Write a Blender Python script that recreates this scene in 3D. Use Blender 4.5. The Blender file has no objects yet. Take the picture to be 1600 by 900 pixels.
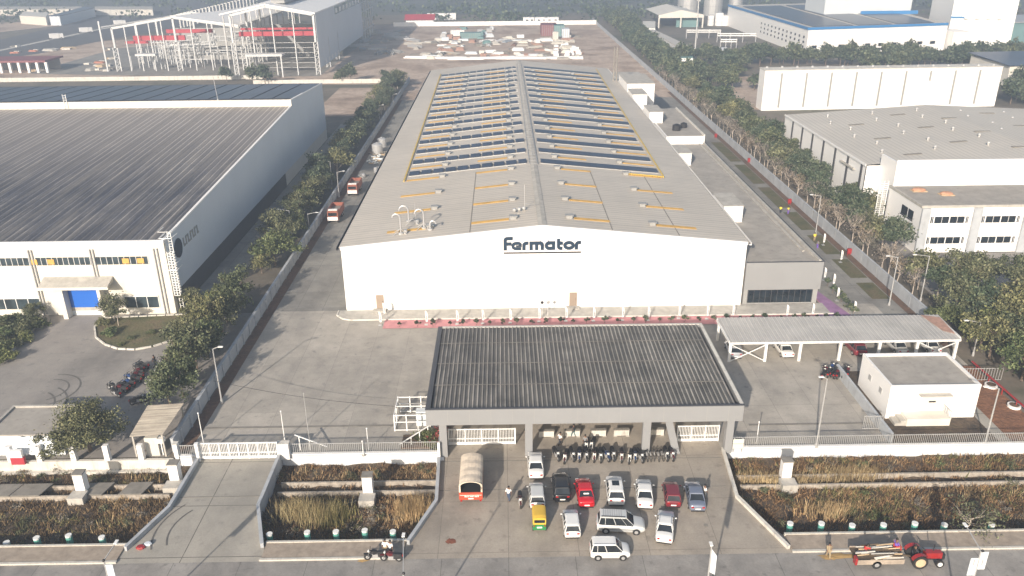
import bpy, math, random
import numpy as np
from mathutils import Vector, Matrix
from mathutils.geometry import tessellate_polygon
R = math.radians
SC = bpy.context.scene
COL = SC.collection
# ------------------------------------------------------------------ camera, light, exposure
CAM_H, CAM_F = 52.0, 1270.0
PITCH, YAW, ROLL = R(23.29), R(0.53), R(-0.558)
_fw = np.array([math.sin(YAW)*math.cos(PITCH), math.cos(YAW)*math.cos(PITCH), -math.sin(PITCH)])
_r0 = np.array([math.cos(YAW), -math.sin(YAW), 0.0]); _u0 = np.cross(_r0, _fw)
_r = math.cos(ROLL)*_r0 + math.sin(ROLL)*_u0
_u = -math.sin(ROLL)*_r0 + math.cos(ROLL)*_u0
cam_d = bpy.data.cameras.new('camera'); cam = bpy.data.objects.new('camera', cam_d); COL.objects.link(cam)
M = Matrix(((_r[0], _u[0], -_fw[0], 0), (_r[1], _u[1], -_fw[1], 0), (_r[2], _u[2], -_fw[2], CAM_H), (0, 0, 0, 1)))
cam.matrix_world = M
cam_d.sensor_width = 36; cam_d.lens = 36*CAM_F/1600; cam_d.clip_end = 9000; cam_d.clip_start = 0.5
SC.camera = cam
SUN_EL, SUN_ROT = 22.5, 201.5
W = bpy.data.worlds.new('World'); SC.world = W; W.use_nodes = True
nt = W.node_tree; bg = nt.nodes['Background']
sky = nt.nodes.new('ShaderNodeTexSky'); sky.sky_type = 'NISHITA'; sky.sun_disc = False
sky.sun_elevation = R(SUN_EL); sky.sun_rotation = R(SUN_ROT); sky.air_density = 1.2; sky.dust_density = 3.0
nt.links.new(sky.outputs[0], bg.inputs[0]); bg.inputs[1].default_value = 0.10
sl = bpy.data.lights.new('sun', 'SUN'); sl.energy = 5.0; sl.angle = R(0.8); sl.color = (1.0, 0.89, 0.77)
so = bpy.data.objects.new('sun', sl); COL.objects.link(so)
sd = Vector((math.sin(R(SUN_ROT))*math.cos(R(SUN_EL)), math.cos(R(SUN_ROT))*math.cos(R(SUN_EL)), math.sin(R(SUN_EL))))
so.rotation_euler = sd.to_track_quat('Z', 'Y').to_euler()
SC.view_settings.view_transform = 'Standard'; SC.view_settings.look = 'None'
SC.view_settings.exposure = 0.55; SC.view_settings.gamma = 1.0; SC.view_settings.use_curve_mapping = False
SC.render.engine = 'CYCLES'; SC.cycles.max_bounces = 6; SC.cycles.volume_bounces = 0
HAZE = 0.00102

def g(px, py, z=0.0):
    """point of the place at height z that the photograph shows at (px, py)"""
    d = _fw*CAM_F + _r*(px-800) + _u*(450-py); t = (z-CAM_H)/d[2]
    return Vector((d[0]*t, d[1]*t, z))
def vy(px, py, Y):
    d = _fw*CAM_F + _r*(px-800) + _u*(450-py); t = Y/d[1]
    return Vector((d[0]*t, Y, CAM_H+d[2]*t))
def high(bx, by, ty, tx=None):
    b = g(bx, by); return vy(tx if tx is not None else bx, ty, b.y).z
# ------------------------------------------------------------------ mesh helpers
class MB:
    def __init__(s): s.v = []; s.f = []; s.m = []
    def add(s, vs, fs, mi=0):
        n = len(s.v); s.v += [tuple(p) for p in vs]; s.f += [tuple(i+n for i in q) for q in fs]; s.m += [mi]*len(fs); return s
    def box(s, x0, y0, z0, x1, y1, z1, mi=0):
        return s.add([(x0,y0,z0),(x1,y0,z0),(x1,y1,z0),(x0,y1,z0),(x0,y0,z1),(x1,y0,z1),(x1,y1,z1),(x0,y1,z1)],
                     [(0,3,2,1),(4,5,6,7),(0,1,5,4),(1,2,6,5),(2,3,7,6),(3,0,4,7)], mi)
    def hexa(s, b, t, mi=0):
        return s.add(list(b)+list(t), [(0,3,2,1),(4,5,6,7),(0,1,5,4),(1,2,6,5),(2,3,7,6),(3,0,4,7)], mi)
    def beam(s, a, b, w, h=None, mi=0):
        a = Vector(a); b = Vector(b); h = h or w; d = (b-a)
        if d.length < 1e-6: return s
        d.normalize(); up = Vector((0,0,1)) if abs(d.z) < .95 else Vector((0,1,0))
        x = d.cross(up).normalized()*w/2; y = x.normalized().cross(d)*h/2
        return s.hexa([a-x-y, a+x-y, a+x+y, a-x+y], [b-x-y, b+x-y, b+x+y, b-x+y], mi)
    def cyl(s, a, b, r0, r1=None, n=8, mi=0, cap=True):
        a = Vector(a); b = Vector(b); r1 = r0 if r1 is None else r1; d = (b-a).normalized()
        up = Vector((0,0,1)) if abs(d.z) < .95 else Vector((0,1,0)); x = d.cross(up).normalized(); y = x.cross(d)
        vs = [a+(x*math.cos(2*math.pi*k/n)+y*math.sin(2*math.pi*k/n))*r0 for k in range(n)]
        vs += [b+(x*math.cos(2*math.pi*k/n)+y*math.sin(2*math.pi*k/n))*r1 for k in range(n)]
        fs = [(k, (k+1) % n, n+(k+1) % n, n+k) for k in range(n)]
        if cap: fs += [tuple(range(n-1, -1, -1)), tuple(range(n, 2*n))]
        return s.add(vs, fs, mi)
    def prism(s, pts, z0, z1, mi=0):
        n = len(pts); tri = tessellate_polygon([[Vector((p[0], p[1], 0)) for p in pts]])
        vs = [(p[0], p[1], z0) for p in pts]+[(p[0], p[1], z1) for p in pts]
        fs = [tuple(n+i for i in t) for t in tri]+[tuple(reversed(t)) for t in tri]+[(k, (k+1) % n, n+(k+1) % n, n+k) for k in range(n)]
        return s.add(vs, fs, mi)
    def sheet(s, pts, z, mi=0):
        tri = tessellate_polygon([[Vector((p[0], p[1], 0)) for p in pts]])
        return s.add([(p[0], p[1], z) for p in pts], tri, mi)
    def loft(s, rings, mi=0, closed=True, caps=True):
        n = len(rings[0]); vs = [p for r in rings for p in r]; fs = []
        for i in range(len(rings)-1):
            for k in range(n if closed else n-1):
                fs.append((i*n+k, i*n+(k+1) % n, (i+1)*n+(k+1) % n, (i+1)*n+k))
        if caps and closed: fs += [tuple(range(n-1, -1, -1)), tuple((len(rings)-1)*n+k for k in range(n))]
        return s.add(vs, fs, mi)
    def ball(s, c, rx, ry=None, rz=None, n=10, mi=0):
        ry = ry or rx; rz = rz or rx; rings = []
        m = max(4, n//2)
        for i in range(1, m):
            t = math.pi*i/m
            rings.append([(c[0]+rx*math.sin(t)*math.cos(2*math.pi*k/n), c[1]+ry*math.sin(t)*math.sin(2*math.pi*k/n), c[2]-rz*math.cos(t)) for k in range(n)])
        return s.loft(rings, mi)
    def obj(s, name, mats, parent=None, smooth=False, world=False, loc=None, rz=0):
        me = bpy.data.meshes.new(name); me.from_pydata(s.v, [], s.f)
        if not isinstance(mats, (list, tuple)): mats = [mats]
        for m in mats: me.materials.append(m)
        if len(mats) > 1: me.polygons.foreach_set('material_index', s.m)
        import bmesh
        bm = bmesh.new(); bm.from_mesh(me); bmesh.ops.recalc_face_normals(bm, faces=bm.faces); bm.to_mesh(me); bm.free()
        if smooth: me.polygons.foreach_set('use_smooth', [True]*len(me.polygons))
        me.update()
        o = bpy.data.objects.new(name, me); COL.objects.link(o)
        if parent:
            o.parent = parent
            if world: o.location = -parent.location
        if loc is not None: o.location = loc
        if rz: o.rotation_euler.z = rz
        return o
def npobj(name, quads, mat, parent=None, loc=None):
    """quads: (n,k,3) array of separate faces"""
    n, k, _ = quads.shape; me = bpy.data.meshes.new(name)
    me.vertices.add(n*k); me.vertices.foreach_set('co', quads.reshape(-1).astype(np.float32))
    me.loops.add(n*k); me.loops.foreach_set('vertex_index', np.arange(n*k, dtype=np.int32))
    me.polygons.add(n); me.polygons.foreach_set('loop_start', np.arange(0, n*k, k, dtype=np.int32))
    me.polygons.foreach_set('loop_total', np.full(n, k, dtype=np.int32))
    me.materials.append(mat); me.update(calc_edges=True)
    o = bpy.data.objects.new(name, me); COL.objects.link(o)
    if parent: o.parent = parent
    if loc is not None: o.location = loc
    return o
def tag(o, label=None, cat=None, group=None, kind=None):
    if label: o['label'] = label
    if cat: o['category'] = cat
    if group: o['group'] = group
    if kind: o['kind'] = kind
    return o
def empty(name, loc=(0, 0, 0), rz=0.0, label=None, cat=None, group=None):
    o = bpy.data.objects.new(name, None); COL.objects.link(o); o.location = Vector(loc); o.rotation_euler.z = rz
    o.empty_display_size = .3
    return tag(o, label, cat, group)
KIDS = {}
def kids(o): return [c for c in bpy.data.objects if c.parent is o]
def snap(o):
    """list of a thing's tree, read once"""
    return [(c, snap(c)) for c in kids(o)]
def dup(o, tree, loc, rz=0.0, sc=None, label=None, group=None, cat=None):
    c = o.copy(); COL.objects.link(c); c.location = Vector(loc); c.rotation_euler.z = rz
    if sc is not None: c.scale = (sc, sc, sc) if not hasattr(sc, '__len__') else sc
    tag(c, label, cat, group)
    def rec(par, tr):
        for ch, sub in tr:
            d = ch.copy(); COL.objects.link(d); d.parent = par; rec(d, sub)
    rec(c, tree); return c
def struct(o): o['kind'] = 'structure'; return o
# ------------------------------------------------------------------ materials
def lin(r, g_, b):
    f = lambda c: (c/255/12.92) if c/255 <= .04045 else ((c/255+.055)/1.055)**2.4
    return (f(r), f(g_), f(b), 1)
class N:
    def __init__(s, name):
        s.mat = bpy.data.materials.new(name); s.mat.use_nodes = True; s.t = s.mat.node_tree
        s.b = s.t.nodes['Principled BSDF']
    def n(s, typ, **kw):
        nd = s.t.nodes.new('ShaderNode'+typ)
        for k, v in kw.items(): setattr(nd, k, v)
        return nd
    def l(s, a, b): s.t.links.new(a, b)
    def pos(s, scale=(1, 1, 1), obj=False, rot=(0, 0, 0)):
        src = s.n('TexCoord').outputs['Object'] if obj else s.n('NewGeometry').outputs['Position']
        mp = s.n('Mapping'); mp.inputs['Scale'].default_value = scale; mp.inputs['Rotation'].default_value = rot
        s.l(src, mp.inputs['Vector']); return mp.outputs[0]
    def noise(s, vec, scale, detail=4, rough=.55):
        nd = s.n('TexNoise'); nd.inputs['Scale'].default_value = scale; nd.inputs['Detail'].default_value = detail
        nd.inputs['Roughness'].default_value = rough; s.l(vec, nd.inputs['Vector']); return nd.outputs['Fac']
    def ramp(s, fac, stops):
        r = s.n('ValToRGB'); e = r.color_ramp.elements
        while len(e) > 1: e.remove(e[-1])
        e[0].position = stops[0][0]; e[0].color = stops[0][1]
        for p, c in stops[1:]:
            x = e.new(p); x.color = c
        s.l(fac, r.inputs[0]); return r.outputs['Color']
    def mix(s, a, b, fac, mode='MIX'):
        m = s.n('Mix', data_type='RGBA', blend_type=mode)
        for sock, v in ((m.inputs[6], a), (m.inputs[7], b), (m.inputs[0], fac)):
            if hasattr(v, 'links'): s.l(v, sock)
            elif sock is m.inputs[0]: sock.default_value = v
            else: sock.default_value = v
        return m.outputs[2]
    def grey(s, fac, lo, hi, p0=.3, p1=.7): return s.ramp(fac, [(p0, (lo, lo, lo, 1)), (p1, (hi, hi, hi, 1))])
    def bump(s, h, strength=.3, dist=.05):
        b = s.n('Bump'); b.inputs['Strength'].default_value = strength; b.inputs['Distance'].default_value = dist
        s.l(h, b.inputs['Height']); s.l(b.outputs[0], s.b.inputs['Normal'])
    def done(s, col=None, rough=.7, metal=0.0, spec=None):
        if col is not None:
            if hasattr(col, 'links'): s.l(col, s.b.inputs['Base Color'])
            else: s.b.inputs['Base Color'].default_value = col
        s.b.inputs['Roughness'].default_value = rough; s.b.inputs['Metallic'].default_value = metal
        if spec is not None: s.b.inputs['Specular IOR Level'].default_value = spec
        return s.mat
def paint(name, c, rough=.6, var=.12, scale=.8, metal=0.0, obj=False, coat=0.0, dirt=0.0):
    """surface of one colour with mottling"""
    m = N(name); p = m.pos(obj=obj); f = m.noise(p, scale, 5, .6)
    col = m.mix(c, m.grey(f, 1-var, 1+var), 1.0, 'MULTIPLY')
    if dirt:
        f2 = m.noise(m.pos((1, 1, .25), obj=obj), scale*2.3, 6, .7)
        col = m.mix(col, (.12, .10, .08, 1), m.grey(f2, 0, dirt, .52, .75))
    m.done(col, rough, metal)
    if coat: m.b.inputs['Coat Weight'].default_value = coat; m.b.inputs['Coat Roughness'].default_value = .08
    return m.mat
def slabs(name, c1, c2, joint, bw, bh, stain, var=.16, jw=.03, rot=0, big=.045, off=0.0, rough=.85):
    """concrete cast in bays: bays of slightly different tone, joints, stains, scuffs"""
    m = N(name); p = m.pos(rot=(0, 0, rot))
    b = m.n('TexBrick'); b.offset = off; b.squash = 1.0; b.inputs['Scale'].default_value = 1.0
    b.inputs['Brick Width'].default_value = bw; b.inputs['Row Height'].default_value = bh
    b.inputs['Mortar Size'].default_value = jw; b.inputs['Mortar Smooth'].default_value = .3
    b.inputs['Color1'].default_value = c1; b.inputs['Color2'].default_value = c2; b.inputs['Mortar'].default_value = joint
    m.l(p, b.inputs['Vector'])
    col = m.mix(b.outputs['Color'], m.grey(m.noise(p, .35, 6, .65), 1-var, 1+var), 1.0, 'MULTIPLY')
    col = m.mix(col, m.grey(m.noise(p, 5.0, 4, .7), .9, 1.1), 1.0, 'MULTIPLY')
    col = m.mix(col, stain, m.grey(m.noise(m.pos((1, .45, 1), rot=(0, 0, rot+.2)), big*3, 6, .62), 0, .62, .50, .72))
    col = m.mix(col, stain, m.grey(m.noise(p, big*18, 5, .6), 0, .6, .58, .72))
    col = m.mix(col, c1, m.grey(m.noise(m.pos((1, 1.6, 1)), big*7, 6, .7), 0, .6, .55, .68))
    m.bump(m.noise(p, 8, 4), .15, .02)
    return m.done(col, rough)
MAT = {}
def mk(k, *a, **kw): MAT[k] = paint(k, *a, **kw); return MAT[k]
MAT['yard'] = slabs('yard_concrete', (.42, .388, .338, 1), (.32, .297, .262, 1), (.26, .24, .212, 1), 4.6, 14.0, (.165, .16, .152, 1), var=.17, jw=.035)
MAT['forecourt'] = slabs('forecourt_concrete', (.36, .318, .265, 1), (.32, .285, .24, 1), (.19, .165, .14, 1), 6.5, 7.4, (.15, .13, .11, 1), var=.14, jw=.03)
MAT['ramp'] = slabs('ramp_concrete', (.36, .335, .29, 1), (.33, .31, .27, 1), (.10, .09, .08, 1), 30.0, 7.4, (.20, .19, .17, 1), var=.12, jw=.05)
MAT['road'] = slabs('road_concrete', (.29, .272, .25, 1), (.25, .238, .222, 1), (.12, .115, .105, 1), 6.1, 11.0, (.115, .11, .105, 1), var=.24, jw=.03, big=.07)
MAT['side_road'] = slabs('side_road_concrete', (.26, .25, .225, 1), (.22, .21, .19, 1), (.10, .095, .09, 1), 4.0, 6.0, (.11, .105, .10, 1), var=.2)
MAT['plot_asphalt'] = slabs('plot_paving', (.27, .25, .23, 1), (.26, .245, .225, 1), (.15, .14, .13, 1), 25, 25, (.13, .125, .118, 1), var=.14, jw=.02)
MAT['asphalt'] = slabs('asphalt', (.085, .085, .09, 1), (.09, .09, .095, 1), (.08, .08, .08, 1), 40, 40, (.06, .06, .062, 1))
def earth(name, stops, scale=.05, fine=1.2, bump=.4):
    m = N(name); p = m.pos(); f = m.noise(p, scale, 8, .68)
    col = m.ramp(f, stops); col = m.mix(col, m.grey(m.noise(p, fine, 5, .7), .72, 1.22), 1.0, 'MULTIPLY')
    m.bump(m.noise(p, fine, 5), bump, .3); return m.done(col, .95)
MAT['ground'] = earth('plain_earth', [(.30, (.055, .06, .04, 1)), (.42, (.12, .105, .08, 1)), (.52, (.17, .145, .115, 1)), (.60, (.075, .08, .05, 1)), (.72, (.20, .17, .14, 1))], .012, .25)
MAT['fields'] = earth('far_fields', [(.30, (.035, .055, .045, 1)), (.45, (.06, .075, .065, 1)), (.55, (.09, .095, .085, 1)), (.7, (.045, .06, .05, 1))], .008, .12)
MAT['bare'] = earth('bare_earth', [(.30, (.20, .145, .11, 1)), (.45, (.36, .27, .205, 1)), (.56, (.50, .40, .32, 1)), (.68, (.30, .22, .165, 1))], .05, .5)
MAT['ditch'] = earth('ditch_earth', [(.30, (.035, .028, .02, 1)), (.45, (.075, .055, .038, 1)), (.56, (.12, .085, .055, 1)), (.68, (.05, .05, .03, 1))], .35, 2.5, .8)
MAT['bed'] = earth('bed_earth', [(.30, (.05, .05, .03, 1)), (.45, (.11, .075, .05, 1)), (.6, (.17, .10, .06, 1))], .3, 2.2, .6)
MAT['redbed'] = earth('red_earth', [(.30, (.12, .06, .035, 1)), (.55, (.25, .12, .065, 1)), (.7, (.17, .09, .055, 1))], .3, 2.2, .6)
MAT['wallbed'] = earth('wall_bed_earth', [(.30, (.07, .05, .035, 1)), (.55, (.15, .09, .06, 1)), (.7, (.10, .07, .05, 1))], .3, 2.2, .6)
MAT['lawn'] = earth('worn_lawn', [(.30, (.06, .07, .03, 1)), (.5, (.11, .105, .05, 1)), (.62, (.14, .11, .065, 1)), (.75, (.05, .065, .025, 1))], .3, 3.0, .5)
mk('white', (.80, .79, .77, 1), .55, .025, .2)
mk('facade', (.84, .83, .81, 1), .45, .012, .12)
mk('cream', (.66, .63, .56, 1), .6, .05, .3, dirt=.10)
mk('dirty_white', (.60, .575, .52, 1), .75, .12, .6, dirt=.55)
mk('wall_grey', (.40, .42, .44, 1), .75, .12, .5, dirt=.35)
mk('wall_white', (.66, .68, .70, 1), .7, .06, .4, dirt=.16)
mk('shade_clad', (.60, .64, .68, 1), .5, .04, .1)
mk('vent_grey', (.30, .30, .29, 1), .5, .1, 1)
mk('ral_grey', (.30, .30, .29, 1), .55, .05, .3)
mk('fascia', (.255, .26, .265, 1), .5, .04, .25, dirt=.08)
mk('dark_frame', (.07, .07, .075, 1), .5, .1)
mk('white_steel', (.78, .78, .76, 1), .4, .04, 2)
mk('steel', (.45, .45, .45, 1), .4, .08, 1, metal=.3)
mk('galv', (.50, .50, .49, 1), .45, .1, 1, metal=.4)
mk('conc', (.42, .40, .36, 1), .85, .18, .8, dirt=.4)
mk('conc_dark', (.22, .205, .18, 1), .9, .2, .9, dirt=.5)
mk('roof_slab', (.34, .315, .28, 1), .9, .15, .5, dirt=.45)
mk('kerb', (.50, .48, .43, 1), .85, .15, 1.2, dirt=.35)
mk('pink', (.52, .23, .24, 1), .8, .15, 1.0)
mk('blue_door', (.015, .12, .50, 1), .4, .04, .5)
mk('orange_strip', (.60, .36, .09, 1), .6, .22, .9)
mk('yellow_rail', (.60, .42, .06, 1), .5, .1, 1)
mk('door_tan', (.30, .235, .18, 1), .6, .06, 1)
mk('sign_ink', (.012, .032, .06, 1), .5, .03, 1)
mk('ink', (.02, .018, .022, 1), .5, .03, 1)
mk('rubber', (.018, .018, .018, 1), .85, .15, 2, obj=True)
mk('black_plastic', (.02, .02, .022, 1), .5, .1, 2, obj=True)
mk('chrome', (.6, .6, .6, 1), .25, .05, 2, metal=.9, obj=True)
mk('hub', (.5, .5, .5, 1), .35, .1, 4, metal=.5, obj=True)
mk('red_lamp', (.35, .01, .01, 1), .3, .05, obj=True)
mk('lamp', (.75, .75, .72, 1), .2, .03, obj=True)
mk('plate', (.75, .75, .72, 1), .5, .02, obj=True)
mk('tarp', (.62, .53, .42, 1), .9, .22, 1.6, obj=True, dirt=.25)
mk('orange_body', (.42, .07, .035, 1), .5, .1, 1, obj=True)
mk('truck_red', (.26, .085, .055, 1), .6, .15, 1, obj=True)
mk('red_paint', (.30, .02, .02, 1), .35, .08, 1, obj=True, coat=.4)
mk('yellow_paint', (.62, .40, .05, 1), .5, .06, 1, obj=True)
mk('green_paint', (.02, .20, .06, 1), .5, .06, 1, obj=True)
mk('bin_teal', (.10, .32, .27, 1), .6, .08, 2)
mk('blue_trim', (.03, .19, .45, 1), .5, .04, .2)
mk('sky_cladding', (.62, .66, .68, 1), .5, .03, .1)
mk('teal_sheet', (.13, .24, .24, 1), .6, .1, .2)
mk('maroon', (.20, .07, .08, 1), .7, .15, .3)
mk('red_sheet', (.38, .035, .05, 1), .6, .12, .3)
mk('brick', (.40, .16, .10, 1), .8, .15, .8)
mk('bark', (.16, .12, .09, 1), .9, .25, 2, obj=True)
mk('pale_bark', (.46, .40, .34, 1), .9, .2, 2, obj=True)
mk('path_brown', (.33, .275, .22, 1), .9, .22, 1.2, dirt=.4)
mk('deck_dark', (.10, .075, .05, 1), .9, .2, 2, obj=True)
mk('timber', (.50, .38, .24, 1), .85, .2, 1.5, obj=True)
mk('skin', (.20, .11, .07, 1), .6, .05, 3, obj=True)
mk('hair', (.01, .009, .008, 1), .7, .05, 3, obj=True)
for k_, c_ in dict(white=(.72, .72, .70, 1), dark=(.03, .035, .045, 1), blue=(.06, .12, .25, 1), teal=(.06, .13, .14, 1), khaki=(.30, .24, .15, 1), yellow=(.70, .60, .05, 1), red=(.45, .03, .03, 1), violet=(.18, .10, .45, 1), grey=(.2, .2, .2, 1), jeans=(.05, .075, .13, 1)).items():
    mk('cloth_'+k_, c_, .85, .08, 3, obj=True)
def glass(name, c=(.012, .018, .024, 1), rough=.08):
    m = N(name); return m.done(m.mix(c, m.grey(m.noise(m.pos(obj=True), .7, 2), .6, 1.6), 1, 'MULTIPLY'), rough, 0, .6)
MAT['glass'] = glass('dark_glass'); MAT['car_glass'] = glass('tinted_car_glass', (.02, .025, .03, 1), .05)
MAT['pane'] = glass('window_pane', (.035, .05, .06, 1), .15)
def ribbed(name, base, alt, axis, pitch, ribs=None, streak=None, streak_axis=None, rough=.55, lines=0.0, line_pitch=6.0, var=.18, metal=0.0, wide=.1, grad=None, sx=2.2, sy=.05, lw=.012):
    """profiled sheet: ribs across `axis` (0 = ribs run along y), weather streaks along the ribs"""
    m = N(name); p = m.pos(); sep = m.n('SeparateXYZ'); m.l(p, sep.inputs[0])
    def saw(pt):
        a = m.n('Math', operation='MULTIPLY'); m.l(sep.outputs[axis], a.inputs[0]); a.inputs[1].default_value = 1/pt
        b = m.n('Math', operation='FRACT'); m.l(a.outputs[0], b.inputs[0]); return b.outputs[0]
    s1 = saw(pitch)
    rib = m.ramp(s1, [(0, (.62,)*3+(1,)), (.12, (1.18,)*3+(1,)), (.3, (1.0,)*3+(1,)), (.8, (.98,)*3+(1,)), (1, (.62,)*3+(1,))] if ribs is None else [(a, (v,)*3+(1,)) for a, v in ribs])
    sc = (sx, sy, 1) if axis == 0 else (sy, sx, 1)
    st = m.noise(m.pos(sc), 1.0, 6, .75)
    col = m.mix(base, alt, m.grey(st, 0, 1, .42, .66))
    col = m.mix(col, rib, 1.0, 'MULTIPLY')
    col = m.mix(col, m.grey(m.noise(p, wide, 6, .65), 1-var, 1+var), 1.0, 'MULTIPLY')
    if streak is not None:
        col = m.mix(col, streak, m.grey(m.noise(p, wide*2.2, 6, .7), 0, .55, .5, .68))
    if grad is not None:                       # lighter tone that grows with y between two real places
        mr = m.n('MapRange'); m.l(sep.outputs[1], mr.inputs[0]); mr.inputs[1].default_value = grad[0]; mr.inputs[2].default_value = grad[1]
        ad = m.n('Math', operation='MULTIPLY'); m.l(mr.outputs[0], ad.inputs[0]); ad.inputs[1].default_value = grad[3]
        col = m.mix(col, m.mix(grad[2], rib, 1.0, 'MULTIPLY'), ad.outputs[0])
    if lines:
        l1 = saw(line_pitch); col = m.mix(col, (.10, .09, .08, 1), m.ramp(l1, [(0, (lines,)*3+(1,)), (lw, (lines,)*3+(1,)), (lw*1.6, (0, 0, 0, 1))]))
    m.bump(s1, .25, .03)
    return m.done(col, rough, metal)
MAT['roof_main'] = ribbed('beige_roof_sheet', (.55, .50, .43, 1), (.49, .45, .39, 1), 1, 1.02, streak=(.44, .405, .355, 1), var=.10, wide=.06, lines=.6, line_pitch=3.06, lw=.02)
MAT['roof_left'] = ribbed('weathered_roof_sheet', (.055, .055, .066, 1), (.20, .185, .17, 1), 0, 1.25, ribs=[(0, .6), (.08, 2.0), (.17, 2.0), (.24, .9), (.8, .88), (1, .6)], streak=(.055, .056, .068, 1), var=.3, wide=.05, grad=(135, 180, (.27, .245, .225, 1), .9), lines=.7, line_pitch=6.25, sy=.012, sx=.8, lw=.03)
MAT['roof_gate'] = ribbed('gatehouse_roof_sheet', (.105, .098, .088, 1), (.19, .178, .16, 1), 0, .5, ribs=[(0, .8), (.5, .75), (.58, 1.9), (.80, 1.8), (.88, .55), (1, .8)], streak=(.04, .037, .034, 1), var=.32, wide=.16, sx=1.6, sy=.12)
MAT['roof_port'] = ribbed('carport_roof_sheet', (.46, .445, .42, 1), (.38, .37, .355, 1), 0, .55, streak=(.50, .48, .45, 1), var=.14, wide=.2)
MAT['roof_shed'] = ribbed('shed_roof_sheet', (.42, .38, .31, 1), (.20, .17, .14, 1), 1, .5, var=.2, wide=.3)
MAT['roof_right'] = ribbed('pale_roof_sheet', (.56, .52, .455, 1), (.52, .48, .42, 1), 0, 1.1, streak=(.48, .45, .40, 1), var=.06, wide=.05)
mk('faded_tarp', (.50, .27, .17, 1), .9, .3, 2)
mk('rusty', (.36, .22, .17, 1), .8, .3, 1.5)
mk('frame_grey', (.55, .56, .56, 1), .5, .1, .5)
MAT['panel'] = ribbed('solar_module', (.028, .038, .068, 1), (.034, .044, .072, 1), 0, 1.1, rough=.3, var=.3, wide=.2)
MAT['panel_far'] = ribbed('solar_module_blue', (.03, .045, .085, 1), (.05, .065, .10, 1), 0, 2.2, rough=.35, var=.3, wide=.05, lines=.0)
def leafy(name, c0, c1, c2, rough=.7):
    m = N(name); ge = m.n('NewGeometry'); oi = m.n('ObjectInfo')
    col = m.ramp(ge.outputs['Random Per Island'], [(0, c0), (.5, c1), (1, c2)])
    col = m.mix(col, m.grey(m.noise(m.pos(), .45, 3), .6, 1.45, .32, .68), 1, 'MULTIPLY')
    col = m.mix(col, m.ramp(oi.outputs['Random'], [(0, (.75, .85, .8, 1)), (.5, (1, 1, 1, 1)), (1, (1.22, 1.14, .95, 1))]), 1, 'MULTIPLY')
    return m.done(col, rough, 0, .25)
MAT['leaf_green'] = leafy('green_leaves', (.038, .052, .022, 1), (.09, .11, .046, 1), (.185, .195, .095, 1))
MAT['leaf_olive'] = leafy('olive_leaves', (.045, .053, .03, 1), (.105, .115, .062, 1), (.205, .205, .12, 1))
MAT['leaf_dark'] = leafy('dark_leaves', (.028, .045, .028, 1), (.066, .086, .052, 1), (.145, .16, .10, 1))
MAT['leaf_dry'] = leafy('dry_leaves', (.09, .075, .06, 1), (.17, .145, .12, 1), (.27, .235, .20, 1))
MAT['straw'] = leafy('straw_blades', (.22, .15, .08, 1), (.38, .275, .15, 1), (.52, .41, .25, 1))
MAT['weed'] = leafy('weed_blades', (.06, .038, .024, 1), (.185, .115, .062, 1), (.36, .235, .125, 1))
MAT['weed_green'] = leafy('green_weed_blades', (.05, .055, .024, 1), (.13, .125, .055, 1), (.24, .22, .10, 1))
# ------------------------------------------------------------------ the ground
def rect(x0, y0, x1, y1): return [(x0, y0), (x1, y0), (x1, y1), (x0, y1)]
def gp(*pts, z=0): return [tuple(g(a, b, z)[:2]) for a, b in pts]
YB0, YB1 = 61.0, 75.0
eL1 = [tuple(g(a, b)[:2]) for a, b in ((265, 797), (197, 861))]
eL2 = [tuple(g(a, b)[:2]) for a, b in ((404, 795), (410, 856))]
eR1 = [tuple(g(a, b)[:2]) for a, b in ((682, 787), (638, 851))]
eR2 = [tuple(g(a, b)[:2]) for a, b in ((1151, 778), (1232, 858))]
basin1 = [(-160, YB0), (eL1[1][0], YB0), eL1[0], (-33.5, YB1), (-160, YB1)]
basin2 = [(eL2[1][0], YB0), (eR1[1][0], YB0), eR1[0], (-7.2, YB1), (-25.0, YB1), eL2[0]]
basin3 = [(eR2[1][0], YB0), (170, YB0), (170, YB1), (23.6, YB1), eR2[0]]
def v3(p, z=0): return [Vector((a[0], a[1], z)) for a in p]
outer = rect(-2500, -900, 2500, 3600)
loops = [v3(outer)]+[v3(b) for b in (basin1, basin2, basin3)]
tri = tessellate_polygon(loops); allv = [tuple(p) for l in loops for p in l]
mb = MB(); mb.add(allv, [tuple(t) for t in tri]); struct(mb.obj('ground', MAT['ground']))
# uneven floor of the sunken verges
rng = np.random.default_rng(5)
nx, ny = 331, 31; xs = np.linspace(-165, 172, nx); ys = np.linspace(59.5, 75.6, ny)
X, Y = np.meshgrid(xs, ys)
Z = -1.25+.10*np.sin(X*.9+Y*.7)+.08*np.sin(X*2.3-Y*1.9)+rng.normal(0, .05, X.shape)-.25*np.exp(-((Y-70.2)/1.2)**2)
vs = np.stack([X, Y, Z], -1).reshape(-1, 3); fs = [(j*nx+i, j*nx+i+1, (j+1)*nx+i+1, (j+1)*nx+i) for j in range(ny-1) for i in range(nx-1)]
mb = MB(); mb.add(vs.tolist(), fs); struct(mb.obj('verge_ground', MAT['ditch'], smooth=True))
def sheet(name, pts, z, mat): return struct(MB().sheet(pts, z).obj(name, MAT[mat]))
sheet('front_road', rect(-300, -60, 300, 58.5), .012, 'road')
sheet('ramp', [eL1[0], (-33.5, YB1+.2), (-25.0, YB1+.2), eL2[0], (eL2[1][0], YB0), (eL2[1][0]+.6, 58.5), (eL1[1][0]-1.5, 58.5), (eL1[1][0], YB0)], .008, 'ramp')
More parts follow.
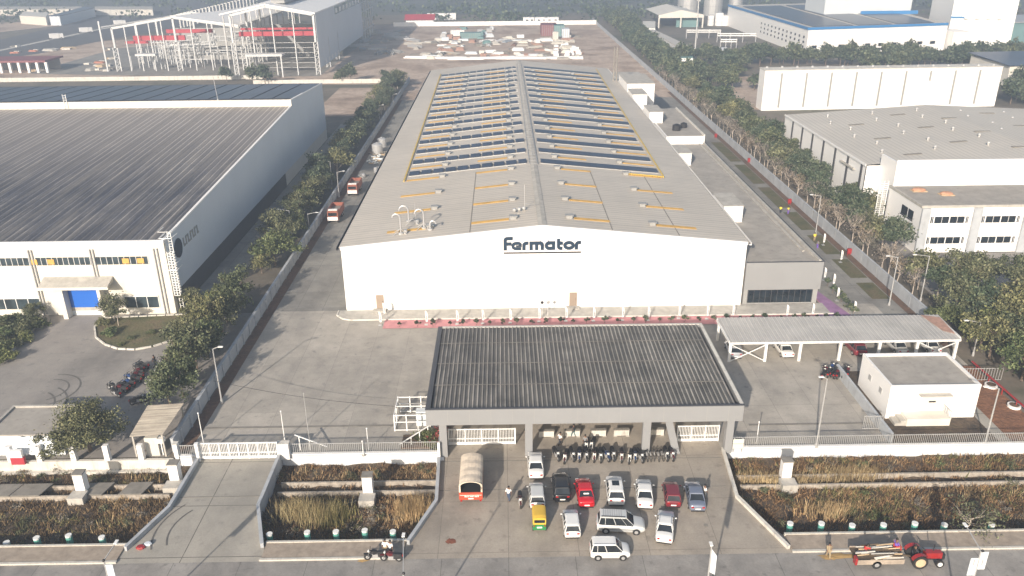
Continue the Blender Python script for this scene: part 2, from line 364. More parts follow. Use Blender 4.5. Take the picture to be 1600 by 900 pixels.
sheet('forecourt', [eR1[0], (-7.2, YB1), (-7.2, 84), (23.6, 84), (23.6, YB1), eR2[0], (eR2[1][0], YB0), (eR2[1][0]+1.5, 58.5), (eR1[1][0]-1.6, 58.5), (eR1[1][0], YB0)], .012, 'forecourt')
sheet('factory_yard', rect(-35.2, 75.2, 60.6, 112.9), .008, 'yard')
sheet('side_road', rect(-35.2, 112.9, -24.4, 300), .008, 'side_road')
sheet('service_road', rect(48.2, 112.9, 56.4, 330), .008, 'side_road')
sheet('left_plot_paving', rect(-150, 75.2, -37.2, 112.6), .008, 'plot_asphalt')
sheet('left_side_road', rect(-49.8, 112.6, -44.5, 250), .006, 'side_road')
sheet('right_plot_paving', rect(67, 70, 150, 133.8), .006, 'plot_asphalt')
sheet('right_plot_yard', rect(69, 133.8, 74, 260), .006, 'plot_asphalt')
sheet('wall_bed', rect(-36.6, 76, -35.2, 330), .014, 'wallbed')
sheet('right_wall_bed', [(60.0, 98), (61.2, 98), (61.2, 330), (60.0, 330)], .016, 'wallbed')
sheet('right_path', rect(56.4, 76, 60.0, 330), .012, 'side_road')
for a, b in ((114.5, 121), (123, 131.5), (134, 144), (147, 158), (161, 176), (179, 196), (199, 220)):
    sheet('lawn', rect(57.0, a, 59.8, b), .03, 'lawn')
sheet('red_earth_bed', [(56.2, 75.6), (61, 75.6), (61, 93), (55.6, 93)], .02, 'redbed')
mk('violet', (.30, .17, .30, 1), .8, .2, 1.0)
sheet('hut_yard', rect(42.8, 75.6, 55.0, 92), .016, 'ditch')
sheet('hut_path', [(54.8, 75.6), (56.2, 75.6), (56.2, 92), (54.8, 92)], .03, 'ramp')
sheet('violet_path', [(46.5, 106.4), (50.4, 106.4), (51.5, 108), (49.4, 119.2), (48.4, 119.2), (48.4, 109.2), (46.5, 109.2)], .062, 'violet')
sheet('bare_earth', rect(-38, 300, 62, 560), .02, 'bare')
sheet('bare_strip', rect(-36, 289, 60, 300), .03, 'bare')
sheet('vacant_plot', rect(-62, 262, -42.5, 316), .02, 'bare')
sheet('construction_ground', [(-260, 345), (-38, 338), (-38, 560), (-90, 560), (-260, 470)], .02, 'bare')
sheet('dirt_track', gp((400, 133), (700, 131), (650, 98), (540, 112)), .035, 'bare')
sheet('dry_field', gp((1120, 122), (1195, 118), (1192, 172), (1158, 170)), .02, 'bare')
sheet('far_fields', rect(-2400, 640, 2400, 3500), .05, 'fields')
sheet('frame_floor', [(-205, 362), (-112, 346), (-76, 346), (-76, 500), (-130, 500), (-205, 450)], .05, 'side_road')
# far highway and the plots beyond it
sheet('highway', gp((-140, 112), (60, 84), (150, 66), (400, 20), (520, 0), (520, -12), (330, 0), (160, 27), (0, 62), (-140, 85)), .06, 'asphalt')
sheet('highway_median', gp((0, 80), (160, 46), (400, 10), (400, 8), (160, 44), (0, 78)), .09, 'kerb')
sheet('dusty_plot', gp((-100, 62), (110, 38), (140, 30), (-100, 40)), .06, 'bare')
sheet('pale_plot', gp((-150, 28), (240, 22), (240, 16), (-150, 16)), .06, 'bare')
sheet('sand_bank', gp((0, 122), (60, 118), (330, 86), (300, 80), (130, 100), (0, 112)), .045, 'bare')
# plinth path in front of the factory and the pink path with its kerb
struct(MB().prism([(-25.2, 112.7), (-25.2, 111.2), (-24.2, 110.0), (-23.0, 109.5), (48.6, 109.5), (48.6, 113.1), (36, 113.1), (36, 112.7)], .0, .14).obj('plinth_path', MAT['conc']))
mb = MB(); kp = [(-25.35, 112.7), (-25.35, 111.1), (-24.3, 109.85), (-23.0, 109.33), (49, 109.33)]
for a, b in zip(kp, kp[1:]): mb.beam((a[0], a[1], .09), (b[0], b[1], .09), .18, .22)
struct(mb.obj('path_kerb', MAT['dirty_white']))
struct(MB().sheet([(-17.9, 106.4), (50.4, 106.4), (51.5, 108), (49.4, 119.2), (48.3, 119.2), (48.3, 109.2), (-17.9, 109.2)], .05).obj('pink_path', MAT['pink']))
# kerbed footpaths by the road
for nm, x0, x1 in (('footpath', -150, eL1[1][0]-.3), ('footpath', eL2[1][0]+.3, eR1[1][0]-.3), ('footpath', eR2[1][0]+.3, 150)):
    struct(MB().box(x0, 58.75, 0, x1, 60.8, .14).obj(nm, MAT['path_brown']))
    struct(MB().box(x0-.1, 58.5, 0, x1+.1, 58.75, .19).obj('kerb', MAT['kerb']))
    struct(MB().box(x0-.1, 60.8, -1.6, x1+.1, 61.02, .24).obj('kerb', MAT['kerb']))
for yy, z_ in ((g(1000, 762).y, .03), (g(1000, 717).y, .03)): struct(MB().box(-7.0, yy-.06, 0, 23.2, yy+.06, z_).obj('expansion_joint', MAT['conc_dark']))
struct(MB().box(-33.4, g(360, 776).y-.07, 0, -24.9, g(360, 776).y+.07, .025).obj('expansion_joint', MAT['conc_dark']))
# yard drain covers across the gate line and the road joints
struct(MB().box(-35, 80.6, .0, -13, 81.0, .03).obj('drain_grate', MAT['conc_dark']))
struct(MB().box(28, 79.6, .0, 42, 80.0, .03).obj('drain_grate', MAT['conc_dark']))
# skid marks on the left plot
def arc_mark(cx, cy, r, a0, a1, w=.22, z=.02):
    mb = MB(); n = 22; P = []
    for k in range(n+1):
        a = R(a0+(a1-a0)*k/n); P.append((cx+r*math.cos(a), cy+r*math.sin(a)))
    for side in (0, 1.35):
        vs = []
        for k in range(n+1):
            a = R(a0+(a1-a0)*k/n)
            vs += [(cx+(r-side)*math.cos(a), cy+(r-side)*math.sin(a), z), (cx+(r-side-w)*math.cos(a), cy+(r-side-w)*math.sin(a), z)]
        mb.add(vs, [(2*k, 2*k+1, 2*k+3, 2*k+2) for k in range(n)])
    return struct(mb.obj('tyre_mark', MAT['tyremark']))
mk('tyremark', (.12, .115, .108, 1), .9, .3, 1.5)
c = g(70, 610); arc_mark(c.x, c.y, 4.2, -60, 95, z=.02); c = g(20, 640); arc_mark(c.x, c.y, 6.0, -40, 60, z=.024)
c = g(262, 830); arc_mark(c.x+5, c.y, 6.2, 140, 205, w=.15, z=.03)
# ------------------------------------------------------------------ factory
BX0, BX1, BY0, BY1 = -24.2, 36.0, 112.9, 288.5
EZ, RZ, RX = 10.1, 13.15, 5.6
def roofz(x): return RZ-(RZ-EZ)*(abs(x-RX)/((RX-BX0) if x < RX else (BX1-RX)))
fac = empty('factory_building', (RX, BY0, 0), 0, 'very long white factory hall with a shallow beige gable roof carrying solar rows', 'factory')
def P(name, mb, mat, parent=fac, **kw): return mb.obj(name, MAT[mat] if isinstance(mat, str) else mat, parent, world=True, **kw)
mb = MB()
fr = [(BX0, 0), (BX1, 0), (BX1, EZ), (RX, RZ), (BX0, EZ)]
n = len(fr); y0, y1 = BY0, BY1
mb.add([(a, y0, b) for a, b in fr]+[(a, y1, b) for a, b in fr], [(0, 1, 2, 3, 4), (9, 8, 7, 6, 5), (0, 5, 6, 1), (1, 6, 7, 2), (4, 9, 5, 0)])
wallm = P('wall', mb, 'facade')
mb = MB()
for xa, xb in ((BX0-.35, RX), (RX, BX1+.35)):
    za = roofz(xa); zb = roofz(xb)
    mb.add([(xa, y0+.25, za+.12), (xb, y0+.25, zb+.12), (xb, y1+.4, zb+.12), (xa, y1+.4, za+.12), (xa, y0+.25, za+.02), (xb, y0+.25, zb+.02), (xb, y1+.4, zb+.02), (xa, y1+.4, za+.02)],
           [(0, 1, 2, 3), (7, 6, 5, 4), (0, 4, 5, 1), (1, 5, 6, 2), (2, 6, 7, 3), (3, 7, 4, 0)])
roof = P('roof', mb, 'roof_main')
mb = MB()                                                     # gable coping in front of the sheets
for xa, xb in ((BX0-.1, RX), (RX, BX1+.1)):
    za, zb = roofz(xa), roofz(xb)
    mb.hexa([(xa, y0-.06, za-.25), (xb, y0-.06, zb-.25), (xb, y0+.24, zb-.25), (xa, y0+.24, za-.25)], [(xa, y0-.06, za+.2), (xb, y0-.06, zb+.2), (xb, y0+.24, zb+.2), (xa, y0+.24, za+.2)])
P('coping', mb, 'white')
def sub(name, mb, mat, parent):   # child of a part already placed in world coordinates
    o = mb.obj(name, MAT[mat], None); o.parent = parent; return o
for sx in (-1, 1):
    xe = BX0-.35 if sx < 0 else BX1+.35
    mb = MB().box(min(xe, xe+sx*.35), y0, EZ-.3, max(xe, xe+sx*.35), y1, EZ-.22).box(xe+sx*.33-.03, y0, EZ-.22, xe+sx*.33+.03, y1, EZ+.12)
    P('gutter', mb, 'white' if sx > 0 else 'dark_frame')
    P('gutter_lining', MB().box(min(xe+sx*.02, xe+sx*.28), y0+.3, EZ-.218, max(xe+sx*.02, xe+sx*.28), y1, EZ-.19), 'dark_frame')
mb = MB(); 
for s in (-1, 1): mb.add([(RX, y0+.3, RZ+.25), (RX+s*.65, y0+.3, RZ+.14), (RX+s*.65, y1, RZ+.14), (RX, y1, RZ+.25)], [(0, 1, 2, 3)])
P('ridge_cap', mb, 'conc')
mb = MB()
for s in (-1, 1): mb.box(RX+s*.75-.05, 148, RZ+.12, RX+s*.75+.05, 282, RZ+.26)
for k in range(60): mb.box(RX-.7, 148+k*2.25, RZ+.262, RX+.7, 148.12+k*2.25, RZ+.30)
P('ridge_walkway', mb, 'steel')
for xj in (-5.1, 16.0, 26.0):
    P('roof_joint', MB().box(xj-.07, y0+.6, roofz(xj)+.125, xj+.07, 147, roofz(xj)+.155), 'conc_dark')
# solar rows
rows = [150.3+8.65*i for i in range(15)]
mb_p = {}
def slab_on_roof(mb, xa, xb, ya, yb, t0, t1, tilt=0.0, mi=0):
    za, zb = roofz(xa), roofz(xb)
    mb.hexa([(xa, ya, za+t0), (xb, ya, zb+t0), (xb, yb, zb+t0+tilt), (xa, yb, za+t0+tilt)], [(xa, ya, za+t1), (xb, ya, zb+t1), (xb, yb, zb+t1+tilt), (xa, yb, za+t1+tilt)], mi)
for i, yr in enumerate(rows):
    for side in (0, 1):
        xa, xb = ((-17.9+.0*i, 4.3) if side == 0 else (7.0, 29.2))
        if side == 0: xa -= i*.13
        else: xb += i*.16
        mb = MB(); k = 0; step = 2.3 if side == 0 else 22.2
        x = xa
        while x < xb-.5:
            e = min(x+step-(.35 if side == 0 else 0), xb); slab_on_roof(mb, x, e, yr-1.0, yr+1.1, .30, .36, .16); x += step
        r = P('solar_panel_row', mb, 'panel', fac)
        mb = MB()
        slab_on_roof(mb, xa, xb, yr-1.25, yr-1.13, .14, .26); slab_on_roof(mb, xa, xb, yr+1.2, yr+1.32, .14, .3)
        sub('mounting_rail', mb, 'galv', r)
# roof light strips, each with its ventilator
strip_y = [117.6, 127.1, 136.4]+[y-3.9 for y in rows]
for i, ys_ in enumerate(strip_y):
    for xa, xb, vx in ((-5.0, .7, 1.4), (-17.9-.02*i, -12.0, -11.3), (10.6, 16.1, 9.9), (23.2, 29.4, 22.6)):
        mb = MB(); slab_on_roof(mb, xa, xb, ys_-.48, ys_+.48, .125, .17); P('roof_light', mb, 'orange_strip')
        z = roofz(vx); mb = MB().box(vx-.45, ys_-.4, z+.1, vx+.45, ys_+.4, z+.55).box(vx-.62, ys_-.55, z+.56, vx+.62, ys_+.55, z+.66)
        P('roof_vent', mb, 'vent_grey')
# yellow safety rails round the solar field
def roof_rail(xa, ya, xb, yb):
    mb = MB(); za, zb = roofz(xa)+.12, roofz(xb)+.12
    mb.beam((xa, ya, za+.25), (xb, yb, zb+.25), .22, .10)
    n = 14
    for k in range(n+1):
        t = k/n; x = xa+(xb-xa)*t; y = ya+(yb-ya)*t; z = za+(zb-za)*t; mb.box(x-.06, y-.06, z, x+.06, y+.06, z+.24)
    P('safety_rail', mb, 'yellow_rail')
roof_rail(-18.4, 145.8, -20.4, 276); roof_rail(29.7, 146.6, 32.0, 283)
roof_rail(29.7, 146.4, 23.2, 146.4)
# sign on the gable: stroked letters
def ribbon(mb, pts, w, y, d, U):
    pts = [Vector((p[0], p[1])) for p in pts]; L = []; Rr = []
    closed = (pts[0]-pts[-1]).length < 1e-6
    if closed: pts = pts[:-1]
    n = len(pts)
    for i in range(n):
        a = pts[i-1] if (i > 0 or closed) else None; b = pts[(i+1) % n] if (i < n-1 or closed) else None
        d1 = (pts[i]-a).normalized() if a is not None else None; d2 = (b-pts[i]).normalized() if b is not None else None
        t = (d1+d2).normalized() if d1 is not None and d2 is not None else (d1 or d2)
        nn = Vector((-t.y, t.x)); k = 1.0
        if d1 is not None and d2 is not None: k = 1/max(.5, nn.dot(Vector((-d1.y, d1.x))))
        L.append(pts[i]+nn*w/2*k); Rr.append(pts[i]-nn*w/2*k)
    vs = [(*U(p), y-d) for p in L]+[(*U(p), y-d) for p in Rr]+[(*U(p), y) for p in L]+[(*U(p), y) for p in Rr]
    vs = [(a, c_, b) for a, b, c_ in vs]; fs = []
    for i in range(n if closed else n-1):
        j = (i+1) % n
        fs += [(i, j, n+j, n+i), (2*n+i, 3*n+i, 3*n+j, 2*n+j), (i, 2*n+i, 2*n+j, j), (n+i, n+j, 3*n+j, 3*n+i)]
    if not closed: fs += [(0, n, 3*n, 2*n), (n-1, 3*n-1, 4*n-1, 2*n-1)]
    mb.add(vs, fs)
def arcp(cx, cy, rx, ry, a0, a1, n=8): return [(cx+rx*math.cos(R(a0+(a1-a0)*k/n)), cy+ry*math.sin(R(a0+(a1-a0)*k/n))) for k in range(n+1)]
S_ = 65.5
letters = [
 ('f', [[(545, 0)]+[(545, 84)]+arcp(567, 92, 22, 20, 170, 90)+[(619, 112)], [(560, 60), (606, 60)]]),
 ('e', [([(700, 14), (655, 14)]+arcp(652, 40, 32, 26, 270, 90, 12)+[(668, 66)]+arcp(670, 48, 24, 18, 90, 0, 6), 27), ([(650, 39), (705, 39)], 13)]),
 ('r', [[(727, 0), (727, 40)]+arcp(750, 44, 23, 22, 180, 90)+[(770, 66)]]),
 ('m', [[(796, 0), (796, 66), (885, 66)]+arcp(885, 50, 20, 16, 90, 0)+[(905, 0)], [(850, 52), (850, 0)]]),
 ('a', [[(1014, 0), (1014, 66), (970, 66)]+arcp(970, 40, 26, 26, 90, 270, 12)+[(998, 14)]]),
 ('t', [[(1062, 104), (1062, 34)]+arcp(1082, 32, 20, 19, 180, 270)+[(1100, 13)], [(1077, 62), (1104, 62)]]),
 ('o', [arcp(1164, 40, 40, 27, 0, 360, 24)]),
 ('r', [[(1236, 0), (1236, 40)]+arcp(1259, 44, 23, 22, 180, 90)+[(1279, 66)]])]
def UL(p): return (-.15+(p[0]-530)/S_, 9.52+p[1]/S_*1.08)
mb = MB()
for ch, st in letters:
    for k, s_ in enumerate(st):
        s_, w_ = s_ if isinstance(s_, tuple) else (s_, 30)
        ribbon(mb, s_, w_, BY0-.003, .16+.003*k, UL)
sg = P('sign', mb, 'sign_ink')
P('sign_underline', MB().box(-.15, BY0-.12, 8.98, 11.35, BY0-.004, 9.18), 'ink')
# doors with steps, small wall plates and signposts
for x0 in (-19.6, 9.75):
    d = P('door', MB().box(x0, BY0-.08, .35, x0+1.15, BY0-.005, 2.55), 'door_tan')
    sub('handle', MB().box(x0+.95, BY0-.14, 1.4, x0+1.05, BY0-.085, 1.55), 'dark_frame', d)
    P('door_step', MB().box(x0-.5, BY0-1.2, .14, x0+1.5, BY0-.003, .34).box(x0-.5, BY0-1.6, .14, x0+.3, BY0-1.21, .24), 'conc')
# exhaust stacks with bent heads and tripod on the front left of the roof
def stack(x, y, h, hook, mat='steel'):
    z = roofz(x)+.1; mb = MB(); mb.cyl((x, y, z), (x, y, z+h), .13); pp = Vector((x, y, z+h))
    for k in range(1, 7):
        a = R(180*k/6); q = Vector((x+hook*(1-math.cos(a))*.45, y, z+h+abs(hook)*.45*math.sin(a))); mb.cyl(pp, q, .13); pp = q
    mb.cyl((x, y, z), (x, y, z+.3), .4)
    P('exhaust_stack', mb, mat)
stack(-15.6, 116.2, 2.6, -1.3); stack(-15.0, 121.8, 1.9, -1.6); stack(-12.2, 117.6, 2.4, -1.5); stack(-11.2, 116.6, 1.0, 1.0)
mb = MB()
for tx, ty in ((-15.6, 116.2), (-12.2, 117.6), (-14.2, 120.4)):
    for k in range(4): a = R(45+90*k); mb.beam((tx, ty, roofz(tx)+1.0), (tx+1.5*math.cos(a), ty+1.1*math.sin(a), roofz(tx)+.15), .08)
    mb.cyl((tx+.7, ty, roofz(tx)+.1), (tx+.7, ty, roofz(tx)+.8), .28)
P('stack_brace', mb, 'galv')
mb = MB().cyl((-14.0, 122.6, roofz(-14)), (-14.0, 122.6, roofz(-14)+2.8), .04); P('lightning_rod', mb, 'galv')
mb = MB(); z = roofz(3.5); mb.cyl((3.2, 121.0, z+.1), (3.2, 121.0, z+4.2), .05).beam((3.2, 121, z+1.2), (5.4, 122.5, z+.6), .05)
for k in range(3): mb.ball((1.6+k*.75, 120.2+k*.45, z+.45), .32)
P('mast', mb, 'galv')
# ------------------------------------------------------------------ side annex with boxes on its flat roof
an = empty('office_annex', (42, 113.2, 0), 0, 'low grey flat-roofed annex right of the factory with a dark glass band', 'annex')
AZ = 6.7
P('wall', MB().prism([(36.4, 113.2), (47.7, 113.2), (47.7, 232), (36.4, 232)], 0, AZ-.02), 'ral_grey', an)
P('front_panel', MB().box(36.3, 113.0, 2.5, 47.95, 113.19, AZ+.25).box(47.71, 113.2, 2.5, 47.95, 118, AZ+.25), 'fascia', an)
P('roof', MB().box(36.9, 113.4, AZ-.015, 47.3, 231.8, AZ+.02), 'roof_slab', an)
mb = MB().box(47.3, 113.4, AZ-.01, 47.69, 195, AZ+.45).box(46.4, 118, AZ+.025, 46.7, 195, AZ+.22)
P('parapet', mb, 'conc', an)
mb = MB().box(37.0, 113.03, .35, 46.9, 113.19, 2.4)
wn = P('window', mb, 'glass', an); mb = MB()
for k in range(12): mb.box(37.0+k*.89, 112.97, .35, 37.06+k*.89, 113.028, 2.4)
sub('mullion', mb, 'dark_frame', wn)
P('canopy_coping', MB().box(47.96, 112.98, AZ+.1, 48.1, 195, AZ+.32).box(36.3, 112.9, AZ+.26, 47.95, 113.2, AZ+.33), 'dark_frame', an)
mb = MB().box(38.6, 190, AZ, 47.7, 224, 8.6); P('raised_block', mb, 'white', an)
P('block_roof', MB().box(38.9, 190.3, 8.602, 47.4, 223.7, 8.64), 'roof_slab', an)
P('block_parapet', MB().box(47.41, 190.0, 8.602, 47.75, 224, 9.0), 'dirty_white', an)
# small roof-top rooms
def roof_room(x0, y0_, x1, y1_, z0, z1, label):
    t = empty('roof_room', ((x0+x1)/2, y0_, z0), 0, label, 'roof room', 'white boxes beside the factory eave')
    P('wall', MB().box(x0, y0_, z0, x1, y1_, z1), 'white', t); P('roof', MB().box(x0-.1, y0_-.1, z1+.002, x1+.1, y1_+.1, z1+.12), 'conc', t)
    mb = MB()
    for k in range(6): mb.box(x0+.25+k*(x1-x0-.5)/6, y0_-.03, z0+.3, x0+.3+k*(x1-x0-.5)/6, y0_-.002, z1-.2)
    P('panel_joint', mb, 'galv', t)
roof_room(37.6, 132.5, 40.9, 140, AZ+.03, 9.6, 'nearest white box on the annex roof beside the factory eave')
roof_room(37.3, 170.5, 40.3, 178, AZ+.03, 9.4, 'second white box on the annex roof, just before the raised block')
roof_room(37.0, 205, 40.4, 214, 8.65, 11.4, 'white box standing on the raised block beside the factory eave')
roof_room(36.9, 232.5, 41.0, 242, .0, 11.0, 'white box in front of the tall white stair tower')
roof_room(36.9, 243.5, 45.0, 262, .0, 12.2, 'tall white stair tower at the far right of the factory')
roof_room(36.8, 266, 46.6, 284, .0, 9.5, 'long white annex room at the far end beside the factory')
t = empty('storage_tank', (41.6, 202.5, AZ), 0, 'dark round water tank on the annex roof by the white box', 'tank')
t.location = (42.2, 196.5, 8.65); MB().cyl((0, 0, 0), (0, 0, 1.3), 1.0, n=14).obj('tank_body', MAT['black_plastic'], t); MB().cyl((0, 0, 1.3), (0, 0, 1.6), .95, .3, n=14).obj('lid', MAT['black_plastic'], t)
t2 = dup(t, snap(t), (44.6, 199.5, 8.65), 0, .8, 'smaller dark round water tank further back on the raised annex roof')
t = empty('chimney', (35.2, 262, 0), 0, 'pair of tall thin dark flue pipes by the stair tower', 'flue')
for k, dx in enumerate((0, .9)):
    MB().cyl((dx, 0, 0), (dx, 0, 20.5), .22, n=8).obj('flue', MAT['conc_dark'], t)
mb = MB()
for k in range(9): mb.beam((0, 0, 11.5+k), (.9, 0, 12.5+k), .07)
mb.obj('lattice', MAT['conc_dark'], t)
# ------------------------------------------------------------------ gatehouse canopy
gt = empty('gatehouse', (8, 74, 0), 0, 'wide grey gatehouse canopy with dark ribbed roof over the entrance lanes', 'gatehouse')
GX0, GX1, GY0, GY1 = -8.6, 25.2, 73.9, 94.0
FZ0, FZ1 = 4.35, 6.25
P('fascia', MB().box(GX0, GY0, FZ0, GX1, GY0+.35, FZ1).box(GX0, GY0+.351, FZ0, GX0+.3, GY1, FZ1-.05).box(GX1-.3, GY0+.351, FZ0, GX1, GY1, FZ1-.05).box(GX0+.301, GY1-.3, FZ0, GX1-.301, GY1, FZ1-.05), 'fascia', gt)
mb = MB()
for k in range(1, 15): mb.box(GX0+k*2.3, GY0-.004, FZ0, GX0+k*2.3+.03, GY0-.001, FZ1)
P('panel_joint', mb, 'ral_grey', gt)
P('coping', MB().box(GX0-.04, GY0-.02, FZ1+.001, GX1+.04, GY0+.3, FZ1+.07), 'dark_frame', gt)
P('side_flashing', MB().box(GX1-.34, GY0+.36, FZ1-.04, GX1+.04, GY1+.04, FZ1+.03).box(GX0+.3, GY1-.36, FZ1-.045, GX1-.35, GY1+.04, FZ1+.025), 'dirty_white', gt)
P('dark_flashing', MB().box(GX0-.04, GY0+.36, FZ1-.04, GX0+.5, GY1+.04, FZ1+.03), 'dark_frame', gt)
rz0, rz1 = FZ1-.25, FZ1-.05
mb = MB(); nx_ = int((GX1-GX0-.9)/.25)          # real trapezoid ribs
for k in range(nx_):
    x = -8.0+k*.5
    if x > GX1-.9: break
    mb.add([(x, GY0+.4, rz0), (x+.28, GY0+.4, rz0), (x+.34, GY0+.4, rz0+.09), (x+.44, GY0+.4, rz0+.09), (x+.5, GY0+.4, rz0), (x, GY1-.4, rz1), (x+.28, GY1-.4, rz1), (x+.34, GY1-.4, rz1+.09), (x+.44, GY1-.4, rz1+.09), (x+.5, GY1-.4, rz1)],
           [(0, 1, 6, 5), (1, 2, 7, 6), (2, 3, 8, 7), (3, 4, 9, 8)])
P('roof', mb, 'roof_gate', gt)
for yl in (79.2, 84.1, 89.2): P('sheet_lap', MB().box(GX0+.52, yl, rz0+.13+(yl-GY0)*.0095, GX1-.9, yl+.14, rz0+.15+(yl-GY0)*.0095), 'conc_dark', gt)
P('soffit', MB().box(GX0+.31, GY0+.36, FZ0+.3, GX1-.31, GY1-.31, FZ0+.36), 'ral_grey', gt)
for x, y, w, d in ((-6.9, 74.6, .8, .6), (2.35, 74.6, .8, .6), (15.1, 74.6, .85, .6), (24.1, 74.6, .8, .7), (-6.9, 92.5, .8, .6), (2.35, 92.5, .8, .6), (15.1, 92.5, .8, .6), (24.1, 92.5, .8, .6)):
    P('column', MB().box(x-w/2, y-d/2, 0, x+w/2, y+d/2, FZ0+.3), 'fascia', gt)
P('slanted_column', MB().hexa([(18.1, 74.3, 0), (18.9, 74.3, 0), (18.9, 74.9, 0), (18.1, 74.9, 0)], [(16.9, 74.3, FZ0+.3), (17.7, 74.3, FZ0+.3), (17.7, 74.9, FZ0+.3), (16.9, 74.9, FZ0+.3)]), 'fascia', gt)
P('lane_wall', MB().box(-7.6, 74.95, 0, -7.25, 84, 1.2), 'fascia', gt)
# white gate post left of the canopy, waiting-bay barriers
t = empty('gate_post', (-7.4, 73.9, 0), 0, 'white post at the foot of the canopy beside the left verge', 'post')
MB().box(-.14, -.14, -1.4, .14, .14, 2.2).obj('post', MAT['white_steel'], t); MB().box(-.3, -.3, -1.4, .5, .3, .12).obj('base', MAT['wall_white'], t)
names_ = ['leftmost', 'second', 'third', 'fourth', 'rightmost']
proto = None
for k, (pa, pb) in enumerate(((842, 868), (882, 910), (927, 948), (961, 988), (1017, 1043))):
    a = g(pa, 696); b = g(pb, 696); lab = f'{names_[k]} of the low white barriers under the canopy behind the motorcycles'
    if proto is None:
        t = empty('barrier', ((a.x+b.x)/2, 78.0, 0), 0, lab, 'barrier', 'barriers under the canopy')
        MB().box(-.85, -.17, .1, .85, .17, .8).obj('body', MAT['dirty_white'], t); MB().box(-.9, -.24, 0, -.5, .24, .1).box(.5, -.24, 0, .9, .24, .1).obj('foot', MAT['conc'], t)
        MB().box(-.9, -.2, .801, .9, .22, .9).obj('coping', MAT['conc_dark'], t); proto = t; tr_ = snap(t)
    else: dup(proto, tr_, ((a.x+b.x)/2, 78.0, 0), 0, None, lab)
def railing_mesh(x0, x1, y, z0, z1, gap=.2, post=2.4, bw=.045):
    mb = MB(); mb.box(x0, y-.03, z1-.12, x1, y+.03, z1-.06).box(x0, y-.03, z0+.08, x1, y+.03, z0+.14)
    n = int((x1-x0)/gap)
    for k in range(n+1): mb.box(x0+k*gap-bw/2, y-bw/2+.001, z0, x0+k*gap+bw/2, y+bw/2-.001, z1)
    return mb
def gate(name, x0, x1, y, label, h=2.1, solid=.55, posts=5):
    t = empty(name, ((x0+x1)/2, y, 0), 0, label, 'gate')
    P('frame', MB().box(x0, y-.06, h-.1, x1, y+.06, h).box(x0, y-.06, .08, x1, y+.06, .38).box(x0, y-.055, solid+.25, x1, y+.055, solid+.32), 'white_steel', t)
    mb = MB(); n = int((x1-x0)/.17)
    for k in range(n+1): mb.box(x0+k*.17-.025, y-.025, .38, x0+k*.17+.025, y+.025, h-.1)
    P('bars', mb, 'white_steel', t); mb = MB()
    for k in range(posts): xx = x0+(x1-x0)*k/(posts-1); mb.box(xx-.06, y-.07, .05, xx+.06, y+.07, h+.02)
    P('stile', mb, 'white_steel', t); mb = MB()
    for k in (0.12, .88): xx = x0+(x1-x0)*k; mb.cyl((xx, y-.05, .08), (xx, y+.05, .08), .08, n=10)
    P('roller', mb, 'dark_frame', t); return t
gate('sliding_gate', -33.4, -25.0, 74.6, 'long white barred sliding gate at the top of the left concrete ramp', posts=9)
gate('sliding_gate', -6.5, .9, 76.6, 'white barred gate under the left bay of the gatehouse canopy', posts=5)
gate('sliding_gate', 19.0, 23.6, 76.6, 'short white barred gate under the right bay of the gatehouse canopy', posts=4)
# ------------------------------------------------------------------ front walls with railings
def front_wall(x0, x1, label, mat='wall_white', y=75.05, rail=True, z1=.12):
    t = empty('front_wall', ((x0+x1)/2, y, 0), 0, label, 'wall')
    P('wall', MB().box(x0, y, -1.7, x1, y+.28, z1), mat, t)
    P('coping', MB().box(x0-.03, y-.05, z1+.001, x1+.03, y+.33, z1+.07), mat, t)
    if rail: P('railing', railing_mesh(x0+.1, x1-.1, y+.14, z1+.07, 1.5, gap=.21), 'galv', t)
    return t
front_wall(-36.0, -33.6, 'short white wall with grey railing left of the long sliding gate')
front_wall(-25.0+.2, -7.6, 'white front wall with grey railing between the ramp and the gatehouse')
w_ = front_wall(24.4, 110, 'long white front wall with grey railing right of the gatehouse')
t = empty('gate_pillar', (-24.4, 74.9, 0), 0, 'square white pillar at the right end of the long sliding gate', 'pillar')
MB().box(-.6, -.3, -.2, .6, .3, 1.75).obj('pillar', MAT['white'], t); MB().box(-.66, -.36, 1.751, .66, .36, 1.85).obj('cap', MAT['dirty_white'], t)
t = empty('gate_pillar', (-36.2, 75.2, 0), 0, 'white pillar where the left boundary wall meets the front railing', 'pillar')
MB().box(-.22, -.3, -1.6, .22, .3, 1.7).obj('pillar', MAT['white'], t); MB().box(-.26, -.34, 1.701, .26, .34, 1.78).obj('cap', MAT['dirty_white'], t)
t = empty('gate_pillar', (-33.55, 74.3, 0), 0, 'slim white post at the left end of the long sliding gate', 'pillar')
MB().box(-.16, -.16, -.2, .16, .16, 2.25).obj('post', MAT['white_steel'], t); MB().box(-.2, -.2, 2.251, .2, .2, 2.3).obj('cap', MAT['white_steel'], t)
t = empty('notice_board', (25.3, 74.7, 0), 0, 'double white notice board on the railing beside the right gate', 'board')
for k in (0, 1): MB().box(-.6, -.06, .35+k*.62, .6, 0, .35+k*.62+.56).obj('board', MAT['cream'], t)
MB().box(-.5, .001, -.2, -.42, .08, 1.7).box(.42, .001, -.2, .5, .08, 1.7).obj('bracket', MAT['steel'], t)
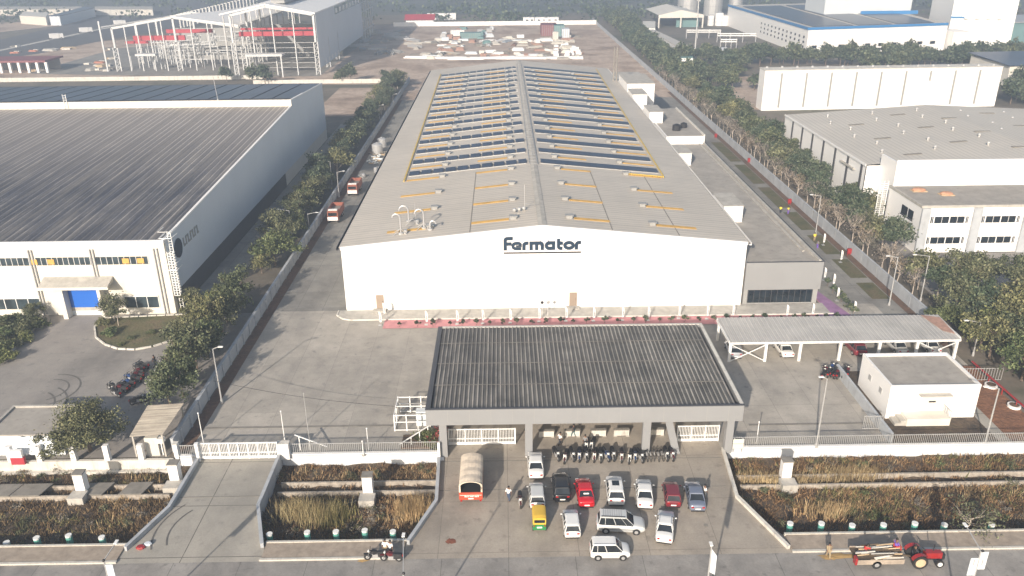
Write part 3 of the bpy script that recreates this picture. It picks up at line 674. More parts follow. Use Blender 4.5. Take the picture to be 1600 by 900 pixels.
# dirty white wall with columns in front of the left plot
t = empty('plot_wall', (-70, 75, 0), 0, 'stained white wall with a row of stub columns in front of the left plot', 'wall')
P('wall', MB().box(-150, 74.4, -1.8, -36.5, 74.75, .15), 'dirty_white', t)
P('footing', MB().box(-150, 73.9, -1.8, -36.3, 74.39, -1.0), 'dirty_white', t)
for k, px in enumerate((14, 59, 112, 164, 217)):
    c = g(px, 728); P('column', MB().box(c.x-.28, 74.35, .151, c.x+.28, 74.85, 2.05), 'white', t)
for k in range(9): P('column', MB().box(-58.6-4.2*k-.28, 74.35, .151, -58.6-4.2*k+.28, 74.85, 2.05), 'white', t)
t = empty('letter_box', (g(22, 735).x, 74.0, 0), 0, 'white box over a red panel on the stained white wall', 'box')
MB().box(-.65, -.05, 1.0, .65, .3, 1.9).obj('box', MAT['white'], t); MB().box(-.7, -.03, .1, .75, .3, .98).obj('panel', MAT['red_sheet'], t)
# retaining walls of the flared entrances
def kwall(name, pts, label, z0=-1.7, z1=.45, w=.28, mat='wall_grey'):
    t = empty(name, (pts[0][0], pts[0][1], 0), 0, label, 'wall'); mb = MB(); mc = MB()
    for a, b in zip(pts, pts[1:]):
        mb.beam((a[0], a[1], (z0+z1)/2), (b[0], b[1], (z0+z1)/2), w, z1-z0); mc.beam((a[0], a[1], z1+.04), (b[0], b[1], z1+.04), w+.06, .07)
    P('wall', mb, mat, t); P('coping', mc, mat, t); return t
kwall('ramp_wall', [(-33.6, 74.9), eL1[0], eL1[1]], 'low grey wall flaring along the left edge of the concrete ramp')
kwall('ramp_wall', [(-24.9, 74.9), eL2[0], eL2[1]], 'low grey wall along the right edge of the concrete ramp')
kwall('ramp_wall', [(-7.4, 73.6), eR1[0], eR1[1]], 'low grey wall along the left edge of the car forecourt')
kwall('ramp_wall', [(23.7, 74.9), eR2[0], eR2[1]], 'low pale wall flaring along the right edge of the car forecourt', mat='dirty_white', z1=.3)
# boundary walls of the plot
t = empty('boundary_wall', (-36.9, 76, 0), 0, 'long grey boundary wall between the factory road and the tree strip', 'wall')
P('wall', MB().box(-37.05, 76, -.1, -36.75, 330, 1.75), 'wall_grey', t); P('coping', MB().box(-37.1, 76, 1.751, -36.7, 330, 1.82), 'wall_grey', t)
mb = MB()
for k in range(84): mb.box(-36.749, 78+3*k, 0, -36.62, 78.3+3*k, 1.7)
P('pier', mb, 'wall_grey', t)
t = empty('boundary_wall', (61.4, 98, 0), 0, 'long pale grey boundary wall along the right tree belt', 'wall')
P('wall', MB().box(61.3, 98, -.1, 61.55, 585, 1.9), 'wall_grey', t); P('coping', MB().box(61.25, 98, 1.901, 61.6, 585, 1.97), 'wall_grey', t)
mb = MB()
for k in range(60): mb.box(61.27, 99.5+6*k, 0, 61.299, 99.85+6*k, 1.85)
P('pier', mb, 'wall_grey', t)
t = empty('boundary_wall', (10, 552, 0), 0, 'far white boundary wall closing the materials yard', 'wall')
P('wall', MB().box(-70, 552, 0, 61.5, 552.5, 2.6), 'white', t)
t = empty('boundary_wall', (-60, 330, 0), 0, 'pale wall on the sand bank behind the left hall', 'wall')
P('wall', MB().box(-230, 340, 0, -98, 340.4, 1.6), 'dirty_white', t); P('wall', MB().box(-98, 327, 0, -44, 327.4, 1.6), 'dirty_white', t)
# ------------------------------------------------------------------ concrete utility pillars and the drain in the verges
pillars = [(575, 790, 'white utility pillar with dark cap in the middle verge'), (126, 786, 'white utility pillar with box base in the left verge'), (273, 770, 'white utility pillar beside the left ramp wall'), (1229, 766, 'white utility pillar in the right verge')]
for k, (px, py, lab) in enumerate(pillars):
    c = g(px, py-6, -1.2)
    t = empty('utility_pillar', (c.x, c.y, 0), 0, lab, 'pillar', 'pillars standing in the verges')
    MB().box(-.5, .35, -1.7, .5, 1.25, 1.55).obj('pillar', MAT['white'], t); MB().box(-.56, .29, 1.551, .56, 1.31, 1.66).obj('cap', MAT['conc_dark'], t)
    MB().box(-.8, -1.0, -1.6, .8, .345, -.35).obj('chamber', MAT['conc'], t)
mk('chan', (.36, .32, .27, 1), .9, .3, 1.5, dirt=.9)
def drain(x0, x1, label, slabs_=True):
    t = empty('drain_channel', ((x0+x1)/2, 70, 0), 0, label, 'drain')
    P('channel_wall', MB().box(x0, 69.55, -1.6, x1, 69.75, -.8), 'chan', t); P('channel_wall', MB().box(x0, 71.2, -1.6, x1, 71.4, -.8), 'chan', t)
    r = random.Random(int(x0)+99); x = x0+1; mb = MB()
    while x < x1-3 and slabs_:
        if r.random() < .55: w = r.uniform(2.0, 3.2); mb = MB(); mb.hexa([(x, 69.5, -.715), (x+w, 69.5, -.71), (x+w+.5, 71.5, -.7), (x+.5, 71.5, -.7)], [(x, 69.5, -.6), (x+w, 69.5, -.59), (x+w+.5, 71.5, -.58), (x+.5, 71.5, -.58)]); P('cover_slab', mb, 'conc_dark', t); x += w+.1
        else: x += 1.6
drain(-100, -35.2, 'open drain with broken grey cover slabs in the left verge'); drain(-24.0, -7.6, 'narrow open drain through the middle verge', False); drain(24.3, 100, 'open drain with pale edges in the right verge', False)
# ------------------------------------------------------------------ carport
cp = empty('carport', (44.5, 95, 0), 0, 'long open carport with white posts, cross braces and pale ribbed roof', 'carport')
CX0, CX1, CY0, CY1 = 29.4, 59.9, 94.9, 101.6
mb = MB(); x = CX0
while x < CX1-.01:
    a, b, c_, d, e = x, x+.28, x+.34, x+.48, x+.55
    vs = [(q, CY0, 2.95+h) for q, h in ((a, 0), (b, 0), (c_, .05), (d, .05), (e, 0))]+[(q, CY1, 3.35+h) for q, h in ((a, 0), (b, 0), (c_, .05), (d, .05), (e, 0))]
    mb.add(vs, [(i, i+1, i+6, i+5) for i in range(4)]); x += .55
P('roof', mb, 'roof_port', cp)
P('roof_patch', MB().hexa([(58.6, 97, 3.15), (59.85, 96.2, 3.10), (59.88, 100.6, 3.42), (57.6, 101.4, 3.46)], [(58.6, 97, 3.17), (59.85, 96.2, 3.12), (59.88, 100.6, 3.44), (57.6, 101.4, 3.48)]), 'rusty', cp)
P('edge_beam', MB().box(CX0, CY0-.08, 2.66, CX1+.1, CY0+.1, 2.93).box(CX0, CY1-.1, 3.05, CX1+.1, CY1+.05, 3.33).box(CX0-.1, CY0, 2.8, CX0-.003, CY1, 3.2).box(CX1+.003, CY0+.11, 2.8, CX1+.1, CY1-.11, 3.2), 'white_steel', cp)
posts = [29.6, 34.35, 38.9, 44.2, 49.4, 54.4, 59.6]
for x in posts:
    P('post', MB().box(x-.17, CY0-.02, 0, x+.17, CY0+.28, 2.65), 'white_steel', cp); P('post', MB().box(x-.15, CY1-.5, 0, x+.15, CY1-.2, 3.04), 'white_steel', cp)
for xa, xb in ((posts[0], posts[1]), (posts[5], posts[6])):
    P('cross_brace', MB().beam((xa, CY0-.04, .1), (xb, CY0-.04, 2.6), .1).beam((xa, CY0+.08, 2.6), (xb, CY0+.08, .1), .1), 'white_steel', cp)
# ------------------------------------------------------------------ white hut by the right front wall
ht = empty('substation_hut', (49.5, 80.7, 0), 0, 'white flat-roofed hut with parapet and steps to a cream door', 'hut')
HX0, HX1, HY0, HY1, HZ = 44.2, 54.6, 80.7, 88.6, 4.4
P('wall', MB().box(HX0, HY0, 0, HX1, HY1, 3.98), 'white', ht)
P('parapet', MB().box(HX0-.02, HY0-.02, 3.981, HX1+.02, HY0+.22, HZ).box(HX0-.02, HY1-.22, 3.981, HX1+.02, HY1+.02, HZ).box(HX0-.02, HY0+.221, 3.981, HX0+.22, HY1-.221, HZ).box(HX1-.22, HY0+.221, 3.981, HX1+.02, HY1-.221, HZ), 'white', ht)
P('roof', MB().box(HX0+.221, HY0+.221, 3.985, HX1-.221, HY1-.221, 4.08), 'roof_slab', ht)
d = P('door', MB().box(48.1, HY0-.06, 1.0, 50.4, HY0-.004, 3.1), 'cream', ht)
sub('door_plate', MB().box(48.9, HY0-.085, 2.15, 49.7, HY0-.062, 2.35), 'ink', d)
P('sunshade', MB().box(47.5, HY0-.75, 3.25, 51.2, HY0-.003, 3.36), 'conc', ht)
P('steps', MB().box(45.9, HY0-1.7, 0, 50.9, HY0-.004, .95).box(45.9, HY0-1.75, .951, 50.95, HY0-.004, 1.0), 'cream', ht)
P('steps', MB().box(44.6, HY0-1.6, 0, 45.25, HY0-.1, .35).box(45.251, HY0-1.6, 0, 45.89, HY0-.1, .66), 'conc', ht)
mb = MB()
for k in range(5): mb.box(50.75, HY0-1.7+k*.4, 1.0, 50.8, HY0-1.65+k*.4, 1.9)
mb.box(50.74, HY0-1.7, 1.9, 50.81, HY0-.05, 1.95); P('handrail', mb, 'galv', ht)
for yy in (82.5, 85.5): P('side_vent', MB().box(HX0-.05, yy, 2.2, HX0-.003, yy+.7, 2.9), 'galv', ht)
kwall('yard_wall', [(42.6, 91.5), (42.6, 75.6)], 'low grey wall running beside the white hut to the front railing', z0=0, z1=1.3, w=.25)
t = empty('bar_gate', (41.7, 78.2, 0), 0, 'small grey barred gate panel leaning by the hut wall', 'gate')
P('bars', railing_mesh(40.6, 42.9, 78.4, .1, 1.9, gap=.2), 'galv', t)
t = empty('wire_fence', (58, 88.5, 0), 0, 'grey mesh fence behind the white hut', 'fence')
P('mesh', railing_mesh(54.8, 62.5, 89.0, .1, 1.9, gap=.35), 'galv', t)
t = empty('pipe_rail', (57.2, 84, 0), 0, 'long red pipe running along the red earth bed', 'pipe')
P('pipe', MB().cyl((60.6, 92.5, .9), (60.9, 76.5, .9), .13), 'red_paint', t); mb = MB()
for k in range(6): mb.cyl((60.65+.05*k, 91.5-2.9*k, 0), (60.65+.05*k, 91.5-2.9*k, .8), .07)
P('stand', mb, 'red_paint', t)
for k, (px, py) in enumerate(((1548, 604), (1584, 636))):
    c = g(px, py); t = empty('planter_ring', (c.x, c.y, .02), 0, ('round white planter ring on the red earth, nearer the hut', 'round white planter ring on the red earth, further forward')[k], 'planter', 'planter rings on the red earth')
    MB().cyl((0, 0, 0), (0, 0, .3), .75, n=16).obj('ring', MAT['white'], t); MB().cyl((0, 0, .301), (0, 0, .33), .55, n=14).obj('soil', MAT['bed'], t)
# ------------------------------------------------------------------ guard enclosure left of the canopy
t = empty('guard_enclosure', (-11, 80, 0), 0, 'white tube frame enclosure with pale teal cabinet beside the canopy', 'enclosure')
mb = MB()
X0_, X1_, Y0_, Y1_ = -12.9, -8.8, 79.6, 83.6
for z in (.15, 1.2, 2.1):
    for a, b in (((X0_, Y0_), (X1_, Y0_)), ((X0_, Y1_), (X1_, Y1_)), ((X0_, Y0_), (X0_, Y1_))): mb.beam((*a, z), (*b, z), .09)
for x in (X0_, -11.5, -10.2, X1_): mb.box(x-.06, Y0_-.06, 0, x+.06, Y0_+.06, 2.2); mb.box(x-.06, Y1_-.06, 0, x+.06, Y1_+.06, 2.2)
mb.box(X0_-.055, 81.5, 0, X0_+.055, 81.62, 2.2).beam((X0_, 81.56, 2.1), (X1_, 81.56, 2.1), .08)
P('frame', mb, 'white_steel', t); P('cabinet', MB().box(-10.5, 80.6, 0, -9.3, 81.5, 1.9), 'sky_cladding', t); P('side_panel', MB().box(X0_+.1, 81.8, .2, X0_+.2, 83.2, 2.0), 'dirty_white', t)
P('lamp_knob', MB().ball((-9.9, 80.56, 1.5), .12), 'ink', t)
t = empty('stair_rail', (-10.5, 76.4, 0), 0, 'white sloping handrail by the flower bed left of the canopy', 'rail')
mb = MB().beam((-11.9, 75.9, .7), (-8.3, 78.2, 1.9), .1)
for k in range(4): q = k/3; mb.box(-11.6+2.7*q-.05, 76.1+1.7*q-.05, 0, -11.6+2.7*q+.05, 76.1+1.7*q+.05, .8+.9*q)
P('rail', mb, 'white_steel', t)
t = empty('stair_rail', (-21.5, 76.5, 0), 0, 'white sloping brace rail behind the front railing near the sliding gate', 'rail')
mb = MB().beam((-23.4, 76.1, 2.0), (-20.0, 76.1, .4), .1)
for k in range(3): mb.box(-23+1.1*k, 76.05, 0, -22.9+1.1*k, 76.15, 1.8-.5*k)
P('rail', mb, 'white_steel', t)
# ------------------------------------------------------------------ left hall
lb = empty('left_hall', (-50, 112.7, 0), 0, 'huge neighbouring hall on the left with dark ribbed roof and blue shutter', 'hall')
LX0, LX1, LY0, LZ0 = -175, -50.0, 112.7, 11.7
pm_ = None
def rayx(px, py, X):
    d = _fw*CAM_F + _r*(px-800) + _u*(450-py); t = X/d[0]; return Vector((X, d[1]*t, CAM_H+d[2]*t))
A = rayx(455, 166, LX1); B = rayx(460, 152, LX1); Cc = rayx(503, 130, LX1)
LYs, LZs, LZu, LYe, LZe = A.y, A.z, B.z, Cc.y, Cc.z
prof = [(LY0, 0), (LY0, LZ0), (LYs, LZs), (LYs, LZu), (LYe, LZe), (LYe, 0)]
P('wall', MB().add([(LX1, y, z) for y, z in prof], [tuple(range(6))]).add([(LX1, LY0, 0), (LX0, LY0, 0), (LX0, LY0, LZ0-.0), (LX1, LY0, LZ0)], [(0, 1, 2, 3)]).add([(LX1, LYe, 0), (LX0, LYe, 0), (LX0, LYe, LZe), (LX1, LYe, LZe)], [(0, 1, 2, 3)]), 'cream', lb)
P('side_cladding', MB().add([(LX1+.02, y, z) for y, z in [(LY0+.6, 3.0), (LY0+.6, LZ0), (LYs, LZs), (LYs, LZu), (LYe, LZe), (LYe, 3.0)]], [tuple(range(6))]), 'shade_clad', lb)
P('bay_or_shade_strip', MB().box(LX1+.03, LY0+1.2, 0, LX1+.06, 182, 3.0), 'dark_frame', lb)  # no opening: dark strip stands in for tree shade at the wall foot
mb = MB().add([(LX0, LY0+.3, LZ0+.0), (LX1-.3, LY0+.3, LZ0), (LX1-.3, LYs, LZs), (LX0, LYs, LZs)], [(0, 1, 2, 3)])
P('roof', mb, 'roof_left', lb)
mb = MB().add([(LX0, LYs+.3, LZu), (LX1, LYs+.3, LZu), (LX1, LYe, LZe), (LX0, LYe, LZe)], [(0, 1, 2, 3)])
rf2 = P('rear_roof', mb, 'asphalt', lb)
P('step_wall', MB().box(LX0, LYs-.02, LZs-.1, LX1+.1, LYs+.3, LZu+.15), 'cream', lb)
mb = MB(); 
for k in range(24):
    x = LX0+3+k*5.1; f0, f1 = .08, .93
    y0_, y1_ = LYs+(LYe-LYs)*f0, LYs+(LYe-LYs)*f1; z0_, z1_ = LZu+(LZe-LZu)*f0+.1, LZu+(LZe-LZu)*f1+.1
    mb.hexa([(x, y0_, z0_), (x+4.6, y0_, z0_), (x+4.6, y1_, z1_), (x, y1_, z1_)], [(x, y0_, z0_+.06), (x+4.6, y0_, z0_+.06), (x+4.6, y1_, z1_+.06), (x, y1_, z1_+.06)])
P('solar_field', mb, 'panel_far', lb)
P('eave_trim', MB().box(LX0, LY0-.12, LZ0-.35, LX1+.05, LY0+.3, LZ0+.12), 'white', lb)
mb = MB().hexa([(LX1-.3, LY0+.3, LZ0-.1), (LX1+.12, LY0+.3, LZ0-.1), (LX1+.12, LYs-.03, LZs-.1), (LX1-.3, LYs-.03, LZs-.1)], [(LX1-.3, LY0+.3, LZ0+.15), (LX1+.12, LY0+.3, LZ0+.15), (LX1+.12, LYs-.03, LZs+.15), (LX1-.3, LYs-.03, LZs+.15)])
mb.hexa([(LX1-.3, LYs+.31, LZu-.1), (LX1+.12, LYs+.31, LZu-.1), (LX1+.12, LYe, LZe-.1), (LX1-.3, LYe, LZe-.1)], [(LX1-.3, LYs+.31, LZu+.15), (LX1+.12, LYs+.31, LZu+.15), (LX1+.12, LYe, LZe+.15), (LX1-.3, LYe, LZe+.15)])
P('verge_trim', mb, 'white', lb)
# facade fittings
for x0, x1 in ((-82, -70.2), (-69.2, -61.2), (-60.5, -52.7), (-100, -83)):
    w = P('window', MB().box(x0, LY0-.05, 8.15, x1, LY0-.004, 9.35), 'pane', lb); mb = MB(); n = int((x1-x0)/.8)
    for k in range(n+1): mb.box(x0+k*(x1-x0)/n-.03, LY0-.09, 8.15, x0+k*(x1-x0)/n+.03, LY0-.052, 9.35)
    sub('mullion', mb, 'white_steel', w)
mb = MB()
for x in (-69.5, -67.0, -56.0, -53.8): mb.box(x-.5, LY0-.115, 8.3, x+.5, LY0-.095, 9.1)
P('orange_blind', mb, 'orange_strip', lb)
for x0, x1, z0, z1 in ((-79, -70.1, 1.1, 2.8), (-57.4, -52.3, 1.1, 2.9), (-95, -81, 1.1, 2.8)):
    w = P('window', MB().box(x0, LY0-.05, z0, x1, LY0-.004, z1), 'pane', lb); mb = MB(); n = max(2, int((x1-x0)/1.6))
    for k in range(n+1): mb.box(x0+k*(x1-x0)/n-.05, LY0-.09, z0, x0+k*(x1-x0)/n+.05, LY0-.052, z1)
    mb.box(x0-.1, LY0-.2, z1+.05, x1+.1, LY0-.003, z1+.16); sub('frame', mb, 'white_steel', w)
for xs_ in ((-69.95, -69.5), (-60.95, -60.85+.35), (-51.6, -51.1)):
    for x in xs_: P('downpipe', MB().cyl((x, LY0-.14, .1), (x, LY0-.14, 10.6), .1, n=8), 'steel', lb)
dr = P('shutter_door', MB().box(-65.6, LY0-.10, 1.3, -60.6, LY0-.004, 4.9), 'blue_door', lb)
sub('door_foot', MB().box(-65.6, LY0-.11, .75, -60.6, LY0-.003, 1.29), 'conc', dr); sub('door_gap', MB().box(-65.6, LY0-.09, 0, -60.6, LY0-.003, .74), 'sky_cladding', dr)
for a_, b_ in ((-66.3, -65.62), (-60.58, -60.1)): P('door_frame', MB().box(a_, LY0-1.5, 0, b_, LY0-.003, 5.2), 'cream', lb)
P('canopy', MB().hexa([(-68.6, LY0-2.3, 5.25), (-58.4, LY0-2.3, 5.25), (-58.4, LY0-.003, 5.6), (-68.6, LY0-.003, 5.6)], [(-68.6, LY0-2.3, 5.5), (-58.4, LY0-2.3, 5.5), (-58.4, LY0-.003, 6.3), (-68.6, LY0-.003, 6.3)]), 'conc', lb)
P('canopy_edge', MB().box(-68.7, LY0-2.42, 5.1, -58.3, LY0-2.302, 5.5), 'cream', lb)
# caged ladder at the corner
mb = MB(); lx, ly = -49.6, 113.6
for x in (lx, lx+.5): mb.box(x-.04, ly-.04, .5, x+.04, ly+.04, 12.9)
for k in range(30): mb.box(lx, ly-.03, .9+k*.4, lx+.5, ly+.03, .96+k*.4)
for k in range(17):
    z = 3.0+k*.42
    for (a, b) in (((lx-.15, ly-.1), (lx-.15, ly-.9)), ((lx-.15, ly-.9), (lx+.7, ly-.9)), ((lx+.7, ly-.9), (lx+.7, ly-.1))): mb.beam((*a, z), (*b, z), .07, .09)
for q in ((-.15, -.9), (.28, -.9), (.7, -.9), (.7, -.5)): mb.box(lx+q[0]-.05, ly+q[1]-.05, 3, lx+q[0]+.05, ly+q[1]+.05, 10)
for zz in (7.2, 12.2):
    for (a, b) in (((lx-.8, ly-1.2), (lx+1.0, ly-1.2)), ((lx+1.0, ly-1.2), (lx+1.0, ly+1.0)), ((lx-.8, ly-1.2), (lx-.8, ly+1))): mb.beam((*a, zz+1), (*b, zz+1), .07); mb.beam((*a, zz), (*b, zz), .1)
P('ladder', mb, 'white_steel', lb)
# grey emblem and lettering plate on the shaded side wall
mb = MB(); mb.cyl((LX1+.03, 117.4, 8.9), (LX1+.13, 117.4, 8.9), 1.5, n=24); P('emblem', mb, 'sign_ink', lb)
mb = MB(); yy = 119.6
for k, w in enumerate((1.1, .9, 1.1, 1.0, .9, 1.1, .9)):
    mb.box(LX1+.03, yy, 8.3, LX1+.12, yy+.28, 9.7); mb.box(LX1+.03, yy+.281, 9.4 if k % 2 else 8.3, LX1+.12, yy+w*.7, 9.7 if k % 2 else 8.6); yy += w
P('lettering', mb, 'ral_grey', lb)
t = empty('parapet_mast', (-84, 196, LZu), 0, 'thin lightning mast on the rear roof of the left hall', 'mast'); c = vy(338, 155, LYs); t.location = (c.x, LYs+1, LZu)
MB().cyl((0, 0, 0), (-.3, 0, 5.5), .07).obj('mast', MAT['steel'], t); MB().ball((0, 0, .15), .25).obj('foot', MAT['steel'], t)
c = vy(104, 166, LYs); t = empty('parapet_ladder', (c.x, LYs-.1, LZs), 0, 'small ladder over the white step of the left hall roof', 'ladder')
mb = MB().box(-.4, -.1, 0, -.32, 0, 3.4).box(.32, -.1, 0, .4, 0, 3.4)
for k in range(8): mb.box(-.32, -.07, .3+k*.4, .32, -.03, .36+k*.4)
mb.obj('ladder', MAT['white_steel'], t)
# ------------------------------------------------------------------ guard hut and shed on the left plot
t = empty('guard_hut', (-51.5, 75.8, 0), 0, 'low pale blue guard hut with flat slab roof at the left edge', 'hut')
P('wall', MB().box(-56.6, 75.9, 0, -48.8, 81.2, 2.7), 'sky_cladding', t)
P('roof', MB().box(-56.9, 75.6, 2.701, -48.4, 81.5, 2.86), 'roof_slab', t); P('parapet', MB().box(-56.9, 81.2, 2.861, -48.4, 81.5, 3.05).box(-56.9, 75.6, 2.861, -56.6, 81.19, 3.05), 'conc', t)
P('window', MB().box(-53.2, 75.84, 1.1, -51.4, 75.896, 1.9), 'pane', t)
t = empty('awning_sheet', (-51.9, 75.2, 0), 0, 'sagging pale blue plastic sheet hung on the guard hut', 'sheet')
mb = MB(); vs = []
for i in range(9):
    for j in range(5): x = -53.6+i*.5; vs.append((x+.1*j, 75.6-.22*j, 2.6-.42*j+.08*math.sin(i*2.1+j)+random.Random(i*9+j).uniform(-.05, .05)))
mb.add(vs, [(i*5+j, i*5+j+1, i*5+j+6, i*5+j+5) for i in range(8) for j in range(4)]); P('sheet', mb, 'sky_cladding', t)
t = empty('bike_shed', (-38.5, 78, 0), 0, 'open shed with striped corrugated roof beside the boundary wall', 'shed')
mb = MB(); y = 75.0
a0, a1 = (-40.6, -37.3), (-41.6, -37.35)
for k in range(26):
    ya, yb = 75.0+k*.25, 75.0+(k+1)*.25
    for (p0, p1, h0, h1) in ((ya, (ya+yb)/2, 0, .07), ((ya+yb)/2, yb, .07, 0)):
        xl0 = -40.9-.09*(p0-75); xl1 = -40.9-.09*(p1-75)
        mb.add([(xl0, p0, 2.75+h0), (-37.25, p0, 3.0+h0), (-37.25, p1, 3.0+h1), (xl1, p1, 2.75+h1)], [(0, 1, 2, 3)])
P('roof', mb, 'roof_shed', t)
for x, y in ((-40.7, 75.3), (-37.5, 75.3), (-41.2, 81.2), (-37.5, 81.2)): P('post', MB().box(x-.08, y-.08, 0, x+.08, y+.08, 2.8), 'conc', t)
P('back_wall', MB().box(-39.6, 75.4, 0, -38.2, 76.6, 2.3), 'dirty_white', t)
t = empty('crate', (-37.9, 74.95+.6, 0), 0, 'small white box beside the striped shed', 'box'); MB().box(-.4, -.3, 1.7, .4, .3, 2.2).box(-.05, -.05, 0, .05, .05, 1.7).obj('box', MAT['white'], t)
# garden kerbs on the left plot
def ring_bed(pts, label):
    t = empty('flower_bed', (pts[0][0], pts[0][1], 0), 0, label, 'bed'); P('soil', MB().prism(pts, 0, .10), 'lawn', t); mb = MB(); n = len(pts)
    for k in range(n):
        a, b = Vector((*pts[k], .1)), Vector((*pts[(k+1) % n], .1)); L_ = (b-a).length; m_ = max(1, int(L_/1.2))
        for j in range(m_): mb.beam(a.lerp(b, j/m_), a.lerp(b, (j+.88)/m_), .22, .26)
    P('kerb', mb, 'dirty_white', t); return t
ring_bed(gp((160, 498), (148, 512), (150, 528), (164, 539), (185, 546), (212, 547), (240, 542), (268, 533), (292, 522), (300, 492)), 'rounded garden bed with broken white kerb in front of the left hall')
ring_bed(gp((-60, 500), (66, 500), (40, 530), (0, 566), (-60, 620)), 'long green planted bed at the left edge before the left hall')
# ------------------------------------------------------------------ right-hand plots
def windows(t, X0, X1, Y, z0, z1, pat, mat='glass'):
    for a, b in pat: w = P('window', MB().box(X0+a, Y-.05, z0, X0+b, Y-.004, z1), mat, t); sub('frame', MB().box(X0+a-.08, Y-.07, z0-.08, X0+b+.08, Y-.003, z0-.001).box(X0+a-.08, Y-.07, z1+.001, X0+b+.08, Y-.003, z1+.08).box(X0+(a+b)/2-.03, Y-.08, z0, X0+(a+b)/2+.03, Y-.051, z1), 'white', w)
of = empty('office_block', (73, 134, 0), 0, 'two-storey white office with grey pilasters and dark window bands at right', 'office')
P('wall', MB().box(72.6, 134.2, 0, 120, 147, 8.5), 'facade', of)
P('roof', MB().box(72.9, 134.5, 8.501, 120, 146.8, 8.55), 'roof_slab', of)
P('parapet', MB().box(72.5, 134.1, 8.3, 120, 134.45, 8.75).box(72.5, 134.46, 8.3, 72.88, 147, 8.75), 'conc', of)
for x in (72.6, 81.7, 90.7, 99.7, 108.7): P('pilaster', MB().box(x, 133.75, 0, x+1.5, 134.19, 8.29), 'wall_grey', of)
for x in (74.6, 83.6, 92.6, 101.6):
    windows(of, x, 0, 134.2, 5.5, 6.7, ((-.1, .35), (.6, 3.1), (3.3, 5.8), (6.1, 6.5))); windows(of, x, 0, 134.2, 1.7, 2.9, ((-.1, .35), (.6, 3.1), (3.3, 5.8), (6.1, 6.5)))
mb = MB().box(72.5, 136.6, 5.3, 72.56, 138.4, 6.9).box(72.5, 138.8, 5.3, 72.56, 141, 6.9).box(72.45, 136.4, 5.1, 72.5, 141.2, 5.25); P('side_window', mb, 'glass', of)
hl = empty('right_hall', (78, 150, 0), 0, 'white neighbouring hall at right with pale flat-pitched roof and dark joints', 'hall')
HXa, HXb, HYa, HYb = 72.6, 150.0, 151.0, 208.0
P('wall', MB().box(HXa+2.6, HYa, 0, HXb, HYa+.4, 12.4).box(HXa, HYa+6.8, 0, HXa+.4, HYb, 9.6).box(HXa, HYb, 0, HXb, HYb+.4, 9.7).box(HXa, HYa+6.79, 0, HXa+3.0, HYa+7.2, 9.6).box(HXa+2.6, HYa+.41, 0, HXa+3.0, HYa+6.78, 12.0), 'facade', hl)
mb = MB()
for xa, xb, za, zb in ((HXa-.2, 108, 9.8, 11.9), (108, HXb, 11.9, 9.8)): mb.add([(xa, HYa+6.8, za), (xb, HYa+6.8, zb), (xb, HYb, zb), (xa, HYb, za)], [(0, 1, 2, 3)])
mb.add([(HXa+3.1, HYa+.45, 10.1), (108, HYa+.45, 11.9), (108, HYa+6.8, 11.9), (HXa+3.1, HYa+6.8, 10.1)], [(0, 1, 2, 3)]); mb.add([(108, HYa+.45, 11.9), (HXb, HYa+.45, 9.8), (HXb, HYa+6.8, 9.8), (108, HYa+6.8, 11.9)], [(0, 1, 2, 3)])
P('roof', mb, 'roof_right', hl)
for k in range(7): P('wall_joint', MB().box(HXa-.16, 159.5+k*7, 1.0, HXa-.003, 160.3+k*7, 9.4), 'dark_frame', hl)
P('louvre', MB().box(HXa-.5, 163, 7.4, HXa-.01, 170, 7.7), 'conc', hl)
P('eave_trim', MB().box(HXa-.35, HYa+6.7, 9.5, HXa-.21, HYb, 9.95), 'white', hl)
r_ = random.Random(3)
for i in range(6):
    for j in range(5):
        x = 84+11*j+(i % 2)*2; y = 163+i*7.2; z = 9.8+(x-72.6)*.0593 if x < 108 else 11.9-(x-108)*.05
        if x > 146: continue
        if (i+j) % 2 == 0: P('roof_light', MB().hexa([(x-1.8, y-.35, z-.03), (x+1.8, y-.35, z+.17), (x+1.8, y+.35, z+.17), (x-1.8, y+.35, z-.03)], [(x-1.8, y-.35, z+.03), (x+1.8, y-.35, z+.25), (x+1.8, y+.35, z+.25), (x-1.8, y+.35, z+.03)]) if x < 106 else MB().box(x-1.8, y-.35, z, x+1.8, y+.35, z+.12), 'conc_dark', hl)
        P('roof_vent', MB().cyl((x-5, y+3, z-.6), (x-5, y+3, z+.1), .2).ball((x-5, y+3, z+.22), .34), 'galv', hl)
# side yard fittings
t = empty('cable_rack', (75.8, 149, 0), 0, 'white grid ladder rack between the office and the hall', 'rack'); mb = MB()
for k in range(22): mb.box(70.6, 146.9, .6+k*.4, 72.3, 146.96, .72+k*.4)
for x in (70.6, 71.4, 72.2): mb.box(x-.05, 146.85, 0, x+.05, 146.9, 9.6)
P('rack', mb, 'white_steel', t)
for k, (x, y, w) in enumerate(((76.4, 143.6, 2.6), (80.2, 141.0, 2.4))):
    t = empty('covered_bundle', (x, y, 8.56), 0, ('faded orange tarpaulin-covered bundle on the office roof, rear one', 'faded orange tarpaulin-covered bundle on the office roof, nearer one')[k], 'bundle', 'bundles on the office roof')
    MB().ball((0, 0, .25), w/2, w/2.4, .38, 10).obj('tarpaulin', MAT['faded_tarp'], t, smooth=True); MB().box(-w/2, -.8, 0, w/2, .8, .14).obj('pallet', MAT['timber'], t)
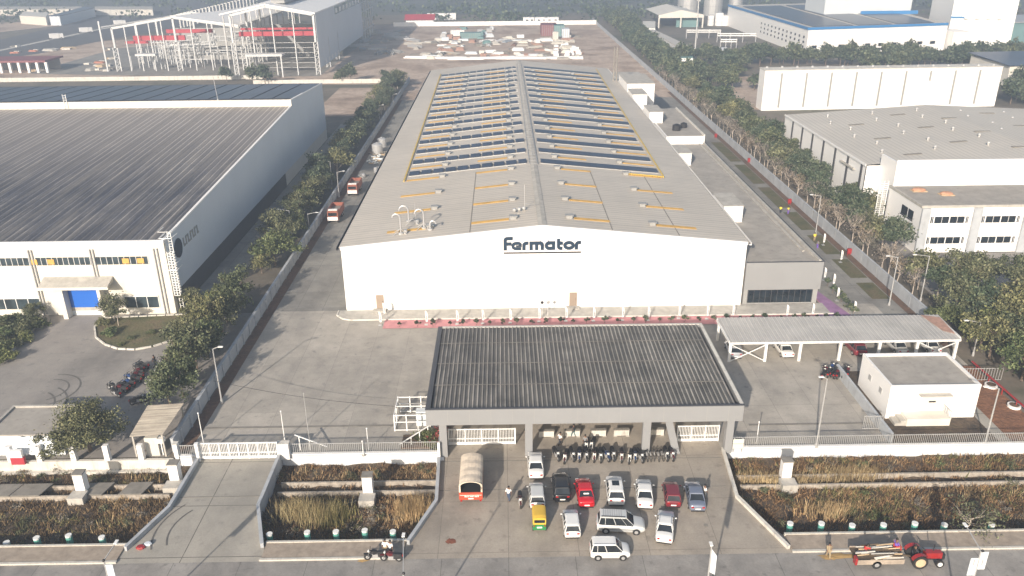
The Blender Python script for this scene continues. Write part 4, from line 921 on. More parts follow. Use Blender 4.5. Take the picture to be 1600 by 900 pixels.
# white tall wall hall behind
t = empty('white_hall', (120, 262, 0), 0, 'tall white hall with dark vertical joints behind the pale roof', 'hall')
wx0, wx1 = 83.5, 161
P('wall', MB().hexa([(wx0, 263, 0), (wx1, 266, 0), (wx1, 272, 0), (wx0, 269, 0)], [(wx0, 263, 12.6), (wx1, 266, 12.6), (wx1, 272, 12.6), (wx0, 269, 12.6)]), 'facade', t)
for k in range(9): x = wx0+5.2+k*8.1; P('wall_joint', MB().box(x, 262.75+3*(x-wx0)/77.5, 1.0, x+.55, 263.3+3*(x-wx0)/77.5, 11.8), 'ral_grey', t)
for k in range(16): x = wx0+2+k*4.9; P('roof_vent', MB().ball((x, 268, 12.9), .5), 'galv', t)
P('coping', MB().hexa([(wx0-.1, 262.8, 12.61), (wx1+.1, 265.8, 12.61), (wx1+.1, 272.2, 12.61), (wx0-.1, 269.2, 12.61)], [(wx0-.1, 262.8, 12.8), (wx1+.1, 265.8, 12.8), (wx1+.1, 272.2, 12.8), (wx0-.1, 269.2, 12.8)]), 'dirty_white', t)
P('door_panel', MB().box(133, 264.3, 0, 140, 264.75, 8.6), 'white', t)
t = empty('solar_shed', (195, 300, 0), 0, 'low building with blue-grey solar roof at the right edge behind trees', 'building')
P('wall', MB().box(186, 303, 0, 240, 330, 7.6), 'cream', t); P('solar_field', MB().hexa([(185, 302, 7.5), (241, 302, 7.9), (241, 331, 9.2), (185, 331, 8.6)], [(185, 302, 7.7), (241, 302, 8.1), (241, 331, 9.4), (185, 331, 8.8)]), 'panel_far', t)
# blue trimmed plant
bl = empty('blue_trimmed_plant', (145, 392, 0), 0, 'big white plant building with blue roof edge and solar roof, upper right', 'plant')
c1 = Vector((142.5, 392)); c2 = Vector((215, 407)); c0 = Vector((142, 535)); c3 = Vector((232, 552)); bh = 12.2
P('wall', MB().prism([c1, c2, c3, c0], 0, bh), 'facade', bl)
def edge(a, b, z0, z1, w, mat, nm, off=0):
    P(nm, MB().beam((a.x, a.y, (z0+z1)/2), (b.x, b.y, (z0+z1)/2), w, z1-z0), mat, bl)
edge(c1, c2, bh-.6, bh+.5, .7, 'blue_trim', 'roof_edge'); edge(c1, c0, bh-.6, bh+.5, .7, 'blue_trim', 'roof_edge')
P('roof', MB().sheet([c1, c2, c3, c0], bh+.02), 'roof_right', bl)
for (f0, f1, h0, h1) in ((.06, .34, .04, .9), (.38, .62, .04, .9), (.66, .93, .04, .6)):
    q = lambda u, v: c1.lerp(c2, u).lerp(c0.lerp(c3, u), v)
    P('solar_field', MB().prism([q(f0, h0), q(f1, h0), q(f1, h1), q(f0, h1)], bh+.1, bh+.3), 'panel_far', bl)
for k in range(10):
    f = (k+.35)/10.5; a = c1.lerp(c2, f); b = c1.lerp(c2, f+.035)
    P('window', MB().beam((a.x, a.y-.2, 3.9), (b.x, b.y-.2, 3.9), .3, 1.3), 'glass', bl)
for r0 in (3.2, 5.4, 7.6):
    for k in range(12):
        y = 396+k*6.1; P('window', MB().box(142.1, y, r0, 142.6 if y < 400 else 142.45, y+1.2, r0+.95), 'glass', bl)
P('annex_block', MB().box(216, 402, 0, 224, 416, 9), 'white', bl)
tw = empty('white_tower', (240, 420, 0), 0, 'tall plain white tower block rising past the top edge at right', 'tower')
P('wall', MB().prism([(226, 426), (255, 420), (262, 455), (233, 462)], 0, 34), 'facade', tw)
P('wall', MB().prism([(175, 462), (226, 470), (226, 500), (175, 492)], 0, 31), 'sky_cladding', tw)
P('blue_band', MB().box(195, 461.2, 12.2, 226, 462, 14), 'blue_trim', tw)
P('blue_band', MB().prism([(225.8, 425.9), (232, 424.65), (232.2, 425.1), (226.0, 426.3)], 13, 13.9), 'blue_trim', tw)
for k in range(4): P('window', MB().box(232+k*5, 423.8-k*1.02, 12.5, 233.6+k*5, 424.9-k*1.02, 13.1), 'cream', tw)
t = empty('grey_shed', (262, 430, 0), 0, 'dark blue grey shed beyond the white tower at the right edge', 'shed')
P('wall', MB().box(262, 432, 0, 300, 470, 10), 'teal_sheet', t); P('roof', MB().box(261, 431, 10.01, 301, 471, 10.4), 'steel', t)
# tanks
for k, (px, by, top, rr, lab) in enumerate(((1074, 22, -25, 7.5, 'huge pale storage tank at the top edge beside the open shed'), (1113, 24, -25, 6.5, 'tall banded silo left of the blue trimmed plant'), (1148, 20, -22, 5.0, 'silo half hidden behind the blue trimmed plant'), (1123, 40, 20, 2.6, 'small white vessel at the foot of the tall banded silo'), (1132, 40, 24, 2.2, 'smaller white vessel next to the plant wall'), (1110, 40, 24, 2.0, 'slim white vessel in front of the silos'))):
    c = g(px, by); h = min(high(px, by, top), 36); t = empty('storage_silo', (c.x, c.y, 0), 0, lab, 'silo', 'silos by the plant')
    MB().cyl((0, 0, 0), (0, 0, h), rr, n=20).obj('shell', MAT['galv' if k < 3 else 'white'], t, smooth=False); MB().cyl((0, 0, h), (0, 0, h+rr*.3), rr, rr*.1, n=20).obj('roof', MAT['galv'], t)
    MB().cyl((0, 0, h*.6), (0, 0, h*.62), rr+.15, n=20).cyl((0, 0, h*.3), (0, 0, h*.32), rr+.15, n=20).obj('band', MAT['steel'], t)
t = empty('open_shed', (110, 500, 0), 0, 'cream roofed open shed with dark interior in front of the tank', 'shed')
a = g(1028, 44); b = g(1100, 44); y = a.y; zt = high(1028, 44, 24)
P('roof', MB().add([(a.x, y, zt), ((a.x+b.x)/2, y, zt+3), (b.x, y, zt), (a.x, y+50, zt), ((a.x+b.x)/2, y+50, zt+3), (b.x, y+50, zt)], [(0, 1, 4, 3), (1, 2, 5, 4), (0, 2, 1)]).box(a.x, y-.2, zt-1.6, b.x, y, zt), 'cream', t)
P('interior_wall', MB().box(a.x+12, y+4, 0, b.x-2, y+5, zt-1.7), 'teal_sheet', t)
for x in (a.x+.4, (a.x+b.x)/2, b.x-.4): P('post', MB().box(x-.4, y, 0, x+.4, y+.8, zt-1.6), 'cream', t)
for k, (pts, z, mat, lab) in enumerate((((( 1013, 46), (1022, 46), (1078, 72), (1060, 74)), 3.5, 'roof_right', 'long low shed with pale rusty roof beside the tree belt'), (((1058, 76), (1082, 76), (1083, 90), (1064, 90)), 4, 'teal_sheet', 'small building with teal wall at the end of the rusty shed'), (((1004, 33), (1024, 33), (1024, 44), (1006, 44)), 4, 'cream', 'small white and teal building at the head of the tree belt'), (((1116, 74), (1136, 74), (1136, 84), (1118, 84)), 3.5, 'white', 'little white hut near the pipe racks'))):
    P4 = gp(*pts, z=z); c = P4[0]; t = empty('service_shed', (c[0], c[1], 0), 0, lab, 'shed')
    P('wall', MB().prism(P4, 0, z-.3), 'white', t); P('roof', MB().prism(P4, z-.29, z), mat, t)
for k, (x0, x1, py, lab) in enumerate(((1072, 1125, 60, 'upper white pipe rack beside the plant'), (1120, 1180, 66, 'lower white pipe rack beside the plant'), (1125, 1150, 76, 'short pipe rack nearest the tree line'))):
    a = g(x0, py); b = g(x1, py); t = empty('pipe_rack', (a.x, a.y, 0), 0, lab, 'pipe rack', 'pipe racks at the plant'); mb = MB()
    for z in (3.4, 4.4): mb.beam((a.x, a.y, z), (b.x, b.y, z), .6, .5)
    P('pipes', mb, 'white_steel', t); mb = MB(); n = max(3, int((b.x-a.x)/6))
    for j in range(n+1): q = a.lerp(b, j/n); mb.box(q.x-.2, q.y-.2, 0, q.x+.2, q.y+.2, 4.8)
    P('stands', mb, 'steel', t)
t = empty('lamp_mast', tuple(g(1085, 92)), 0, 'very tall slim grey mast by the small teal building', 'mast'); hh = high(1085, 92, 2, 1090)
MB().cyl((0, 0, 0), (0, 0, hh), .45, .22).obj('pole', MAT['galv'], t); MB().box(-.8, -.3, hh, .8, .3, hh+.5).obj('lamp_head', MAT['galv'], t)
# ------------------------------------------------------------------ steel frame hall under construction
sf = empty('steel_frame_hall', (-100, 350, 0), 0, 'unfinished white steel frame hall with part roof and cladding, upper left', 'hall under construction')
ca = g(482, 110); cb = g(412, 113); YA = 350.0
XR = -77.0; XL = -111.0; ZE = 24.0
def col_lat(x, y, h, w=1.6, lat=.55, mb=None):
    """column: latticed foot, solid upper shaft"""
    mb = mb or MB(); hl_ = h*lat
    for dx in (-w/2, w/2): mb.box(x+dx-.18, y-.25, 0, x+dx+.18, y+.25, hl_)
    n = max(3, int(hl_/1.7))
    for k in range(n):
        z0, z1 = hl_*k/n, hl_*(k+1)/n; mb.beam((x-w/2, y, z0), (x+w/2, y, z1), .16); mb.beam((x-w/2, y, z1), (x+w/2, y, z1), .16)
    mb.box(x-.4, y-.3, hl_, x+.4, y+.3, h); return mb
for j in range(3):
    for x in (XL, XR): P('column', col_lat(x, YA+j*22, ZE), 'frame_grey', sf)
for x in (-102.5, -94, -85.5): P('column', MB().box(x-.2, YA-.2, 0, x+.2, YA+.2, ZE+2), 'frame_grey', sf)
P('rafter', MB().beam((XL, YA, ZE), ((XL+XR)/2-2, YA, ZE+3.4), .6, .9).beam(((XL+XR)/2-2, YA, ZE+3.4), (XR, YA, ZE), .6, .9), 'frame_grey', sf)
xm = (XL+XR)/2-2
YR = 505.0
P('roof', MB().hexa([(XL-4, YA-.6, ZE+.2), (xm, YA-.6, ZE+3.9), (xm, YR, ZE+3.9), (XL-4, YR, ZE+.2)], [(XL-4, YA-.6, ZE+.7), (xm, YA-.6, ZE+4.4), (xm, YR, ZE+4.4), (XL-4, YR, ZE+.7)]).hexa([(xm, YA-.6, ZE+3.9), (XR+1, YA-.6, ZE+.3), (XR+1, YR, ZE+.3), (xm, YR, ZE+3.9)], [(xm, YA-.6, ZE+4.4), (XR+1, YA-.6, ZE+.8), (XR+1, YR, ZE+.8), (xm, YR, ZE+4.4)]), 'white', sf)
P('roof_hatch', MB().box(xm+.5, YA+8, ZE+4, xm+6, YR-20, ZE+5.2), 'ral_grey', sf)
P('side_cladding', MB().box(XR+.5, YA+.5, 2.5, XR+.8, YA+42, ZE+.2).box(XR+.5, YA+42.3, 3.5, XR+.75, YA+118, ZE-3.5), 'shade_clad', sf)
mb = MB()
for k in range(8): P('bay_or_shade_strip', MB().box(XR+.85, YA+44+k*9, ZE-2.8, XR+1.0, YA+48+k*9, ZE-.9), 'white', sf)
for k in range(5): P('bay_or_shade_strip', MB().box(XR+.85, YA+12+k*7, 3.2, XR+1.0, YA+15+k*7, 4.8), 'white', sf)
mb = MB()
for j in range(5):
    y = YA+120+j*9
    for z in (5, 10, 15, 20): mb.box(XR-.2, y, z, XR+.2, y+8.6, z+.4)
    mb.box(XR-.3, y, 0, XR+.3, y+.5, ZE-1); mb.beam((XR, y, 5), (XR, y+9, 15), .3)
P('open_frame', mb, 'frame_grey', sf)
P('crane_beam', MB().box(XL+1, YA+6, 15.2, XR-1, YA+7, 17.0), 'red_sheet', sf); P('crane_beam', MB().box(XL+1, YA+9, 17.4, XR-1, YA+9.8, 18.2), 'red_sheet', sf)
mb = MB()
for z in (3, 5, 7, 9, 11, 13): mb.box(XL+1, YA+.3, z, XR-1, YA+.42, z+.16)
for j in range(12): mb.box(XL-3, YA+12*j, 9, XL-2.6, YA+12*j+.4, ZE)
P('girt', mb, 'steel', sf)
P('backdrop_sheeting', MB().box(XL+.5, YA+60, 0, XR-.5, YA+60.4, 15), 'ral_grey', sf)
P('porch', MB().box(XL+6, YA-6, 8.4, XL+21, YA-1, 9.3), 'frame_grey', sf)
for x in (XL+6.5, XL+20.5): P('column', MB().box(x-.25, YA-6, 0, x+.25, YA-5.5, 8.4), 'frame_grey', sf)
# second, lower bay to its left
YB_ = 366.0; XB0, XBm, XB1 = g(197, 107).x+1, g(289, 108).x, XL-1.0; ZB = 18.0
for j in range(3):
    for x in (XB0, XBm, XB1): P('column', col_lat(x, YB_+j*24, ZB+(4 if x == XBm else 0), 2.0), 'frame_grey', sf)
P('rafter', MB().beam((XB0, YB_, ZB), (XBm, YB_, ZB+4.2), .6, .9).beam((XBm, YB_, ZB+4.2), (XB1, YB_, ZB), .6, .9), 'frame_grey', sf)
P('rafter', MB().beam((XB0, YB_+24, ZB), (XBm, YB_+24, ZB+4.2), .6, .9).beam((XBm, YB_+24, ZB+4.2), (XB1, YB_+24, ZB), .6, .9), 'frame_grey', sf)
P('roof', MB().hexa([(XBm, YB_-.5, ZB+4.3), (XB1, YB_-.5, ZB+.3), (XB1, YB_+75, ZB+.3), (XBm+18, YB_+75, ZB+2.8)], [(XBm, YB_-.5, ZB+4.8), (XB1, YB_-.5, ZB+.8), (XB1, YB_+75, ZB+.8), (XBm+18, YB_+75, ZB+3.3)]), 'white', sf)
for k in range(4): x = XB0+(XBm-XB0)*(k+1)/5; P('column', MB().box(x-.2, YB_-.2, 0, x+.2, YB_+.2, ZB+4*(k+1)/5), 'frame_grey', sf)
for k in range(3): x = XBm+(XB1-XBm)*(k+1)/4; P('column', MB().box(x-.2, YB_-.2, 0, x+.2, YB_+.2, ZB+4*(3-k)/4), 'frame_grey', sf)
P('crane_beam', MB().box(XB0+5, YB_+8, 12, XBm+1, YB_+9, 14), 'red_sheet', sf); P('crane_beam', MB().box(XB0+16, YB_+18, 14, XBm+10, YB_+19, 15.6), 'red_sheet', sf); P('crane_beam', MB().box(XB0+3, YB_+4, 11.2, XBm-14, YB_+5, 12.2), 'red_sheet', sf)
mb = MB()
r_ = random.Random(8)
for k in range(90): x = r_.uniform(XB0, XB1); y = YB_+r_.uniform(4, 60); mb.box(x-.15, y, 0, x+.15, y+.3, r_.uniform(5, 11))
for k in range(46): x = r_.uniform(XB0, XB1-14); y = YB_+r_.uniform(2, 60); z = r_.uniform(3, 11); mb.box(x, y, z, x+r_.uniform(6, 14), y+.3, z+.3)
tag(P('inner_frame', mb, 'frame_grey', sf), kind='stuff')
P('inner_sheeting', MB().box(XB0+3, YB_+62, 0, XB1, YB_+62.4, 12), 'ral_grey', sf); P('inner_sheeting', MB().box(XBm+2, YB_+12, 3, XB1-2, YB_+12.4, 5.2).box(XBm+10, YB_+20, 8, XB1-4, YB_+20.3, 10).box(XB0+4, YB_+40, 0, XB1, YB_+40.3, 6), 'ral_grey', sf)
P('porch', MB().box(XBm+14, YB_-5, 7, XB1-14, YB_-1, 7.8).box(XB0+10, YB_-5, 7, XBm-8, YB_-1, 7.8), 'frame_grey', sf)
P('outer_post', MB().beam((XB0-5, YB_, 0), (XB0-5, YB_, ZB+3), .6).beam((XB0-5, YB_, ZB+.5), (XB0+18, YB_+20, ZB+3), .5), 'frame_grey', sf)
# row of bare columns beyond, along the highway
first = None
for k in range(24):
    px = 283+k*5.2; py = 44-k*1.45; c = g(px, py)
    if first is None:
        first = empty('bare_column', c, 0, 'slender pale column in the long row along the highway', 'column', 'bare columns along the highway')
        MB().box(-.45, -.45, 0, .45, .45, 9).obj('shaft', MAT['galv'], first); MB().box(-1.6, -.3, 8.2, .46, .3, 8.8).obj('bracket', MAT['galv'], first); tr_ = snap(first)
    else: dup(first, tr_, c)
# far left buildings
for k, (pts, h, wall, roof_, nm, lab) in enumerate((
    (((33, 37), (74, 40), (78, 32), (40, 30)), 5, 'cream', 'cream', 'far_building', 'low cream building beyond the highway at far left'),
    (((80, 40), (96, 40), (150, 26), (135, 24)), 6, 'shade_clad', 'panel_far', 'far_building', 'long blue roofed shed beyond the highway'),
    (((0, 24), (130, 23), (130, 19), (0, 19)), 4, 'dirty_white', 'conc', 'far_building', 'long pale wall-like building on the far field'),
    (((150, 24), (240, 24), (240, 19), (150, 19)), 4, 'dirty_white', 'conc', 'far_building', 'pale long building right of the blue roofed shed'))):
    P4 = gp(*pts); t = empty(nm, (P4[0][0], P4[0][1], 0), 0, lab, 'building'); P('wall', MB().prism(P4, 0, h), wall, t); P('roof', MB().prism(P4, h+.01, h+.4), roof_, t)
t = empty('colonnade', (-205, 360, 0), 0, 'reddish slab on white columns at the far left behind the hall', 'shelter')
a = g(-40, 115); b = g(70, 115); P('slab', MB().box(a.x, a.y, 4.4, b.x, a.y+16, 5.2), 'maroon', t)
for k in range(9): x = a.x+(b.x-a.x)*k/8; P('column', MB().box(x-.5, a.y, 0, x+.5, a.y+1, 4.39), 'white', t)
P('back_wall', MB().box(a.x, a.y+12, 0, b.x, a.y+12.5, 4.39), 'ral_grey', t)
t = empty('red_roof_hut', tuple(g(656, 39)), 0, 'small hut with red and white striped roof on the far white wall', 'hut')
t.location.z = 0; MB().box(-9, 0, 0, 9, 6, 3.2).obj('wall', MAT['white'], t)
mb = MB(); mb.add([(-10, -1, 3.2), (10, -1, 3.2), (10, 7, 6.2), (-10, 7, 6.2)], [(0, 1, 2, 3)]); mb.obj('roof', MAT['red_sheet'], t)
for k, (px, py, w) in enumerate(((845, 37, 8), (862, 37, 9), (690, 30, 20), (826, 37, 7))):
    c = g(px, py+1); t = empty('site_cabin', (c.x, c.y, 0), 0, ('white site cabin with two dark windows at the far wall', 'second white site cabin right of the first at the far wall', 'pale long cabin beyond the far wall, left of centre', 'small white site cabin left of the two with windows')[k], 'cabin')
    MB().box(-w/2, 0, 0, w/2, 5, 4.2).obj('wall', MAT['white'], t)
    for s in (-.25, .2): MB().box(s*w, -.08, 1.5, s*w+1.6, -.01, 3.0).obj('window', MAT['glass'], t)
# ------------------------------------------------------------------ vegetation
def leaf_cloud(seed, Rr, H, nclump, nleaf, leaf, flat=1.0, spread=.30, base=0.0, hollow=.55):
    r = np.random.default_rng(seed); out = []
    for k in range(nclump):
        d = r.normal(size=3); d /= np.linalg.norm(d); d[2] = abs(d[2])*1.0-.35*r.random()
        q = hollow+(1-hollow)*r.random()**.7
        lob = 1+.22*math.sin(3*math.atan2(d[1], d[0])+seed)+.16*math.sin(5*math.atan2(d[1], d[0])+2*seed)
        c = np.array([d[0]*Rr*q*lob, d[1]*Rr*q*lob, base+H*.38+d[2]*H*.60*q*(1+.15*r.normal())])
        cr = Rr*spread*(.6+.8*r.random()); n = int(nleaf*(.6+.8*r.random()))
        p = r.normal(size=(n, 3))*np.array([cr, cr, cr*.62*flat])*.62+c
        a = r.normal(size=(n, 3)); a /= np.linalg.norm(a, axis=1)[:, None]; b = r.normal(size=(n, 3)); b[:, 2] *= .6
        b = np.cross(a, b); b /= np.linalg.norm(b, axis=1)[:, None]
        s = leaf*(.6+.8*r.random((n, 1)))
        out.append(np.stack([p-a*s, p-b*s*.55, p+a*s, p+b*s*.55], 1))
    return np.concatenate(out)
def trunk_mb(H, r0, seed, limbs=5, lean=.0, spread=1.5):
    rr = random.Random(seed); mb = MB(); top = H*.55; p = Vector((0, 0, -.1)); rad = r0
    for k in range(4):
        q = Vector((lean*k*.4+rr.uniform(-.12, .12), rr.uniform(-.12, .12), top*(k+1)/4)); mb.cyl(p, q, rad, rad*.82, n=6); p = q; rad *= .82
    for k in range(limbs):
        a = 2*math.pi*k/limbs+rr.uniform(-.4, .4); z = top*rr.uniform(.55, 1.0); s = Vector((lean*1.6*z/top, 0, z)); m = s+Vector((math.cos(a)*spread*.5, math.sin(a)*spread*.5, H*.14)); e = m+Vector((math.cos(a+.3)*spread*.6, math.sin(a+.3)*spread*.6, H*.22))
        mb.cyl(s, m, rad*.7, rad*.45, n=5).cyl(m, e, rad*.45, rad*.15, n=5)
        e2 = m+Vector((math.cos(a-.8)*spread*.5, math.sin(a-.8)*spread*.5, H*.18)); mb.cyl(m, e2, rad*.35, rad*.1, n=4)
    return mb
class Tree:
    def __init__(s, name, mat, Rr, H, nclump, nleaf, leaf, seed, base, trunk='bark', r0=.2, limbs=5, spread=.30, hollow=.55, cat='tree', lspread=None):
        s.name, s.mat, s.args = name, mat, (Rr, H, nclump, nleaf, leaf, seed, base, trunk, r0, limbs, spread, hollow, cat, lspread); s.root = None
    def put(s, x, y, label, sc=1.0, rz=None, group=None, z=0.0, sz=None):
        rz = random.Random(int(x*97+y*13)).uniform(0, 6.28) if rz is None else rz
        scale = (sc, sc, sz if sz else sc)
        if s.root is None:
            Rr, H, nclump, nleaf, leaf, seed, base, trunk, r0, limbs, spread, hollow, cat, lsp = s.args
            s.root = empty(s.name, (x, y, z), rz, label, cat, group); s.root.scale = scale
            npobj('crown' if cat == 'tree' else 'foliage', leaf_cloud(seed, Rr, H-base, nclump, nleaf, leaf, 1, spread, base, hollow), MAT[s.mat], s.root)
            trunk_mb(H, r0, seed, limbs, spread=lsp or Rr*.6).obj('trunk' if cat == 'tree' else 'stem', MAT[trunk], s.root); s.tree = snap(s.root); return s.root
        c = dup(s.root, s.tree, (x, y, z), rz, scale, label, group)
        if group is None and 'group' in c: del c['group']
        return c
T = {}
for i in range(3):
    T['near%d' % i] = Tree('broadleaf_tree', 'leaf_olive' if i != 1 else 'leaf_green', 3.1, (6.4, 5.4, 7.0)[i], (34, 40, 30)[i], 105, .17, 11+i, 1.2, r0=.17, limbs=8, spread=.22, hollow=.4)
    T['belt%d' % i] = Tree('belt_tree', 'leaf_dark' if i != 2 else 'leaf_olive', (3.0, 2.6, 3.2)[i], (7.8, 8.6, 7.0)[i], 32, 75, .24, 31+i, 2.6, trunk='pale_bark', r0=.16, limbs=7, spread=.28, hollow=.3)
    T['far%d' % i] = Tree('belt_tree', 'leaf_dark', 3.2, 8.2, 24, 42, .46, 41+i, 1.6, r0=.2, spread=.36)
for i in range(2):
    T['dry%d' % i] = Tree('bare_tree', 'leaf_dry', 1.7, 5.6, 18, 24, .13, 51+i, 1.2, trunk='pale_bark', r0=.11, limbs=12, spread=.38, lspread=1.3)
    T['shrub%d' % i] = Tree('garden_shrub', 'leaf_green' if i else 'leaf_olive', 1.1, 1.7, 16, 90, .13, 61+i, .1, r0=.06, limbs=4, cat='shrub', hollow=.3)
T['big'] = Tree('broadleaf_tree', 'leaf_olive', 4.8, 8.0, 90, 170, .15, 71, .7, r0=.28, limbs=9, spread=.2, hollow=.3)
T['slim'] = Tree('slender_tree', 'leaf_olive', 1.5, 5.2, 22, 60, .15, 75, 1.4, trunk='pale_bark', r0=.09, limbs=6, spread=.34)
# big tree by the guard hut, and the cluster along the left boundary wall
T['big'].put(-46.4, 76.6, 'big spreading olive-green tree by the guard hut and striped shed', .84, 2.0, sz=.72)
rr = random.Random(12)
lab = ['bushy tree against the boundary wall by the striped shed', 'rounded tree by the wall, next beyond the shed', 'dense olive tree at the wall beside the parked motorcycles', 'leafy tree behind the motorcycles, leaning over the wall', 'tree at the wall left of the street lamp', 'broad tree midway along the wall cluster', 'yellowish tree in the wall cluster by the garden bed', 'tree at the wall right of the garden bed', 'last tree of the dense cluster by the hall corner']
for k in range(9):
    y = 84.5+k*3.5; T['near%d' % (k % 3)].put(-39.9-rr.uniform(0, .9)-.12*k, y, lab[k], rr.uniform(.78, 1.0), sz=rr.uniform(1.0, 1.2))
for k, (x, y, s) in enumerate(((-42.6, 95.5, .6), (-43.6, 101, .75), (-44.4, 107, .8), (-43.9, 113.4, .7))):
    T['near%d' % ((k+1) % 3)].put(x, y, ('small tree in the second row facing the motorcycles', 'second-row tree facing the open plot', 'second-row tree near the rounded garden bed', 'second-row tree beside the shaded hall wall')[k], s)
T['near1'].put(-39.9, 132.0, 'lone bright green round tree by the wall beside the shaded road', 1.25); T['near0'].put(-41.3, 128.5, 'small olive tree just in front of the lone round tree', .6)
for k in range(7): T['near%d' % (k % 3)].put(-41.0+rr.uniform(-.8, .8), 143+k*4.6, 'olive tree in the strip beside the two parked trucks', rr.uniform(.85, 1.15), group='strip trees beside the trucks')
for k in range(34): T[('belt0', 'near0', 'belt1', 'belt2')[k % 4]].put(-41.0+rr.uniform(-1.6, 2.0), 174+k*4.5, 'tree in the hazy strip between the left hall and the factory', rr.uniform(.8, 1.05), group='far strip trees on the left')
T['slim'].put(-58.2, 110.0, 'slender pale-trunked tree beside the blue shutter door', 1.0)
T['slim'].put(-57.0, 108.6, 'second slender tree in the garden bed by the hall window', .8)
T['near2'].put(-47.8, 113.6, 'tree growing at the corner by the caged ladder', .62)
T['near0'].put(-70.5, 110.6, 'dark bush-like tree at the hall wall left of the shutter', .5)
for k, (px, py) in enumerate(((10, 500), (30, 496), (52, 503), (8, 522), (20, 510), (40, 525), (-4, 535), (14, 556), (-20, 520), (60, 505), (32, 520), (6, 545), (24, 536), (-14, 560), (44, 512))):
    c = g(px, py+8); T['shrub%d' % (k % 2)].put(c.x, c.y, 'green shrub in the long bed at the left edge', rr.uniform(.8, 1.35), group='shrubs in the left bed')
labs = ['round dark shrub at the left tip of the garden bed', 'bright green shrub on the left of the garden bed', 'small shrub at the middle of the garden bed', 'low shrub on the right of the garden bed', 'shrub at the right tip of the garden bed', 'tiny shrub near the bed kerb']
for k, (px, py, s) in enumerate(((162, 510, .9), (172, 524, .8), (205, 531, .45), (238, 522, .5), (268, 522, .55), (190, 540, .35))):
    c = g(px, py); T['shrub%d' % (k % 2)].put(c.x, c.y, labs[k], s)
# right belt
for k in range(116):
    y = 101+k*4.3+rr.uniform(-1, 1); far = y > 300
    if rr.random() < (.12 if far else .16): continue
    seg = 'behind the carport' if y < 150 else 'opposite the pale-roofed hall' if y < 215 else 'opposite the tall white hall' if y < 285 else 'beyond the raised annex' if y < 420 else 'at the far end'
    T[('far%d' if far else 'belt%d') % rr.randrange(3)].put(66.6+rr.uniform(-1.3, 1.3)+(max(0, y-330)*.02), y, 'dark green belt tree near the right boundary wall, '+seg, rr.uniform(.62, 1.15), group='front belt trees '+seg)
for k in range(78):
    y = 150+k*6.0+rr.uniform(-1.5, 1.5); far = y > 260
    if rr.random() < .12: continue
    seg = 'facing the pale-roofed hall' if y < 215 else 'facing the tall white hall' if y < 285 else 'facing the dry field' if y < 420 else 'near the open shed'
    T[('far%d' if far else 'belt%d') % rr.randrange(3)].put(70.2+rr.uniform(-1.0, 1.6)+(max(0, y-330)*.05), y, 'dark belt tree of the outer row, '+seg, rr.uniform(.7, 1.15), group='outer belt trees '+seg)
for k in range(56):
    y = 116+k*3.9+rr.uniform(-1, 1); seg = 'near the carport' if y < 160 else 'beyond the lawn strips' if y < 230 else 'opposite the stair tower'; T['dry%d' % (k % 2)].put(63.5+rr.uniform(-.8, .8), y, 'thin dry tree with pale twigs at the right wall, '+seg, rr.uniform(.8, 1.2), group='dry wall trees '+seg)
for k, (x, y, s, kk, lab_) in enumerate(((66.2, 106, 1.15, 'near0', 'broad tree behind the right end of the carport'), (69.8, 112.5, 1.2, 'near2', 'wide tree beyond the carport by the plot paving'), (74.5, 118, 1.1, 'near0', 'tree standing over the right plot paving'), (64.8, 98, 1.1, 'near1', 'bright green tree at the end of the pale boundary wall'), (67.2, 92.5, 1.15, 'near2', 'large tree behind the mesh fence'), (70.5, 101, 1.2, 'near0', 'tree at the right edge behind the mesh fence'), (66.8, 85.5, 1.0, 'near1', 'green tree right of the red earth bed'), (76, 108, 1.2, 'near2', 'tree at the right edge beyond the boundary wall'), (80, 116, 1.1, 'near0', 'tree at the far right beside the pale paving'), (72, 93, 1.2, 'near1', 'tree at the right border over the red pipe'), (62.6, 103.5, .8, 'near1', 'small green tree touching the carport roof'), (64.2, 94.8, 1.1, 'near0', 'dusty tree squeezed between the carport end and the mesh fence'), (65.2, 89.0, 1.15, 'near1', 'green tree directly behind the upper planter ring'), (64.6, 82.5, .95, 'near2', 'tree at the right border beside the lower planter ring'), (69.5, 87.5, 1.2, 'near0', 'large tree at the right border behind the red pipe'), (73, 99, 1.3, 'near2', 'tallest dusty tree at the right border'), (66.5, 77.5, .9, 'near1', 'tree at the lower right border over the front railing'))):
    T[kk].put(x, y, lab_, s)
# cross belt in front of the plant, far clumps
for k in range(62):
    x = 76+k*3.0+rr.uniform(-1.5, 1.5); y = 372-(k/62)*34+rr.uniform(-6, 6)
    if x > 215: y = 360+rr.uniform(-20, 20)
    T['far%d' % (k % 3)].put(x, y, 'dark tree in the belt crossing in front of the blue-edged plant', rr.uniform(.8, 1.25), group='cross belt trees before the plant')
for k in range(26):
    x = 150+k*3.6; T['far%d' % (k % 3)].put(x, 350+rr.uniform(-12, 12), 'tall dark tree in the thick clump below the white tower', rr.uniform(1.0, 1.3), group='clump below the white tower')
for k in range(14): T['far%d' % (k % 3)].put(168+rr.uniform(0, 30), 262+rr.uniform(0, 34), 'tree beside the right end of the tall white hall', rr.uniform(.8, 1.1), group='trees beside the white hall')
for k in range(18):
    x = 76+rr.uniform(0, 26); T['far%d' % (k % 3)].put(x, 300+rr.uniform(0, 62), 'dark tree in the grove behind the dry field', rr.uniform(.7, 1.0), group='grove behind the dry field')
